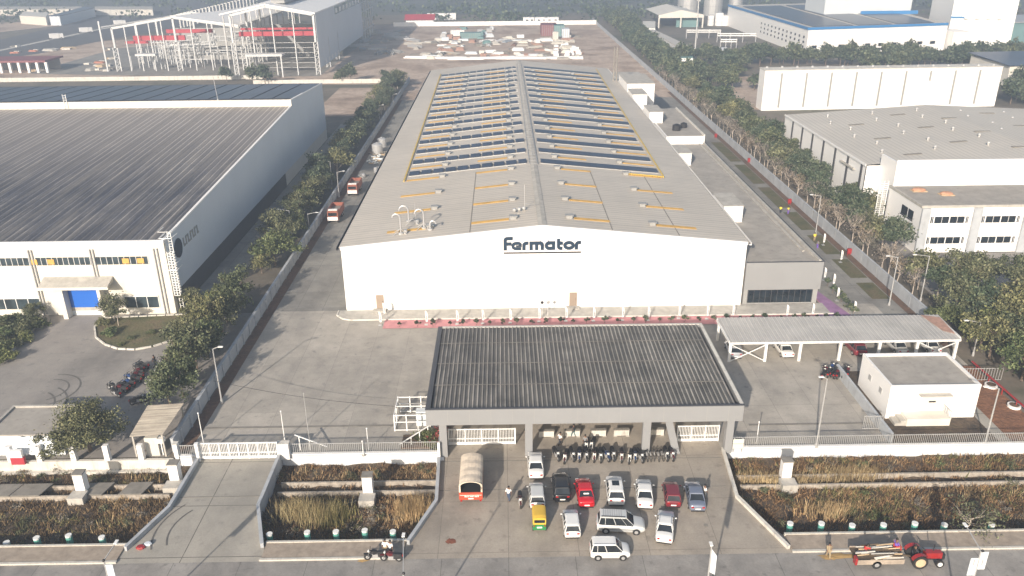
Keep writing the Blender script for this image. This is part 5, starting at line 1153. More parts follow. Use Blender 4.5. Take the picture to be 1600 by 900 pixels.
for k, (px, py, s) in enumerate(((415, 127, 1.0), (396, 124, .9), (355, 122, .8), (533, 124, .7), (549, 122, .9), (602, 118, .5))):
    c = g(px, py+6); T['far%d' % (k % 3)].put(c.x, c.y, ('bushy tree on the sand bank below the steel frame', 'bush left of it on the sand bank', 'low bush on the sand bank behind the solar roof', 'small tree in front of the pale wall by the dirt track', 'rounder tree in front of the pale wall by the dirt track', 'tiny bush on the dirt track')[k], s)
# mass of far scrub: one object
r = np.random.default_rng(77); qs = []
for k in range(900):
    y = 575+r.random()**1.3*900; x = r.uniform(-.75, .75)*y
    if -340 < x < -40 and y < 700 and r.random() < .75: continue
    n = 26; p = r.normal(size=(n, 3))*np.array([4.5, 4.5, 1.8])*(.6+.8*r.random())+np.array([x, y, 2.6]); a = r.normal(size=(n, 3)); a /= np.linalg.norm(a, axis=1)[:, None]; b = np.cross(a, r.normal(size=(n, 3))); b /= np.linalg.norm(b, axis=1)[:, None]
    qs.append(np.stack([p-a*1.3, p-b*1.0, p+a*1.3, p+b*1.0], 1))
tag(npobj('far_scrub', np.concatenate(qs), MAT['leaf_dark']), 'hazy scrub and woodland on the far plain along the top edge', 'scrub', kind='stuff')
# verge weeds and reeds
def inside(px, py, poly):
    n = len(poly); c = np.zeros(px.shape, bool); j = n-1
    for i in range(n):
        xi, yi = poly[i]; xj, yj = poly[j]; m = ((yi > py) != (yj > py)) & (px < (xj-xi)*(py-yi)/(yj-yi+1e-9)+xi); c ^= m; j = i
    return c
def blades(seed, cx, cy, z0, h, lean, w):
    r = np.random.default_rng(seed); n = len(cx); a = r.uniform(0, 2*np.pi, n); s = np.stack([np.cos(a), np.sin(a), np.zeros(n)], 1)*w[:, None]
    b = np.stack([cx, cy, z0], 1); ln = r.normal(size=(n, 2))*lean; t = b+np.stack([ln[:, 0]*h, ln[:, 1]*h, h], 1)
    return np.stack([b-s, b+s, t], 1)
def verge(name, poly, x0, x1, dens, mat, label, hmin, hmax, seed, mask=None, clump=.9, w=(.03, .10), lean=.5):
    r = np.random.default_rng(seed); A = (x1-x0)*(YB1-YB0); nc = int(A*dens/14)
    cx = r.uniform(x0, x1, nc); cy = r.uniform(YB0+.3, YB1-.3, nc); keep = inside(cx, cy, poly) & ~((cy > 69.4) & (cy < 71.6) & (r.random(nc) < .8))
    if mask is not None: keep &= mask(cx, cy, r)
    cx, cy = cx[keep], cy[keep]; hh = hmin+(hmax-hmin)*r.random(len(cx))**2
    X_ = np.repeat(cx, 14)+r.normal(size=14*len(cx))*clump*.35; Y_ = np.repeat(cy, 14)+r.normal(size=14*len(cx))*clump*.35; Hh = np.repeat(hh, 14)*r.uniform(.5, 1.15, 14*len(cx))
    k2 = inside(X_, Y_, poly) & (Y_ > YB0+.15) & (Y_ < YB1-.1); X_, Y_, Hh = X_[k2], Y_[k2], Hh[k2]
    q = blades(seed+1, X_, Y_, np.full(len(X_), -1.35), Hh+.15, lean, r.uniform(*w, len(X_)))
    return tag(npobj(name, q, MAT[mat]), label, 'weeds', kind='stuff')
patch = lambda sx, sy, th, ph: (lambda x, y, r: (np.sin(x*sx+ph)+np.sin(y*sy*1.7+ph*2)+np.sin((x+y)*sx*.6+ph*3)) > th)
for nm, poly, x0, x1, s in (('left', basin1, -75, -33, 1), ('middle', basin2, -25.5, -7, 2), ('right', basin3, 23, 75, 3)):
    verge('dry_weeds', poly, x0, x1, 54, 'weed', f'brown dry weeds covering the sunken {nm} verge', .15, .55, 10*s, clump=.8)
    verge('green_weeds', poly, x0, x1, 20, 'weed_green', f'patches of green weeds in the {nm} verge', .15, .75, 10*s+3, patch(.45, .5, .35, s*1.3), w=(.03, .09))
    verge('straw_weeds', poly, x0, x1, 18, 'straw', f'straw coloured weed tufts in the {nm} verge', .25, .9, 10*s+6, patch(.37, .6, .6, s*2.1+.5), w=(.02, .05), lean=.35)
r = np.random.default_rng(404); qs = {'leaf_olive': [], 'leaf_dry': [], 'leaf_green': []}
for k in range(300):
    x = r.uniform(-62, 74); y = r.uniform(YB0+.7, YB1-.7)
    if not any(inside(np.array([x]), np.array([y]), b)[0] for b in (basin1, basin2, basin3)) or 69.2 < y < 71.8: continue
    s = .35+.6*r.random()**2; q = leaf_cloud(k, s, s*1.1, 6, 34, .07, 1, .45, 0, .2); qs[('leaf_olive', 'leaf_dry', 'leaf_dry', 'leaf_olive', 'leaf_green')[k % 5]].append(q+np.array([x, y, -1.3]))
for m_, lab_ in (('leaf_olive', 'low olive scrub scattered through the sunken verges'), ('leaf_dry', 'dry brown brush scattered through the sunken verges'), ('leaf_green', 'small green bushes dotted through the sunken verges')): tag(npobj('verge_scrub', np.concatenate(qs[m_]), MAT[m_]), lab_, 'scrub', kind='stuff')
def reeds(pxs, label, seed, h=2.2, n=900, mat='straw'):
    qs = []; r = np.random.default_rng(seed)
    for (px, py, rx, ry) in pxs:
        c = g(px, py, -1.2); m = n; X_ = c.x+r.normal(size=m)*rx; Y_ = c.y+r.normal(size=m)*ry; qs.append(blades(seed, X_, Y_, np.full(m, -1.3), h*r.uniform(.5, 1.1, m), .16, r.uniform(.02, .045, m)))
    return tag(npobj('reeds', np.concatenate(qs), MAT[mat]), label, 'reeds', kind='stuff')
reeds([(465, 808, 1.0, .6), (495, 812, 1.3, .6)], 'tall tawny reed clump in the middle verge', 5)
reeds([(520, 812, .9, .6)], 'yellow-green reed clump right of the tawny one', 6, 2.0, 900, 'weed_green')
reeds([(640, 805, .7, .7), (652, 800, .6, .6)], 'narrow orange reed clump by the forecourt wall', 7, 2.0, 500)
reeds([(1298, 800, 1.4, .6)], 'orange reed patch in the middle of the right verge', 8, 1.2, 900)
reeds([(1320, 745, 1.6, .7), (1345, 742, 1.4, .5), (1180, 750, 2.0, .7), (1240, 752, 2.0, .5)], 'bank of dry reeds along the foot of the right front wall', 9, 1.1, 700)
T['verge'] = Tree('bare_tree', 'leaf_olive', 2.4, 3.6, 22, 34, .12, 91, .7, trunk='pale_bark', r0=.09, limbs=9, spread=.34, lspread=1.7)
c = g(1510, 835, -1.2); T['verge'].put(c.x, c.y, 'pale twiggy half-bare tree in the right verge by the footpath', 1.0, z=-1.3)
# young plants along the pink path
T['sap'] = Tree('young_plant', 'leaf_dark', .32, .95, 9, 26, .09, 95, .25, r0=.03, limbs=3, cat='plant', hollow=.2)
xs_ = (624, 652, 677, 703, 723, 744, 765, 786, 807, 831, 853, 876, 895, 917, 945, 965, 989, 1009, 1030, 1049, 1069, 1092, 1115, 1135, 1155, 1175, 1195, 1219, 1240, 1256, 1277, 1291, 1306)
for k, px in enumerate(xs_):
    c = g(px, 511-(px-624)*.0167); nth = lambda n: ('first second third fourth fifth sixth seventh eighth ninth tenth eleventh twelfth thirteenth fourteenth fifteenth sixteenth seventeenth eighteenth nineteenth twentieth'.split()+['twenty-'+q for q in 'first second third fourth fifth sixth seventh eighth ninth'.split()]+['thirtieth', 'thirty-first', 'thirty-second', 'thirty-third'])[n]; T['sap'].put(c.x, c.y, nth(k)+' small dark plant from the left along the pink path', .95+.2*((k*7) % 3), group='young plants on the pink path', z=.05)
for k, (px, py) in enumerate(((1292, 447), (1301, 458), (1309, 464), (1315, 472), (1321, 479), (1326, 487), (1333, 493))):
    c = g(px, py); T['sap'].put(c.x, c.y, 'taller dark plant along the curved edge of the service road', 1.7, group='plants along the road edge', z=.02)
c = g(668, 686); t = empty('flower_bed', (c.x+.4, c.y-.6, 0), 0, 'patch of red and green plants beneath the canopy corner', 'bed'); P('soil', MB().box(-11.8, 76.0, 0, -8.0, 78.6, .15), 'bed', t)
npobj('foliage', leaf_cloud(5, 1.5, 1.2, 22, 90, .12), MAT['leaf_green'], t); mk('red_leaf', (.30, .05, .05, 1), .7, .3, 4); o_ = npobj('red_foliage', leaf_cloud(6, 1.2, 1.2, 12, 60, .11), MAT['red_leaf'], t); o_.location = (.3, .6, 0)
# ------------------------------------------------------------------ cars
def car_paint(name, c, metal=0.0): return paint(name, c, .32, .03, 1.2, metal, obj=True, coat=.6)
CP = dict(white=car_paint('white_car_paint', (.74, .74, .72, 1)), silver=car_paint('silver_car_paint', (.42, .44, .47, 1), .35), black=car_paint('black_car_paint', (.012, .012, .014, 1)), red=car_paint('red_car_paint', (.50, .008, .018, 1)), maroon=car_paint('maroon_car_paint', (.17, .02, .03, 1)), blue=car_paint('blue_grey_car_paint', (.20, .23, .30, 1), .3), pearl=car_paint('pearl_car_paint', (.58, .59, .58, 1), .1))
def body_ring(x, w, zb, zt, crown=.03):
    h = [(-1, 0), (-1, .38), (-.985, .72), (-.90, .95), (-.72, 1.0)]
    L = [(a*w, zb+(zt-zb)*b) for a, b in h]; L[0] = (-w*.93, zb)
    R_ = [(-a, b) for a, b in reversed(L)]
    return [(x, a, b) for a, b in L]+[(x, -w*.3, zt+crown), (x, w*.3, zt+crown)]+[(x, a, b) for a, b in R_]
SPEC = dict(   # L, W, roof z, belt z, stations of the lower body (x fraction, width fraction, top z), glass house fractions bottom r/f, top r/f
 sedan=(4.35, 1.70, 1.46, .93, [(-.5, .80, .80), (-.485, .90, .92), (-.42, .97, .99), (-.30, 1, .97), (0, 1, .93), (.20, 1, .93), (.27, .99, .90), (.42, .93, .76), (.48, .84, .64), (.5, .72, .55)], (-.33, .235, -.195, .075)),
 hatch=(3.75, 1.62, 1.50, .95, [(-.5, .80, .86), (-.485, .92, .97), (-.42, .98, .98), (-.30, 1, .96), (0, 1, .95), (.22, 1, .95), (.28, .99, .92), (.42, .93, .80), (.48, .84, .66), (.5, .72, .55)], (-.475, .265, -.40, .07)),
 suv=(4.25, 1.78, 1.62, 1.05, [(-.5, .84, .96), (-.485, .93, 1.06), (-.42, .98, 1.07), (-.30, 1, 1.06), (0, 1, 1.05), (.22, 1, 1.05), (.28, .99, 1.02), (.42, .95, .92), (.48, .87, .78), (.5, .76, .62)], (-.465, .245, -.37, .06)),
 mpv=(4.58, 1.78, 1.78, 1.05, [(-.5, .86, .98), (-.485, .94, 1.05), (-.42, .98, 1.06), (-.30, 1, 1.05), (0, 1, 1.05), (.22, 1, 1.04), (.29, .99, 1.00), (.43, .94, .88), (.485, .86, .74), (.5, .76, .60)], (-.475, .26, -.43, .10)),
 wagon=(3.62, 1.60, 1.66, .98, [(-.5, .90, .95), (-.485, .96, .99), (-.42, .98, .99), (-.30, 1, .98), (0, 1, .98), (.24, 1, .98), (.30, .99, .96), (.43, .95, .86), (.485, .88, .72), (.5, .78, .58)], (-.485, .30, -.44, .13)))
def make_car(kind, col, label, loc, rz, group, extra=None, pale=False):
    L, Wd, RZt, BZ, st, (gr, gf, tr, tf) = SPEC[kind]; w = Wd/2; pm = CP[col]
    t = empty('parked_car', loc, rz, label, 'car', group)
    zb = .24
    mb = MB(); rings = [body_ring(f*L, w*q, zb+(.10 if abs(f) > .47 else 0), z) for f, q, z in st]; mb.loft(rings)
    b = mb.obj('body', pm, t, smooth=True)
    md = b.modifiers.new('edge', 'BEVEL'); md.width = .02; md.segments = 1; md.limit_method = 'ANGLE'; md.angle_limit = R(40)
    # glass house
    gb = .985; gt_ = .80
    xb0, xb1, xt0, xt1 = gr*L, gf*L, tr*L, tf*L; zt = RZt-.05
    def ring(z, x0, x1, hw, rd=.10): return [(x0, -hw+rd, z), (x0+rd, -hw, z), ((x0+x1)/2, -hw*1.01, z), (x1-rd, -hw, z), (x1, -hw+rd*1.6, z), (x1, hw-rd*1.6, z), (x1-rd, hw, z), ((x0+x1)/2, hw*1.01, z), (x0+rd, hw, z), (x0, hw-rd, z)]
    mb = MB().loft([ring(BZ-.06, xb0, xb1, w*.93), ring(BZ+.02, xb0, xb1, w*.92), ring(zt, xt0, xt1, w*.74)])
    mb.obj('window', MAT['car_glass'], t)
    mr = MB().loft([ring(zt-.03, xt0-.05, xt1+.06, w*.775), ring(zt+.04, xt0-.02, xt1+.02, w*.76), ring(zt+.075, xt0+.18, xt1-.2, w*.60)])
    roof_ = mr.obj('roof', pm, t, smooth=False)
    mp = MB()                                                # pillars, a little proud of the glass
    def pil(u, wd):
        for s in (-1, 1):
            a = Vector((xb0+(xb1-xb0)*u, s*w*.93, BZ-.02)); c = Vector((xt0+(xt1-xt0)*u, s*w*.76, zt)); mp.beam(a, c, .045, wd)
    for s in (-1, 1):
        mp.beam((xb0+.05, s*w*.86, BZ-.02), (xt0+.03, s*w*.70, zt), .09, .07); mp.beam((xb1-.04, s*w*.84, BZ-.02), (xt1-.02, s*w*.68, zt), .07, .06)
    pil(.5, .07); pil(.80 if kind != 'sedan' else .78, .03) if kind == 'mpv' else None; pil(.2, .09)
    ip = 0; mb_b = mp
    for part_ in (mp,): b2 = part_.obj('tmp', pm, None); import bmesh; bm = bmesh.new(); bm.from_mesh(b.data); bm.from_mesh(b2.data); bm.to_mesh(b.data); bm.free(); bpy.data.objects.remove(b2)
    rw = .31 if kind in ('suv', 'mpv') else .29
    for fx in (-.31, .315):
        for s in (-1, 1):
            wh = MB(); x = fx*L; y0 = s*(w-.17); y1 = s*(w+.015)
            wh.cyl((x, y0, rw), (x, y1, rw), rw, n=16); o = wh.obj('wheel', MAT['rubber'], t); MB().cyl((x, y1-.01*s, rw), (x, y1+.02*s, rw), rw*.62, rw*.55, n=12).obj('hub_cap', MAT['hub'], o)
            MB().cyl((x, y1-.03*s, rw+.02), (x, y1-.012*s, rw+.02), rw+.055, n=16).obj('wheel_arch', MAT['black_plastic'], t)
    for s in (-1, 1):
        zr = st[1][2]-.12
        MB().box(-.5*L-.015, s*w*.62-.12, zr-.14, -.5*L+.12, s*w*.62+.12, zr+.03).obj('tail_light', MAT['red_lamp'], t)
        MB().hexa([(.455*L, s*w*.52, .52), (.50*L+.015, s*w*.45, .52), (.50*L+.015, s*w*.70, .52), (.455*L, s*w*.87, .52)], [(.44*L, s*w*.52, .70), (.487*L, s*w*.45, .66), (.487*L, s*w*.70, .66), (.44*L, s*w*.88, .72)]).obj('headlight', MAT['lamp'], t)
        MB().ball((xb1-.22, s*(w+.10), BZ+.02), .07, .11, .075, 8).obj('mirror', pm, t)
        if pale: MB().box(-.4*L, s*w-.005*s-.005, .55, .35*L, s*w+.012*s+.005, .60).obj('side_trim', MAT['black_plastic'], t)
    MB().box(-.5*L-.035, -.26, .50, -.5*L-.01, .26, .63).obj('number_plate', MAT['plate'], t)
    MB().box(.5*L-.02, -.36, .36, .5*L+.02, .36, .50).obj('grille', MAT['black_plastic'], t)
    MB().box(-.5*L-.03, -w*.78, .26, -.5*L+.05, w*.78, .38).obj('rear_bumper_strip', MAT['black_plastic'], t)
    if extra == 'sunroof': MB().box(tf*L-.95, -.36, RZt+.022, tf*L-.15, .36, RZt+.034).obj('sunroof', MAT['car_glass'], t)
    if extra == 'ribs':
        mb = MB()
        for k in range(9): mb.box(xt0+.25+k*.21, -w*.52, RZt+.02, xt0+.33+k*.21, w*.52, RZt+.05)
        mb.obj('roof_rib', MAT['steel'], t)
        for s in (-1, 1): MB().box(xt0+.1, s*w*.64-.025, RZt+.02, xt1-.1, s*w*.64+.025, RZt+.08).obj('roof_rail', MAT['black_plastic'], t)
    if extra == 'rails':
        for s in (-1, 1): MB().box(xt0+.1, s*w*.64-.02, RZt+.02, xt1-.1, s*w*.64+.02, RZt+.06).obj('roof_rail', MAT['chrome'], t)
    if extra == 'card': MB().box(gr*L+.24, -.28, BZ+.2, gr*L+.27, .25, BZ+.36).obj('sticker', MAT['lamp'], t)
    return t
GF = 'cars parked on the forecourt'; GCP = 'cars under the carport'
def rear(px, py, kind, col, deg, label, group=GF, extra=None, pale=False):
    c = g(px, py); L = SPEC[kind][0]; a = R(deg); return make_car(kind, col, label, (c.x+math.cos(a)*L/2, c.y+math.sin(a)*L/2, .02), a, group, extra, pale)
rear(838, 752, 'sedan', 'white', 90, 'small white car parked nearest the gatehouse, behind the silver-white one')
rear(840, 799, 'hatch', 'pearl', 90, 'silver-white hatchback parked between the white car and the yellow rickshaw')
rear(879, 788, 'suv', 'black', 90, 'black compact car, the only black one on the forecourt')
rear(917, 797, 'sedan', 'red', 91, 'bright red saloon beside the black car', extra='card')
rear(963, 794, 'suv', 'white', 87, 'white crossover with dark sunroof beside the red saloon', extra='sunroof')
rear(1008, 799, 'sedan', 'white', 84, 'white saloon between the crossover and the maroon hatchback')
rear(1052, 797, 'hatch', 'maroon', 85, 'dark maroon hatchback beside the blue-grey saloon')
rear(1090, 803, 'sedan', 'blue', 86, 'blue-grey saloon at the right end of the back row')
rear(895, 845, 'hatch', 'white', 90, 'small white hatchback in the front row right of the yellow rickshaw', extra='card')
rear(1037, 853, 'sedan', 'white', 77, 'white saloon parked aslant at the right of the front row', extra='rails')
c = g(971, 834); make_car('mpv', 'pearl', 'large pale grey people carrier with ribbed roof parked sideways', (c.x, c.y+.75, .02), R(-5), GF, 'ribs', True)
c = g(954, 876); make_car('wagon', 'white', 'boxy white small car parked sideways nearest the road', (c.x, c.y+.75, .02), R(-1), GF, 'rails', True)
rear(1150, 563, 'suv', 'silver', 86, 'silver car at the left end of the carport behind the brace', GCP)
rear(1232, 562, 'sedan', 'white', 92, 'white saloon under the carport, second car from the left', GCP)
rear(1345, 559, 'suv', 'maroon', 92, 'dark red car under the middle of the carport', GCP)
rear(1411, 557, 'sedan', 'pearl', 92, 'silver saloon under the carport just right of the dark red one', GCP)
rear(1462, 556, 'sedan', 'white', 92, 'white saloon under the carport behind the right brace', GCP)
# ------------------------------------------------------------------ auto-rickshaw
c = g(843, 834); t = empty('auto_rickshaw', (c.x, c.y+1.4, .02), R(90), 'yellow and green auto-rickshaw parked behind the silver-white hatchback', 'rickshaw')
MB().loft([[(-1.3, -.62, .35), (-1.3, .62, .35), (-1.3, .62, .95), (-1.3, -.62, .95)], [(.3, -.64, .3), (.3, .64, .3), (.3, .64, .85), (.3, -.64, .85)], [(1.0, -.42, .35), (1.0, .42, .35), (1.0, .42, .95), (1.0, -.42, .95)], [(1.3, -.16, .45), (1.3, .16, .45), (1.3, .16, .8), (1.3, -.16, .8)]]).obj('body', MAT['green_paint'], t)
def arch(x, hw, z0, z1, n=8): return [(x, -hw, z0)]+[(x, -hw*math.cos(math.pi*k/n), z1-.16+.16*math.sin(math.pi*k/n)) for k in range(n+1)]+[(x, hw, z0)]
MB().loft([arch(-1.28, .62, .96, 1.72), arch(-.9, .66, .96, 1.80), arch(.55, .66, 1.5, 1.80), arch(.75, .56, 1.6, 1.72)]).obj('canopy', MAT['yellow_paint'], t)
MB().box(-1.34, -.5, 1.2, -1.29, .5, 1.5).obj('rear_window', MAT['glass'], t); MB().box(-1.36, -.25, .6, -1.305, .25, .74).obj('number_plate', MAT['plate'], t)
MB().hexa([(.8, -.5, .95), (.86, -.5, .95), (.86, .5, .95), (.8, .5, .95)], [(.6, -.5, 1.6), (.66, -.5, 1.6), (.66, .5, 1.6), (.6, .5, 1.6)]).obj('windscreen', MAT['car_glass'], t)
for x, y in ((-.9, -.6), (-.9, .6), (1.15, 0)): o = MB().cyl((x, y-.06, .22), (x, y+.06, .22), .22, n=14).obj('wheel', MAT['rubber'], t); MB().cyl((x, y-.07, .22), (x, y+.07, .22), .1, n=10).obj('rim', MAT['hub'], o)
for s in (-1, 1): MB().box(-1.36, s*.5-.06, .78, -1.302, s*.5+.06, .9).obj('tail_light', MAT['red_lamp'], t)
# ------------------------------------------------------------------ covered truck on the forecourt
def wheelset(t, xs, hw, rw, wd=.22):
    for x in xs:
        for s in (-1, 1): o = MB().cyl((x, s*(hw-wd), rw), (x, s*hw, rw), rw, n=16).obj('wheel', MAT['rubber'], t); MB().cyl((x, s*hw-.01*s, rw), (x, s*(hw+.02), rw), rw*.5, n=10).obj('rim', MAT['hub'], o)
c = g(740, 792); t = empty('covered_truck', (c.x-.25, c.y+2.9, .02), R(90), 'orange light truck under a brown canvas cover with its dark rear opening towards the road', 'truck')
Lc = 4.3
t['label'] = 'orange light truck with brown canvas cover and open dark rear'
MB().box(-2.3, -.95, .55, 2.0, .95, 1.25).box(-2.32, -.98, .62, -2.26, .98, 1.28).obj('cargo_bed', MAT['orange_body'], t)
def hoop(x, hw, z0, z1, n=10, s=1): return [(x, -hw*s, z0)]+[(x, -hw*s*math.cos(math.pi*k/n)*(1.0), z1-.42+.42*math.sin(math.pi*k/n)*s) for k in range(n+1)]+[(x, hw*s, z0)]
MB().loft([hoop(-2.25+.53*k, .96, 1.26, 2.30+(.035 if k % 2 else 0)) for k in range(9)], closed=False, caps=False).obj('canvas_cover', MAT['tarp'], t)
MB().loft([hoop(-2.28, .97, 1.2, 2.33), hoop(-2.30, .97, 1.2, 2.33, s=.86)], closed=False, caps=False).obj('canvas_hem', MAT['tarp'], t)
MB().box(1.95, -.92, 1.26, 2.0, .92, 2.0).box(-2.2, -.9, 1.251, 1.9, .9, 1.27).obj('front_board', MAT['black_plastic'], t)
cb_ = MB().loft([[(2.05, -.85, .45), (2.05, .85, .45), (2.05, .82, 1.75), (2.05, -.82, 1.75)], [(2.75, -.85, .45), (2.75, .85, .45), (2.6, .76, 1.75), (2.6, -.76, 1.75)], [(3.1, -.8, .45), (3.1, .8, .45), (3.0, .8, 1.05), (3.0, -.8, 1.05)]]).obj('cab', MAT['cream'], t)
MB().box(2.9, -.6, 1.1, 2.96, .6, 1.6).obj('windscreen', MAT['car_glass'], t)
wheelset(t, (-1.3, 2.3), .88, .36)
MB().box(-2.34, -.9, 1.0, -2.322, .9, 1.05).obj('tail_stripe', MAT['cream'], t)
# words on the tailboard
def words(txt, size, mat, parent, loc, rot, ext=.004, align='CENTER'):
    cu = bpy.data.curves.new('letters', 'FONT'); cu.body = txt; cu.size = size; cu.extrude = ext; cu.align_x = align; cu.align_y = 'CENTER'; cu.offset = size*.02
    o = bpy.data.objects.new('tmp', cu); COL.objects.link(o); bpy.context.view_layer.update()
    me = bpy.data.meshes.new_from_object(o.evaluated_get(bpy.context.evaluated_depsgraph_get())); bpy.data.objects.remove(o)
    me.materials.clear(); me.materials.append(MAT[mat]); q = bpy.data.objects.new('lettering', me); COL.objects.link(q); q.parent = parent; q.location = loc; q.rotation_euler = rot; return q
for k_, w_ in enumerate((.14, .10, .12, .05, .13, .12, .05, .12, .10, .13)): MB().box(-2.336, .52-k_*.12-w_*.7, .84, -2.322, .52-k_*.12, .95 if k_ % 3 else .98).obj('letter', MAT['lamp'], t)
t.scale = (1.16, 1.2, 1.22)
for s in (-1, 1): MB().box(-2.36, s*.8-.08, .44, -2.28, s*.8+.08, .54).obj('tail_light', MAT['red_lamp'], t)
MB().box(-2.345, -.22, .64, -2.325, .22, .74).obj('number_plate', MAT['plate'], t)
# ------------------------------------------------------------------ two lorries on the shaded road
def lorry(loc, label):
    t = empty('lorry', loc, R(-90), label, 'lorry', 'lorries on the shaded side road')
    MB().box(-3.6, -1.15, .9, 1.6, 1.15, 1.1).obj('chassis', MAT['black_plastic'], t)
    for s in (-1, 1): MB().box(-3.6, s*1.15-.05, 1.101, 1.6, s*1.15+.05, 2.45).obj('side_board', MAT['truck_red'], t)
    MB().box(-3.6, -1.09, 1.101, -3.5, 1.09, 2.4).obj('tail_board', MAT['truck_red'], t); MB().box(1.5, -1.09, 1.101, 1.6, 1.09, 2.6).obj('head_board', MAT['truck_red'], t)
    MB().box(-3.45, -1.05, 1.101, 1.45, 1.05, 1.7).obj('load', MAT['conc_dark'], t)
    MB().loft([[(1.75, -1.1, .6), (1.75, 1.1, .6), (1.75, 1.05, 2.55), (1.75, -1.05, 2.55)], [(3.0, -1.1, .6), (3.0, 1.1, .6), (2.85, 1.0, 2.5), (2.85, -1.0, 2.5)]]).obj('cab', MAT['truck_red'], t)
    MB().box(2.98, -1.0, .65, 3.08, 1.0, 1.35).obj('front_panel', MAT['white'], t); MB().box(2.9, -.85, 1.6, 2.99, .85, 2.2).obj('windscreen', MAT['car_glass'], t)
    MB().box(1.8, -.9, 2.551, 2.5, .9, 2.7).obj('cab_top', MAT['white'], t)
    for s in (-1, 1): MB().box(3.06, s*.8-.12, .8, 3.1, s*.8+.12, 1.0).obj('headlight', MAT['lamp'], t)
    wheelset(t, (-2.6, -1.5, 2.3), 1.08, .5, .3); return t
c = g(516, 350); lorry((c.x+.55, c.y+3.2, .02), 'nearer red-brown lorry with white front on the shaded road')
c = g(578, 306); c = g(541, 312); lorry((c.x+1.0, c.y+5.4, .02), 'further red-brown lorry parked behind the first on the shaded road')
t = empty('drum', tuple(g(575, 300)), 0, '', ''); bpy.data.objects.remove(t)
for k, (px, py, s, lab_) in enumerate(((590, 240, 1.5, 'big pale round vessel on the shaded side road'), (597, 229, 1.3, 'pale round vessel just beyond the bigger one'), (587, 267, .5, 'small white container in the middle of the shaded road'), (568, 277, .5, 'small white container near the wall of the shaded road'))):
    c = g(px, py); t = empty('vessel', (c.x, c.y, .02), 0, lab_, 'vessel', 'vessels on the side road')
    MB().cyl((0, 0, 0), (0, 0, 1.5*s), .95*s, n=18).ball((0, 0, 1.5*s), .95*s, .95*s, .4*s, 18).obj('shell', MAT['steel'], t); MB().cyl((0, 0, 1.8*s), (0, 0, 2.0*s), .2*s).obj('lid', MAT['steel'], t)
rr = random.Random(4)
for k in range(10):
    x = -33.6+rr.uniform(-1.2, 4); y = 186+rr.uniform(0, 28); t = empty('scrap_heap', (x, y, .02), rr.uniform(0, 3), 'heap of dark pipes and scrap on the shaded side road', 'heap', 'scrap on the side road')
    mb = MB()
    for j in range(7): mb.beam((rr.uniform(-1.5, 1.5), rr.uniform(-1, 1), .1+.1*j), (rr.uniform(-1.5, 1.5), rr.uniform(-1, 1), .2+.1*j), .18)
    mb.obj('pipes', MAT[('steel', 'conc_dark', 'sky_cladding')[k % 3]], t); MB().box(-.8, -.5, 0, .8, .5, .2).obj('pallet', MAT['timber'], t)
# ------------------------------------------------------------------ tractor with a trailer of sawn timber
c = g(1440, 890); t = empty('tractor', (c.x+.3, c.y+.9, .02), 0, 'red tractor heading right along the kerb, towing a timber trailer', 'tractor')
MB().loft([[(.2, -.3, .7), (.2, .3, .7), (.2, .3, 1.25), (.2, -.3, 1.25)], [(1.7, -.26, .6), (1.7, .26, .6), (1.7, .24, 1.2), (1.7, -.24, 1.2)]]).obj('bonnet', MAT['red_paint'], t)
MB().box(-.9, -.25, .5, 1.6, .25, .72).box(1.7, -.2, .45, 2.0, .2, 1.0).obj('chassis', MAT['black_plastic'], t)
for s in (-1, 1):
    o = MB().cyl((-.5, s*.55, .68), (-.5, s*.88, .68), .68, n=18).obj('rear_wheel', MAT['rubber'], t); MB().cyl((-.5, s*.86, .68), (-.5, s*.91, .68), .45, n=14).obj('rim', MAT['timber'], o)
    o = MB().cyl((1.35, s*.55, .38), (1.35, s*.75, .38), .38, n=14).obj('front_wheel', MAT['rubber'], t); MB().cyl((1.35, s*.74, .38), (1.35, s*.78, .38), .22, n=12).obj('rim', MAT['lamp'], o)
    MB().loft([[(-.5+.8*math.cos(a), s*.5, .68+.8*math.sin(a)), (-.5+.8*math.cos(a), s*.9, .68+.8*math.sin(a))] for a in [R(20+20*k) for k in range(8)]], closed=False, caps=False).obj('mudguard', MAT['red_paint'], t)
MB().box(-.75, -.25, 1.1, -.3, .25, 1.25).box(-.85, -.25, 1.25, -.75, .25, 1.6).obj('seat', MAT['black_plastic'], t); MB().cyl((-.1, 0, 1.2), (.05, 0, 1.5), .03).cyl((.04, 0, 1.48), (.07, 0, 1.52), .2, n=12).obj('steering_wheel', MAT['black_plastic'], t)
MB().cyl((1.0, .1, 1.2), (1.0, .1, 1.9), .05).obj('exhaust', MAT['black_plastic'], t)
tc = t.location.copy()
t = empty('timber_trailer', (tc.x-3.9, tc.y+.2, .02), 0, 'flat trailer loaded with sawn timber behind the red tractor', 'trailer')
MB().box(-2.2, -.9, .72, 2.0, .9, .86).beam((2.0, 0, .75), (3.0, -.1, .65), .12).obj('deck', MAT['deck_dark'], t)
MB().box(-2.2, -.95, .5, 2.0, -.905, 1.0).box(-2.2, .905, .5, 2.0, .95, 1.0).obj('side_board', MAT['path_brown'], t)
wheelset(t, (-.4,), .95, .42, .2); MB().box(-2.4, -1.0, .5, -2.21, -.5, 1.2).obj('tail_flag', MAT['red_paint'], t)
tl = empty('timber_stack', (tc.x-3.9, tc.y+.2, .88), 0, 'loose sawn timber and poles piled on the trailer', 'timber'); rr = random.Random(9)
for lay in range(3):
    for k in range(11): xa_ = rr.uniform(-2.2, .4); MB().beam((xa_, -.8+k*.16+rr.uniform(-.12, .12), .05+lay*.15), (xa_+rr.uniform(1.3, 2.4), -.8+k*.16+rr.uniform(-.2, .2), .08+lay*.15+rr.uniform(0, .12)), rr.uniform(.07, .14), .09).obj('plank', MAT[('timber', 'cream', 'dirty_white', 'deck_dark')[(k+lay) % 4]], tl)
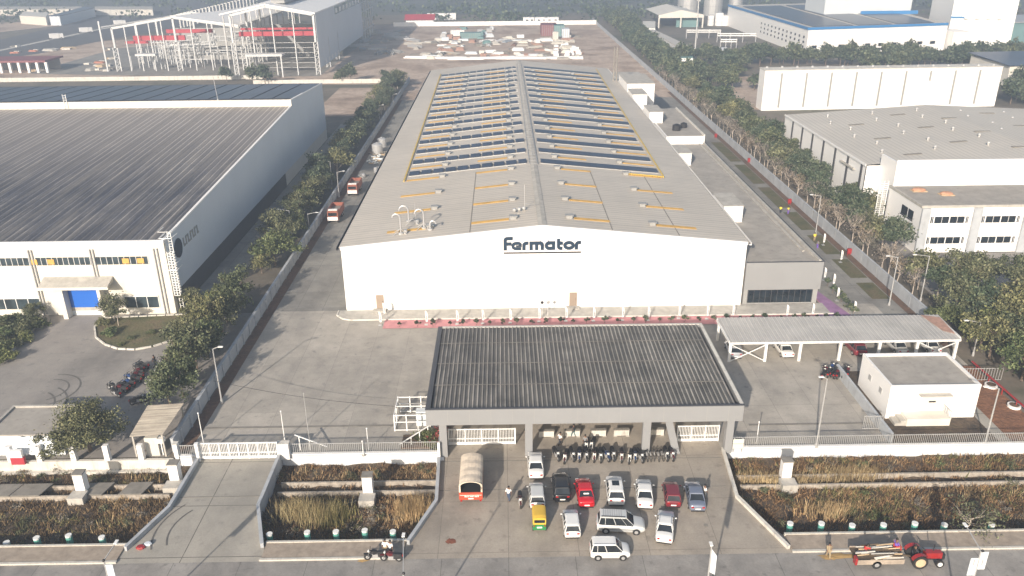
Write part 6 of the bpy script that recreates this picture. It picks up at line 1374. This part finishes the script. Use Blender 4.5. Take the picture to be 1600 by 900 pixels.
# ------------------------------------------------------------------ two-wheelers
def make_bike(loc, rz, label, group, tank='black_plastic'):
    t = empty('motorcycle', loc, rz, label, 'motorcycle', group)
    for x in (-.62, .68):
        o = MB().cyl((x, -.06, .3), (x, .06, .3), .3, n=14).obj('wheel', MAT['rubber'], t); MB().cyl((x, -.065, .3), (x, .065, .3), .15, n=10).obj('rim', MAT['steel'], o)
    MB().loft([[(-.15, -.1, .62), (-.15, .1, .62), (-.15, .1, .8), (-.15, -.1, .8)], [(.15, -.16, .6), (.15, .16, .6), (.15, .13, .92), (.15, -.13, .92)], [(.42, -.08, .68), (.42, .08, .68), (.42, .07, .85), (.42, -.07, .85)]]).obj('fuel_tank', MAT[tank], t)
    MB().hexa([(-.85, -.12, .7), (-.1, -.12, .66), (-.1, .12, .66), (-.85, .12, .7)], [(-.88, -.1, .8), (-.1, -.1, .76), (-.1, .1, .76), (-.88, .1, .8)]).obj('seat', MAT['black_plastic'], t)
    MB().box(-.3, -.13, .22, .25, .13, .56).beam((-.62, 0, .3), (0, 0, .6), .06).beam((.2, 0, .4), (.42, 0, .75), .06).obj('engine', MAT['steel'], t)
    MB().beam((.68, -.1, .3), (.45, -.1, .95), .05).beam((.68, .1, .3), (.45, .1, .95), .05).obj('fork', MAT['chrome'], t)
    MB().beam((.42, -.34, 1.0), (.42, .34, 1.0), .045).obj('handlebar', MAT['black_plastic'], t)
    MB().ball((.56, 0, .86), .1, .11, .11, 8).obj('headlight', MAT['lamp'], t)
    MB().beam((-.7, -.14, .3), (.1, -.14, .27), .08).obj('exhaust', MAT['chrome'], t); MB().box(-.98, -.08, .55, -.86, .08, .7).obj('tail_light', MAT['red_lamp'], t)
    MB().box(.5, -.08, .6, .98, .08, .63).obj('mudguard', MAT[tank], t)
    MB().hexa([(-.95, -.17, .42), (-.2, -.2, .38), (-.2, .2, .38), (-.95, .17, .42)], [(-.9, -.14, .71), (-.2, -.15, .66), (-.2, .15, .66), (-.9, .14, .71)]).obj('side_panel', MAT['black_plastic'], t)
    t.scale = (1.08, 1.3, 1.12)
    return t
protos = {}
def bike(x, y, deg, label, group, tank='black_plastic'):
    if tank not in protos:
        b = make_bike((x, y, .02), R(deg), label, group, tank); protos[tank] = (b, snap(b)); return b
    return dup(protos[tank][0], protos[tank][1], (x, y, .02), R(deg), None, label, group)
mk('tank_red', (.10, .015, .018, 1), .35, .05, obj=True); mk('tank_blue', (.02, .05, .15, 1), .35, .05, obj=True)
tanks = ['black_plastic', 'tank_red', 'black_plastic', 'tank_blue']
ords = ['first', 'second', 'third', 'fourth', 'fifth', 'sixth', 'seventh', 'eighth', 'ninth', 'tenth', 'eleventh', 'twelfth', 'thirteenth', 'fourteenth', 'fifteenth', 'sixteenth']
rr = random.Random(2)
fr_ = [870, 884, 895, 906, 916, 930, 939, 948, 959, 972, 985, 993, 1001]
for k, px in enumerate(fr_):
    c = g(px, 722); bike(c.x, c.y+.6+rr.uniform(-.3, .25), -90+rr.uniform(-16, 16), f'{ords[k]} motorcycle from the left in the row before the gatehouse', 'motorcycles before the gatehouse', tanks[k % 4])
for k, px in enumerate((1042, 1051)):
    c = g(px, 720); bike(c.x, c.y+.6, -90+rr.uniform(-8, 8), ('motorcycle right of the bicycles, inner one', 'motorcycle at the right end of the row, by the lane wall')[k], 'motorcycles right of the bicycles', tanks[k])
for k, (px, py) in enumerate(((917, 703), (926, 702))):
    c = g(px, py); bike(c.x, c.y+.3, -90+rr.uniform(-20, 20), ('motorcycle behind the row, left of the pair under the canopy edge', 'motorcycle behind the row, right of the pair under the canopy edge')[k], 'pair of motorcycles behind the row')
def make_cycle(loc, rz, label, group):
    t = empty('bicycle', loc, rz, label, 'bicycle', group)
    for x in (-.5, .55):
        mb = MB(); n = 16
        for k in range(n): a, b = 2*math.pi*k/n, 2*math.pi*(k+1)/n; mb.beam((x+.33*math.cos(a), 0, .34+.33*math.sin(a)), (x+.33*math.cos(b), 0, .34+.33*math.sin(b)), .04)
        for k in range(4): a = math.pi*k/4; mb.beam((x-.3*math.cos(a), 0, .34-.3*math.sin(a)), (x+.3*math.cos(a), 0, .34+.3*math.sin(a)), .012)
        mb.obj('wheel', MAT['rubber'], t)
    MB().beam((-.5, 0, .34), (-.2, 0, .8), .035).beam((-.2, 0, .8), (.4, 0, .82), .04).beam((-.05, 0, .32), (.4, 0, .78), .04).beam((-.05, 0, .32), (-.2, 0, .85), .04).beam((.42, 0, .9), (.55, 0, .34), .035).beam((-.5, 0, .34), (-.05, 0, .32), .03).obj('frame', MAT['steel'], t)
    MB().box(-.34, -.07, .86, -.08, .07, .92).obj('saddle', MAT['black_plastic'], t); MB().beam((.38, -.28, .98), (.38, .28, .98), .03).beam((.38, 0, .85), (.38, 0, .98), .03).obj('handlebar', MAT['chrome'], t)
    return t
c = g(1011, 721); cy0 = make_cycle((c.x, c.y+.5, .02), R(-88), 'leftmost bicycle between the motorcycles before the gatehouse', 'bicycles before the gatehouse'); trc = snap(cy0)
for k, px in enumerate((1017, 1023, 1029, 1035)): c = g(px, 721); dup(cy0, trc, (c.x, c.y+.5+.1*(k % 2), .02), R(-90+rr.uniform(-8, 8)), None, f'{ords[k+1]} bicycle from the left between the motorcycles before the gatehouse')
lot = [((225, 578), (226, 585), (231, 574), (212, 594), (220, 595), (223, 590), (202, 607), (210, 602), (189, 617), (197, 611), (186, 608)), ((275, 568), (270, 574), (266, 580), (263, 586), (262, 592), (271, 571), (256, 600), (249, 598)), ((220, 629), (232, 625), (226, 626))]
ln = ['the long diagonal row on the left plot', 'the short row beside the wall trees', 'the pair by the striped shed']
for a, row in enumerate(lot):
    for k, (px, py) in enumerate(row): c = g(px-(8, 12, 4)[a], py+3); bike(c.x, c.y+.2, (150, 200, 20)[a]+rr.uniform(-14, 14), f'motorcycle standing in {ln[a]}', 'motorcycles in '+ln[a], tanks[(k+a) % 4])
for k in range(10): px, py = 1286+k*4.2, 578+rr.uniform(-3, 10); c = g(px, py+3); bike(c.x, c.y, 60+rr.uniform(-35, 35), 'motorcycle in the huddle between the carport and the hut wall', 'huddle of motorcycles by the carport', tanks[k % 4])
c = g(813, 792); bike(c.x, c.y+.5, -88, 'lone motorcycle on the forecourt left of the silver-white hatchback', 'lone motorcycles', 'tank_red')
c = g(587, 876); bike(c.x, c.y+.2, 185, 'left one of two motorcycles by the kerb under the street lamp', 'motorcycles by the kerb'); c = g(612, 879); bike(c.x, c.y+.2, 175, 'right one of two motorcycles by the kerb under the street lamp', 'motorcycles by the kerb', 'tank_red')
# ------------------------------------------------------------------ people
def skinmesh(joints, edges, name, mat, parent):
    me = bpy.data.meshes.new(name); me.from_pydata([j[:3] for j in joints], edges, []); o = bpy.data.objects.new(name, me); COL.objects.link(o)
    sk = o.modifiers.new('skin', 'SKIN'); sk.use_smooth_shade = True
    for i, j in enumerate(joints): me.skin_vertices[0].data[i].radius = (j[3], j[3]*(j[4] if len(j) > 4 else 1))
    me.skin_vertices[0].data[0].use_root = True
    ss = o.modifiers.new('sub', 'SUBSURF'); ss.levels = 1; ss.render_levels = 1
    bpy.context.view_layer.update(); m2 = bpy.data.meshes.new_from_object(o.evaluated_get(bpy.context.evaluated_depsgraph_get())); bpy.data.objects.remove(o)
    m2.materials.clear(); m2.materials.append(MAT[mat]); q = bpy.data.objects.new(name, m2); COL.objects.link(q); q.parent = parent; return q
_pc = {}
def person(loc, rz, top, bottom, label, pose='stand', group=None):
    t = empty('person', loc, rz, label, 'person', group); key = (pose, top, bottom)
    st = .0 if pose == 'stand' else .22; k1 = .12 if pose == 'walk' else .02
    hipz, kn = .88, .47; sh = 1.40
    if pose == 'sit': hipz, sh = .5, 1.02
    # y forward is +x
    fl, fr = (st, -st)
    if pose == 'sit': kneeL, footL = (.42, .11, .52), (.44, .11, .06); kneeR, footR = (.42, -.11, .52), (.44, -.11, .06)
    else: kneeL, footL = (fl*.6+.03, .10, kn), (fl, .11, .07); kneeR, footR = (fr*.4+.03, -.10, kn), (fr, -.11, .07)
    elL, haL = (-st*.6+.04, .26, sh-.30), (-st*.5+.12, .25, sh-.55); elR, haR = (st*.6+.04, -.26, sh-.30), (st*.6+.18, -.24, sh-.52)
    J = [(0, 0, hipz, .13, 1.1), (0, 0, hipz+.22, .12, 1.1), (0, 0, sh-.06, .14, 1.15), (0, 0, sh+.08, .055), (.02, 0, sh+.22, .10), (.01, 0, sh+.33, .07),
         (0, .09, hipz-.03, .095), kneeL+(.065,), (footL[0], footL[1], footL[2]+.02, .045), (footL[0]+.14, footL[1], .04, .04),
         (0, -.09, hipz-.03, .095), kneeR+(.065,), (footR[0], footR[1], footR[2]+.02, .045), (footR[0]+.14, footR[1], .04, .04),
         (0, .18, sh-.02, .065), elL+(.045,), haL+(.032,), (haL[0]+.04, haL[1], haL[2]-.10, .03),
         (0, -.18, sh-.02, .065), elR+(.045,), haR+(.032,), (haR[0]+.04, haR[1], haR[2]-.10, .03)]
    Eg = [(0, 1), (1, 2), (2, 3), (3, 4), (4, 5), (0, 6), (6, 7), (7, 8), (8, 9), (0, 10), (10, 11), (11, 12), (12, 13), (2, 14), (14, 15), (15, 16), (16, 17), (2, 18), (18, 19), (19, 20), (20, 21)]
    if key in _pc:
        for m_, nm in _pc[key]: q = bpy.data.objects.new(nm, m_); COL.objects.link(q); q.parent = t
        return t
    parts = [skinmesh(J, Eg, 'body', 'skin', t)]
    def sub_(ids, eds, gr, nm, mat, cut={}):
        idx = {v: i for i, v in enumerate(ids)}; jj = []
        for v in ids: j = list(J[v]); j[3] += gr; 
        jj = [tuple(list(J[v][:3])+[J[v][3]+gr]+list(J[v][4:])) if v not in cut else cut[v] for v in ids]
        parts.append(skinmesh(jj, [(idx[a], idx[b]) for a, b in eds], nm, mat, t))
    mid = lambda a, b, f, r_: tuple(J[a][i]*(1-f)+J[b][i]*f for i in range(3))+(r_,)
    sub_([1, 0, 2, 14, 15, 18, 19], [(1, 0), (1, 2), (2, 14), (14, 15), (2, 18), (18, 19)], .022, 'shirt', 'cloth_'+top, {0: (0, 0, hipz+.02, .15, 1.1)})
    sub_([0, 6, 7, 8, 10, 11, 12], [(0, 6), (6, 7), (7, 8), (0, 10), (10, 11), (11, 12)], .018, 'trousers', 'cloth_'+bottom)
    hb = MB().ball((-.015, 0, sh+.27), .115, .105, .12, 12); parts.append(hb.obj('hair', MAT['hair'], t, smooth=True))
    fc = MB().box(.105, -.045, sh+.235, .125, -.02, sh+.25).box(.105, .02, sh+.235, .125, .045, sh+.25).box(.11, -.03, sh+.165, .122, .03, sh+.178)
    parts.append(fc.obj('face_features', MAT['hair'], t))
    _pc[key] = [(o.data, o.name.split('.')[0]) for o in parts]; return t
PP = [(875, 696, 200, 'white', 'dark', 'person in white shirt and dark trousers walking between the barriers', 'walk'), (896, 683, 150, 'dark', 'teal', 'person in dark top and teal trousers under the canopy', 'walk'),
      (795, 782, 250, 'white', 'jeans', 'person in white shirt walking across the forecourt by the covered truck', 'walk'), (1100, 779, 20, 'white', 'grey', 'person in white shirt standing beside the blue-grey saloon', 'stand'),
      (603, 866, 270, 'white', 'khaki', 'person in pale clothes standing by the kerb motorcycles, on the left', 'stand'), (611, 868, 250, 'white', 'dark', 'person in white shirt and dark trousers by the kerb motorcycles', 'stand'),
      (1219, 334, 240, 'yellow', 'dark', 'worker in yellow vest on the right path, left of a pair', 'stand'), (1231, 335, 300, 'yellow', 'violet', 'worker in yellow vest on the right path, right of a pair', 'stand'), (1272, 377, 270, 'yellow', 'khaki', 'worker in yellow vest standing by the flags on the right path', 'stand'),
      (1293, 872, 270, 'khaki', 'khaki', 'person in khaki at the kerb left of the timber trailer', 'walk'), (1352, 874, 250, 'red', 'dark', 'person in red at the tail of the timber trailer', 'stand'), (1277, 389, 200, 'grey', 'violet', 'person in grey bending by the flag on the right path', 'stand'),
      (914, 700, 270, 'grey', 'dark', 'person in grey beside the motorcycles under the canopy edge', 'stand'), (243, 573, 160, 'dark', 'dark', 'person in dark clothes beside the left-plot motorcycles', 'stand')]
for px, py, rz, a, b, lab_, ps in PP:
    c = g(px, py); person((c.x, c.y, .01 if py < 860 else .02), R(rz), a, b, lab_, ps)
person((tc.x-2.2, tc.y+.55, .95), R(0), 'violet', 'red', 'person in violet and red sitting on the timber load', 'sit')
person((tc.x-.72, tc.y, .66), R(0), 'dark', 'dark', 'driver in dark clothes sitting on the red tractor', 'sit')
# ------------------------------------------------------------------ lamps, poles, flags, signs, bins
def lamp(px, py, tx, ty, ax, ay, label, group):
    b = g(px, py); h = vy(tx, ty, b.y).z; tip = vy(ax, ay, b.y)
    t = empty('street_lamp', (b.x, b.y, 0), 0, label, 'street lamp', group)
    MB().cyl((0, 0, 0), (0, 0, h), .11, .06, n=8).obj('pole', MAT['galv'], t); MB().cyl((0, 0, 0), (0, 0, .5), .18).obj('base', MAT['galv'], t)
    dx = tip.x-b.x; MB().beam((0, 0, h-.05), (dx, 0, h+.25), .08).obj('arm', MAT['galv'], t)
    MB().box(min(dx, dx+.55*(1 if dx > 0 else -1)), -.12, h+.2, max(dx, dx+.55*(1 if dx > 0 else -1)), .12, h+.3).obj('lamp_head', MAT['white_steel'], t); return t
GL = 'street lamps along the left wall'
for a in ((347, 630, 325, 545, 341, 542, 'lamp post nearest the sliding gate, standing at the left wall', GL), (456, 366, 452, 329, 437, 328, 'lamp with arm pointing left behind the lone round tree', GL), (484, 364, 479, 334, 493, 332, 'lamp with arm pointing right beside the nearer lorry', GL), (530, 308, 525, 269, 535, 267, 'lamp beside the wall right where the lorries stand', GL), (519, 288, 514, 252, 501, 251, 'lamp with left arm in the shade near the hall wall', GL),
          (561, 222, 557, 197, 546, 196, 'small lamp further up the tree strip with left arm', GL), (593, 186, 590, 165, 597, 164, 'second small lamp further up the tree strip', GL), (615, 168, 612, 148, 618, 147, 'farthest lamp visible in the tree strip', GL), (356, 478, 354, 456, 336, 453, 'lamp with left arm rising out of the wall trees', GL),
          (1389, 477, 1405, 402, 1390, 400, 'lamp post on the lawn strip beside the right wall, nearest', 'lamps along the right path'), (1274, 367, 1282, 306, 1270, 305, 'lamp post on the lawn strip beside the workers in yellow', 'lamps along the right path'), (1438, 470, 1446, 400, 1432, 399, 'pale lamp post standing among the belt trees', 'lamps along the right path'),
          (1539, 692, 1558, 607, 1546, 599, 'leaning-looking lamp post by the red earth bed', 'lamps by the right front wall'), (1520, 556, 1534, 503, 1513, 502, 'lamp with left arm in the trees right of the carport', 'lamps by the right front wall'), (1275, 699, 1290, 592, 1287, 590, 'tall thin lamp post in the yard left of the hut', 'lamps by the right front wall')):
    lamp(*a)
def pole(bx, by, ty, label, mat='white_steel', r=.06):
    b = g(bx, by); h = high(bx, by, ty); t = empty('flag_pole', (b.x, b.y, 0), 0, label, 'pole', 'slim poles in the yard')
    MB().cyl((0, 0, 0), (0, 0, h), r, r*.7, n=8).obj('pole', MAT[mat], t); MB().ball((0, 0, h+.05), r*1.6, n=8).obj('finial', MAT[mat], t); MB().cyl((0, 0, 0), (0, 0, .12), r*3, n=10).obj('base', MAT['conc'], t)
pole(319, 697, 646, 'white pole just behind the sliding gate'); pole(484, 692, 615, 'tall thin pole behind the front railing, left of centre', 'galv', .05); pole(445, 688, 643, 'short slim pole behind the right end of the sliding gate'); pole(576, 704, 670, 'short white pole behind the front railing'); pole(1182, 692, 660, 'short white pole behind the railing right of the gatehouse'); pole(568, 712, 690, 'stubby white post in the front railing')
# teardrop banners
def flag(px, py, label, group):
    c = g(px, py)
    t = empty('feather_banner', (c.x, c.y, .06), 0, label, 'banner', group)
    MB().cyl((0, 0, 0), (-.05, 0, 2.25), .02, n=6).obj('pole', MAT['steel'], t); MB().box(-.25, -.25, 0, .25, .25, .05).obj('base', MAT['steel'], t)
    pts = [(-.03, .5), (.27, .5), (.33, 1.5), (.27, 1.95), (.12, 2.2), (-.05, 2.25)]
    mb = MB(); n = len(pts); mb.add([(x-.03, -.012+.03*math.sin(z*2.5), z) for x, z in pts]+[(x-.03, .012+.03*math.sin(z*2.5), z) for x, z in pts], [tuple(range(n)), tuple(range(2*n-1, n-1, -1))]+[(k, (k+1) % n, n+(k+1) % n, n+k) for k in range(n)])
    mb.obj('cloth', MAT['white'], t)
    o = words('Fermator', .20, 'sign_ink', t, (.12, -.055, 1.2), (R(90), R(-90), 0)); return t
flags = [(594, 509), (600, 495), (666, 508), (714, 507), (754, 506), (797, 505), (842, 503), (884, 502), (927, 502), (972, 501), (1012, 501), (1060, 498), (1104, 499), (1144, 498), (1228, 498), (1268, 496)]
f0 = None
for k, (px, py) in enumerate(flags):
    lab_ = f'{ords[k]} white feather banner from the left in front of the factory'
    if f0 is None: f0 = flag(px, py, lab_, 'banners along the pink path'); trf = snap(f0)
    else: c = g(px, py); dup(f0, trf, (c.x, c.y, .06), 0, None, lab_)
for k, (px, py) in enumerate(((1286, 383), (1313, 410), (1287, 438), (1301, 448), (1307, 470), (1333, 492))):
    c = g(px, py); dup(f0, trf, (c.x, c.y, .03), 0, None, ('white banner furthest up the right path', 'white banner on the lawn strip near the red valve', 'white banner at the annex corner, left of two', 'white banner at the annex corner, right of two', 'white banner on the curved plant edge', 'white banner at the lower end of the curved plant edge')[k], 'banners by the service road')
for k, (px, ty) in enumerate(((847, 466), (856, 466))):
    c = g(px, 494); t = empty('round_sign', (c.x, c.y, .14), 0, ('left of two small round signs on posts before the facade', 'right of two small round signs on posts before the facade')[k], 'sign'); h = 2.1
    MB().cyl((0, 0, 0), (0, 0, h), .03).obj('post', MAT['white_steel'], t); MB().cyl((0, -.03, h), (0, .0, h), .24, n=16).obj('disc', MAT['ink' if k == 0 else 'steel'], t)
# posters and hydrants along the right path
for k, (px, py) in enumerate(((1326, 399), (1233, 320), (1118, 216), (1170, 255))):
    c = g(px, py); t = empty('hydrant', (c.x, c.y, 0), 0, ('red hydrant box nearest, by the lawn banner', 'red hydrant box beside the pair of workers', 'red hydrant box far up the right wall', 'red hydrant box between the lawns')[k], 'hydrant', 'hydrant boxes on the right')
    MB().box(-.35, -.2, .4, .35, .2, 1.3).obj('box', MAT['red_paint'], t); MB().cyl((-.2, 0, 0), (-.2, 0, .4), .07).cyl((.2, 0, 0), (.2, 0, .4), .07).obj('pipe', MAT['red_paint'], t)
# planter bins along the verges
bins = [(12, 851), (57, 852), (107, 848), (159, 851), (421, 846), (480, 843), (525, 842), (570, 840), (614, 842), (1235, 829), (1284, 829), (1332, 832), (1381, 831), (1430, 829), (1476, 831), (1550, 831)]
vn = ['left', 'left', 'left', 'left', 'middle', 'middle', 'middle', 'middle', 'middle']+['right']*7; cnt = {}; p0_ = None
for k, (px, py) in enumerate(bins):
    c = g(px, py+3, -.62); v_ = vn[k]; cnt[v_] = cnt.get(v_, 0)+1; lab_ = f'{ords[cnt[v_]-1]} white-topped green bin from the left in the {v_} verge'
    if p0_ is None:
        p0_ = empty('planter_bin', (c.x, c.y, -.95), 0, lab_, 'bin', 'green bins along the verges'); MB().cyl((0, 0, -.7), (0, 0, .7), .27, .30, n=12).obj('drum', MAT['bin_teal'], p0_); MB().cyl((0, 0, .701), (0, 0, .88), .30, n=12).obj('rim', MAT['lamp'], p0_); trb = snap(p0_)
    else: dup(p0_, trb, (c.x, c.y+.35, -.62), 0, None, lab_)
# street lamps of the front road with board panels
for k, (tx, ty, ax, ay, brd) in enumerate(((162, 876, 180, 847, 'small'), (630, 896, 630, 836, None), (1112, 853, 1112, 850, 'tall'), (1533, 861, 1510, 820, 'double'))):
    p_ = g(tx, ty, 8.0); q_ = g(ax, ay, 8.6)
    t = empty('street_lamp', (p_.x, p_.y, 0), 0, ('road lamp at lower left with a narrow blue-grey board', 'road lamp at lower centre with arm over the two motorcycles', 'road lamp at lower right of centre with a white board', 'road lamp at lower right with a double white board')[k], 'street lamp', 'lamps of the front road')
    MB().cyl((0, 0, 0), (0, 0, 8.0), .10, .06).obj('pole', MAT['galv'], t); d_ = q_-p_
    MB().beam((0, 0, 8.0), (d_.x, d_.y, 8.5), .06).obj('arm', MAT['galv'], t); MB().box(d_.x-.12, d_.y-.1, 8.45, d_.x+.12, d_.y+.35, 8.55).obj('lamp_head', MAT['white_steel'], t)
    MB().ball((.05, -.1, 8.1), .12).obj('joint', MAT['ink'], t)
    if brd == 'double':
        for s in (-1, 1): b_ = MB().box(s*.33-.30, -.03, 5.9+s*.3, s*.33+.30, .03, 7.6+s*.3).obj('board', MAT['sky_cladding'], t); MB().box(s*.33-.06, -.036, 6.6, s*.33+.04, -.031, 7.2).box(s*.33-.05, -.036, 6.35, s*.33+.03, -.031, 6.5).obj('board_marks', MAT['steel'], b_)
    if brd == 'tall': MB().hexa([(.04, -.03, 5.4), (.5, -.03, 5.1), (.5, .03, 5.1), (.04, .03, 5.4)], [(.04, -.03, 7.7), (.5, -.03, 7.0), (.5, .03, 7.0), (.04, .03, 7.7)]).obj('board', MAT['sky_cladding'], t)
    if brd == 'small': MB().box(.05, -.03, 5.4, .6, .03, 7.6).obj('board', MAT['shade_clad'], t)
# litter on the ground
t = empty('cloth_bundle', tuple(g(220, 857)), 0, 'red and blue cloth bundle lying at the end of the ramp wall', 'bundle'); MB().ball((0, 0, .15), .45, .35, .2, 8).obj('red_cloth', MAT['red_paint'], t); MB().ball((.5, .45, .14), .4, .3, .2, 8).obj('grey_cloth', MAT['shade_clad'], t)
mk('rust_earth', (.20, .07, .04, 1), .95, .3, 3)
def spill(pts, z, mat, label, seed, name='sand_spill'):
    rr = random.Random(seed); mb = MB()
    for (px, py, rx, ry) in pts:
        c = g(px, py); n = 26; mb.add([(c.x, c.y, z+.04)]+[(c.x+rx*math.cos(2*math.pi*k/n)*rr.uniform(.6, 1.1), c.y+ry*math.sin(2*math.pi*k/n)*rr.uniform(.6, 1.1), z) for k in range(n)], [(0, 1+k, 1+(k+1) % n) for k in range(n)])
    return tag(mb.obj(name, MAT[mat]), label, 'spill')
spill([(705, 846, .55, .45)], .03, 'rust_earth', 'small patch of rust-red earth on the forecourt concrete', 3)
mk('sandy', (.36, .24, .10, 1), .95, .2, 2)
spill([(1318, 869, 2.4, .35), (1300, 872, 1.0, .3)], .04, 'sandy', 'spill of yellow sand along the kerb by the trailer', 4)
spill([(568, 876, .6, .25)], .04, 'sandy', 'small spill of yellow sand by the kerb motorcycles', 5)
t = empty('manhole', tuple(g(1103, 821)), 0, 'small dark manhole lid on the forecourt', 'manhole'); MB().cyl((0, 0, .012), (0, 0, .035), .22, n=14).obj('lid', MAT['conc_dark'], t)
# ------------------------------------------------------------------ materials yard behind the factory
rr = random.Random(21)
def yard_item(px, py, kind, label, grp):
    c = g(px, py); t = empty(kind[0], (c.x, c.y, .02), rr.uniform(-.2, .2), label, kind[1], grp); w, d, h, mat = kind[2:]
    n = rr.randint(2, 4)
    for k in range(n): q = 1-.08*k; MB().box(-w/2*q+rr.uniform(-.3, .3), -d/2*q, h*k/n+.02*k, w/2*q+rr.uniform(-.3, .3), d/2*q, h*(k+1)/n).obj('layer', MAT[mat], t)
pale = ['white', 'cream', 'conc', 'rusty', 'sky_cladding', 'conc_dark', 'dirty_white']
for k in range(70):
    px = rr.uniform(648, 905); py = rr.uniform(58, 93); m = pale[k % 7]; yard_item(px, py, ('panel_stack', 'stack', rr.uniform(2, 8), rr.uniform(1.5, 4), rr.uniform(.5, 1.8), m), 'pale stack of panels in the cluttered yard behind the factory', 'pale stacks in the yard behind the factory')
for k in range(22):
    px = rr.uniform(690, 770); py = rr.uniform(44, 74); m = ('teal_sheet', 'shade_clad', 'steel', 'conc_dark', 'rusty')[k % 5]; yard_item(px, py, ('crate_stack', 'stack', rr.uniform(2, 5), rr.uniform(2, 4), rr.uniform(1, 2.2), m), 'coloured crate stack among the yard clutter behind the factory', 'coloured crates in the yard behind the factory')
for k in range(8): yard_item(672+k*28+rr.uniform(-5, 5), 93+rr.uniform(-2, 3), ('beam_stack', 'stack', rr.uniform(16, 26), 1.6, 1.0, 'white'), 'long white beams laid out just behind the factory', 'long beams behind the factory')
for k in range(12): yard_item(870+rr.uniform(-8, 40), rr.uniform(72, 88), ('bag_stack', 'stack', 2.4, 2.2, 2.2, 'white'), 'white cube-like bag at the right of the cluttered yard', 'white bags in the yard')
for k in range(26):
    px = rr.uniform(645, 900); py = rr.uniform(60, 92); c = g(px, py); t = empty('pipe_bundle', (c.x, c.y, .02), rr.uniform(0, 3.1), 'bundle of pale pipes lying in the yard behind the factory', 'pipes', 'pipe bundles in the yard'); mb = MB()
    for j in range(7): mb.beam((-rr.uniform(3, 6), -1+j*.35, .3+.25*(j % 3)), (rr.uniform(3, 6), -1+j*.35+rr.uniform(-.8, .8), .3+.25*(j % 3)), .3)
    mb.obj('pipes', MAT[pale[k % 5]], t); MB().box(-1, -1.6, 0, 1, 1.8, .2).obj('sleeper', MAT['timber'], t)
for k, (px, py, w, d, h, m, lab_) in enumerate(((858, 56, 9, 14, 6, 'maroon', 'maroon stack of containers at the right of the yard'), (874, 57, 6, 10, 6, 'teal_sheet', 'dark teal container stack beside the maroon one'), (884, 60, 4, 8, 5, 'shade_clad', 'grey container beside the dark teal one'), (868, 62, 3, 5, 4, 'cream', 'cream cabin in front of the containers'), (735, 60, 12, 6, 3, 'teal_sheet', 'low green-grey shed in the yard clutter'), (715, 56, 8, 4, 3, 'white', 'white shed left of the green-grey one'))):
    c = g(px, py); t = empty('container', (c.x, c.y, .02), 0, lab_, 'container'); MB().box(-w/2, 0, 0, w/2, d, h).obj('shell', MAT[m], t); mb = MB()
    for j in range(int(w/1.2)): mb.box(-w/2+.5+j*1.2, -.06, .2, -w/2+.7+j*1.2, -.003, h-.2)
    mb.obj('ribs', MAT['ral_grey'], t)
# vehicles on the highway
for k, (px, py) in enumerate(((86, 62), (132, 52), (185, 40))):
    c = g(px, py); t = empty('distant_truck', (c.x, c.y, .08), R(35), ('white truck on the far highway, left one', 'white truck on the far highway, middle one', 'small pale truck on the far highway near the steel frame')[k], 'truck')
    MB().box(-2.5, -1.3, .8, 2.4, 1.3, 3.4).obj('body', MAT['white'], t); MB().box(2.6, -1.5, .6, 4.6, 1.5, 3.2).obj('cab', MAT['white'], t); MB().box(4.55, -1.3, 1.9, 4.65, 1.3, 2.9).obj('windscreen', MAT['glass'], t); wheelset(t, (-2.5, 3.4), 1.6, .6)
# rubble and machines on the construction site
for k in range(20):
    px = rr.uniform(20, 180); py = rr.uniform(70, 112); c = g(px, py); t = empty('rubble_heap', (c.x, c.y, 0), rr.uniform(0, 3), 'rubble heap on the ground left of the steel frame', 'heap', 'rubble left of the steel frame'); s = rr.uniform(2, 5)
    MB().ball((0, 0, 0), s, s*.6, s*.3, 7).obj('rubble', MAT[('conc', 'conc_dark', 'brick', 'timber')[k % 4]], t); MB().box(-s*.4, -s*.9, 0, s*.5, -s*.5, .8).obj('blocks', MAT['dirty_white'], t)
for k in range(26):
    px = rr.uniform(560, 650); py = rr.uniform(48, 86); c = g(px, py); t = empty('steel_stack', (c.x, c.y, 0), rr.uniform(0, 3), 'stack of grey steel sections on the ground right of the steel frame', 'stack', 'steel stacks right of the steel frame'); mb = MB()
    for j in range(4): mb.box(-rr.uniform(3, 6), -1.6+j*.9, 0, rr.uniform(3, 6), -1.1+j*.9, rr.uniform(.5, 1.4))
    mb.obj('sections', MAT[('steel', 'ral_grey', 'conc')[k % 3]], t); MB().box(-1, -1.8, 0, 1, 2, .15).obj('sleeper', MAT['timber'], t)
# mesh wire between poles along the front
t = empty('overhead_wire', (0, 0, 0), 0, 'thin dark cable strung above the yard behind the sliding gate', 'cable'); mb = MB(); pts = []
a = Vector((-35.4, 86.2, 3.2)); b = Vector((-13, 81.4, 2.2))
for k in range(13): q = a.lerp(b, k/12); q.z -= .5*math.sin(math.pi*k/12); pts.append(q)
for u, v in zip(pts, pts[1:]): mb.beam(u, v, .03)
mb.obj('cable', MAT['black_plastic'], t)
# ------------------------------------------------------------------ the air between
hz = MB().box(-2600, -950, -3.0, 2600, 3700, 60).obj('haze', bpy.data.materials.new('haze_air')); hz['kind'] = 'stuff'
hm = hz.data.materials[0]; hm.use_nodes = True; t_ = hm.node_tree; t_.nodes.clear()
pv = t_.nodes.new('ShaderNodeVolumePrincipled'); ou = t_.nodes.new('ShaderNodeOutputMaterial'); t_.links.new(pv.outputs[0], ou.inputs['Volume'])
pv.inputs['Color'].default_value = (.66, .79, .98, 1); pv.inputs['Density'].default_value = HAZE; pv.inputs['Anisotropy'].default_value = 0.2
hz.display_type = 'WIRE'
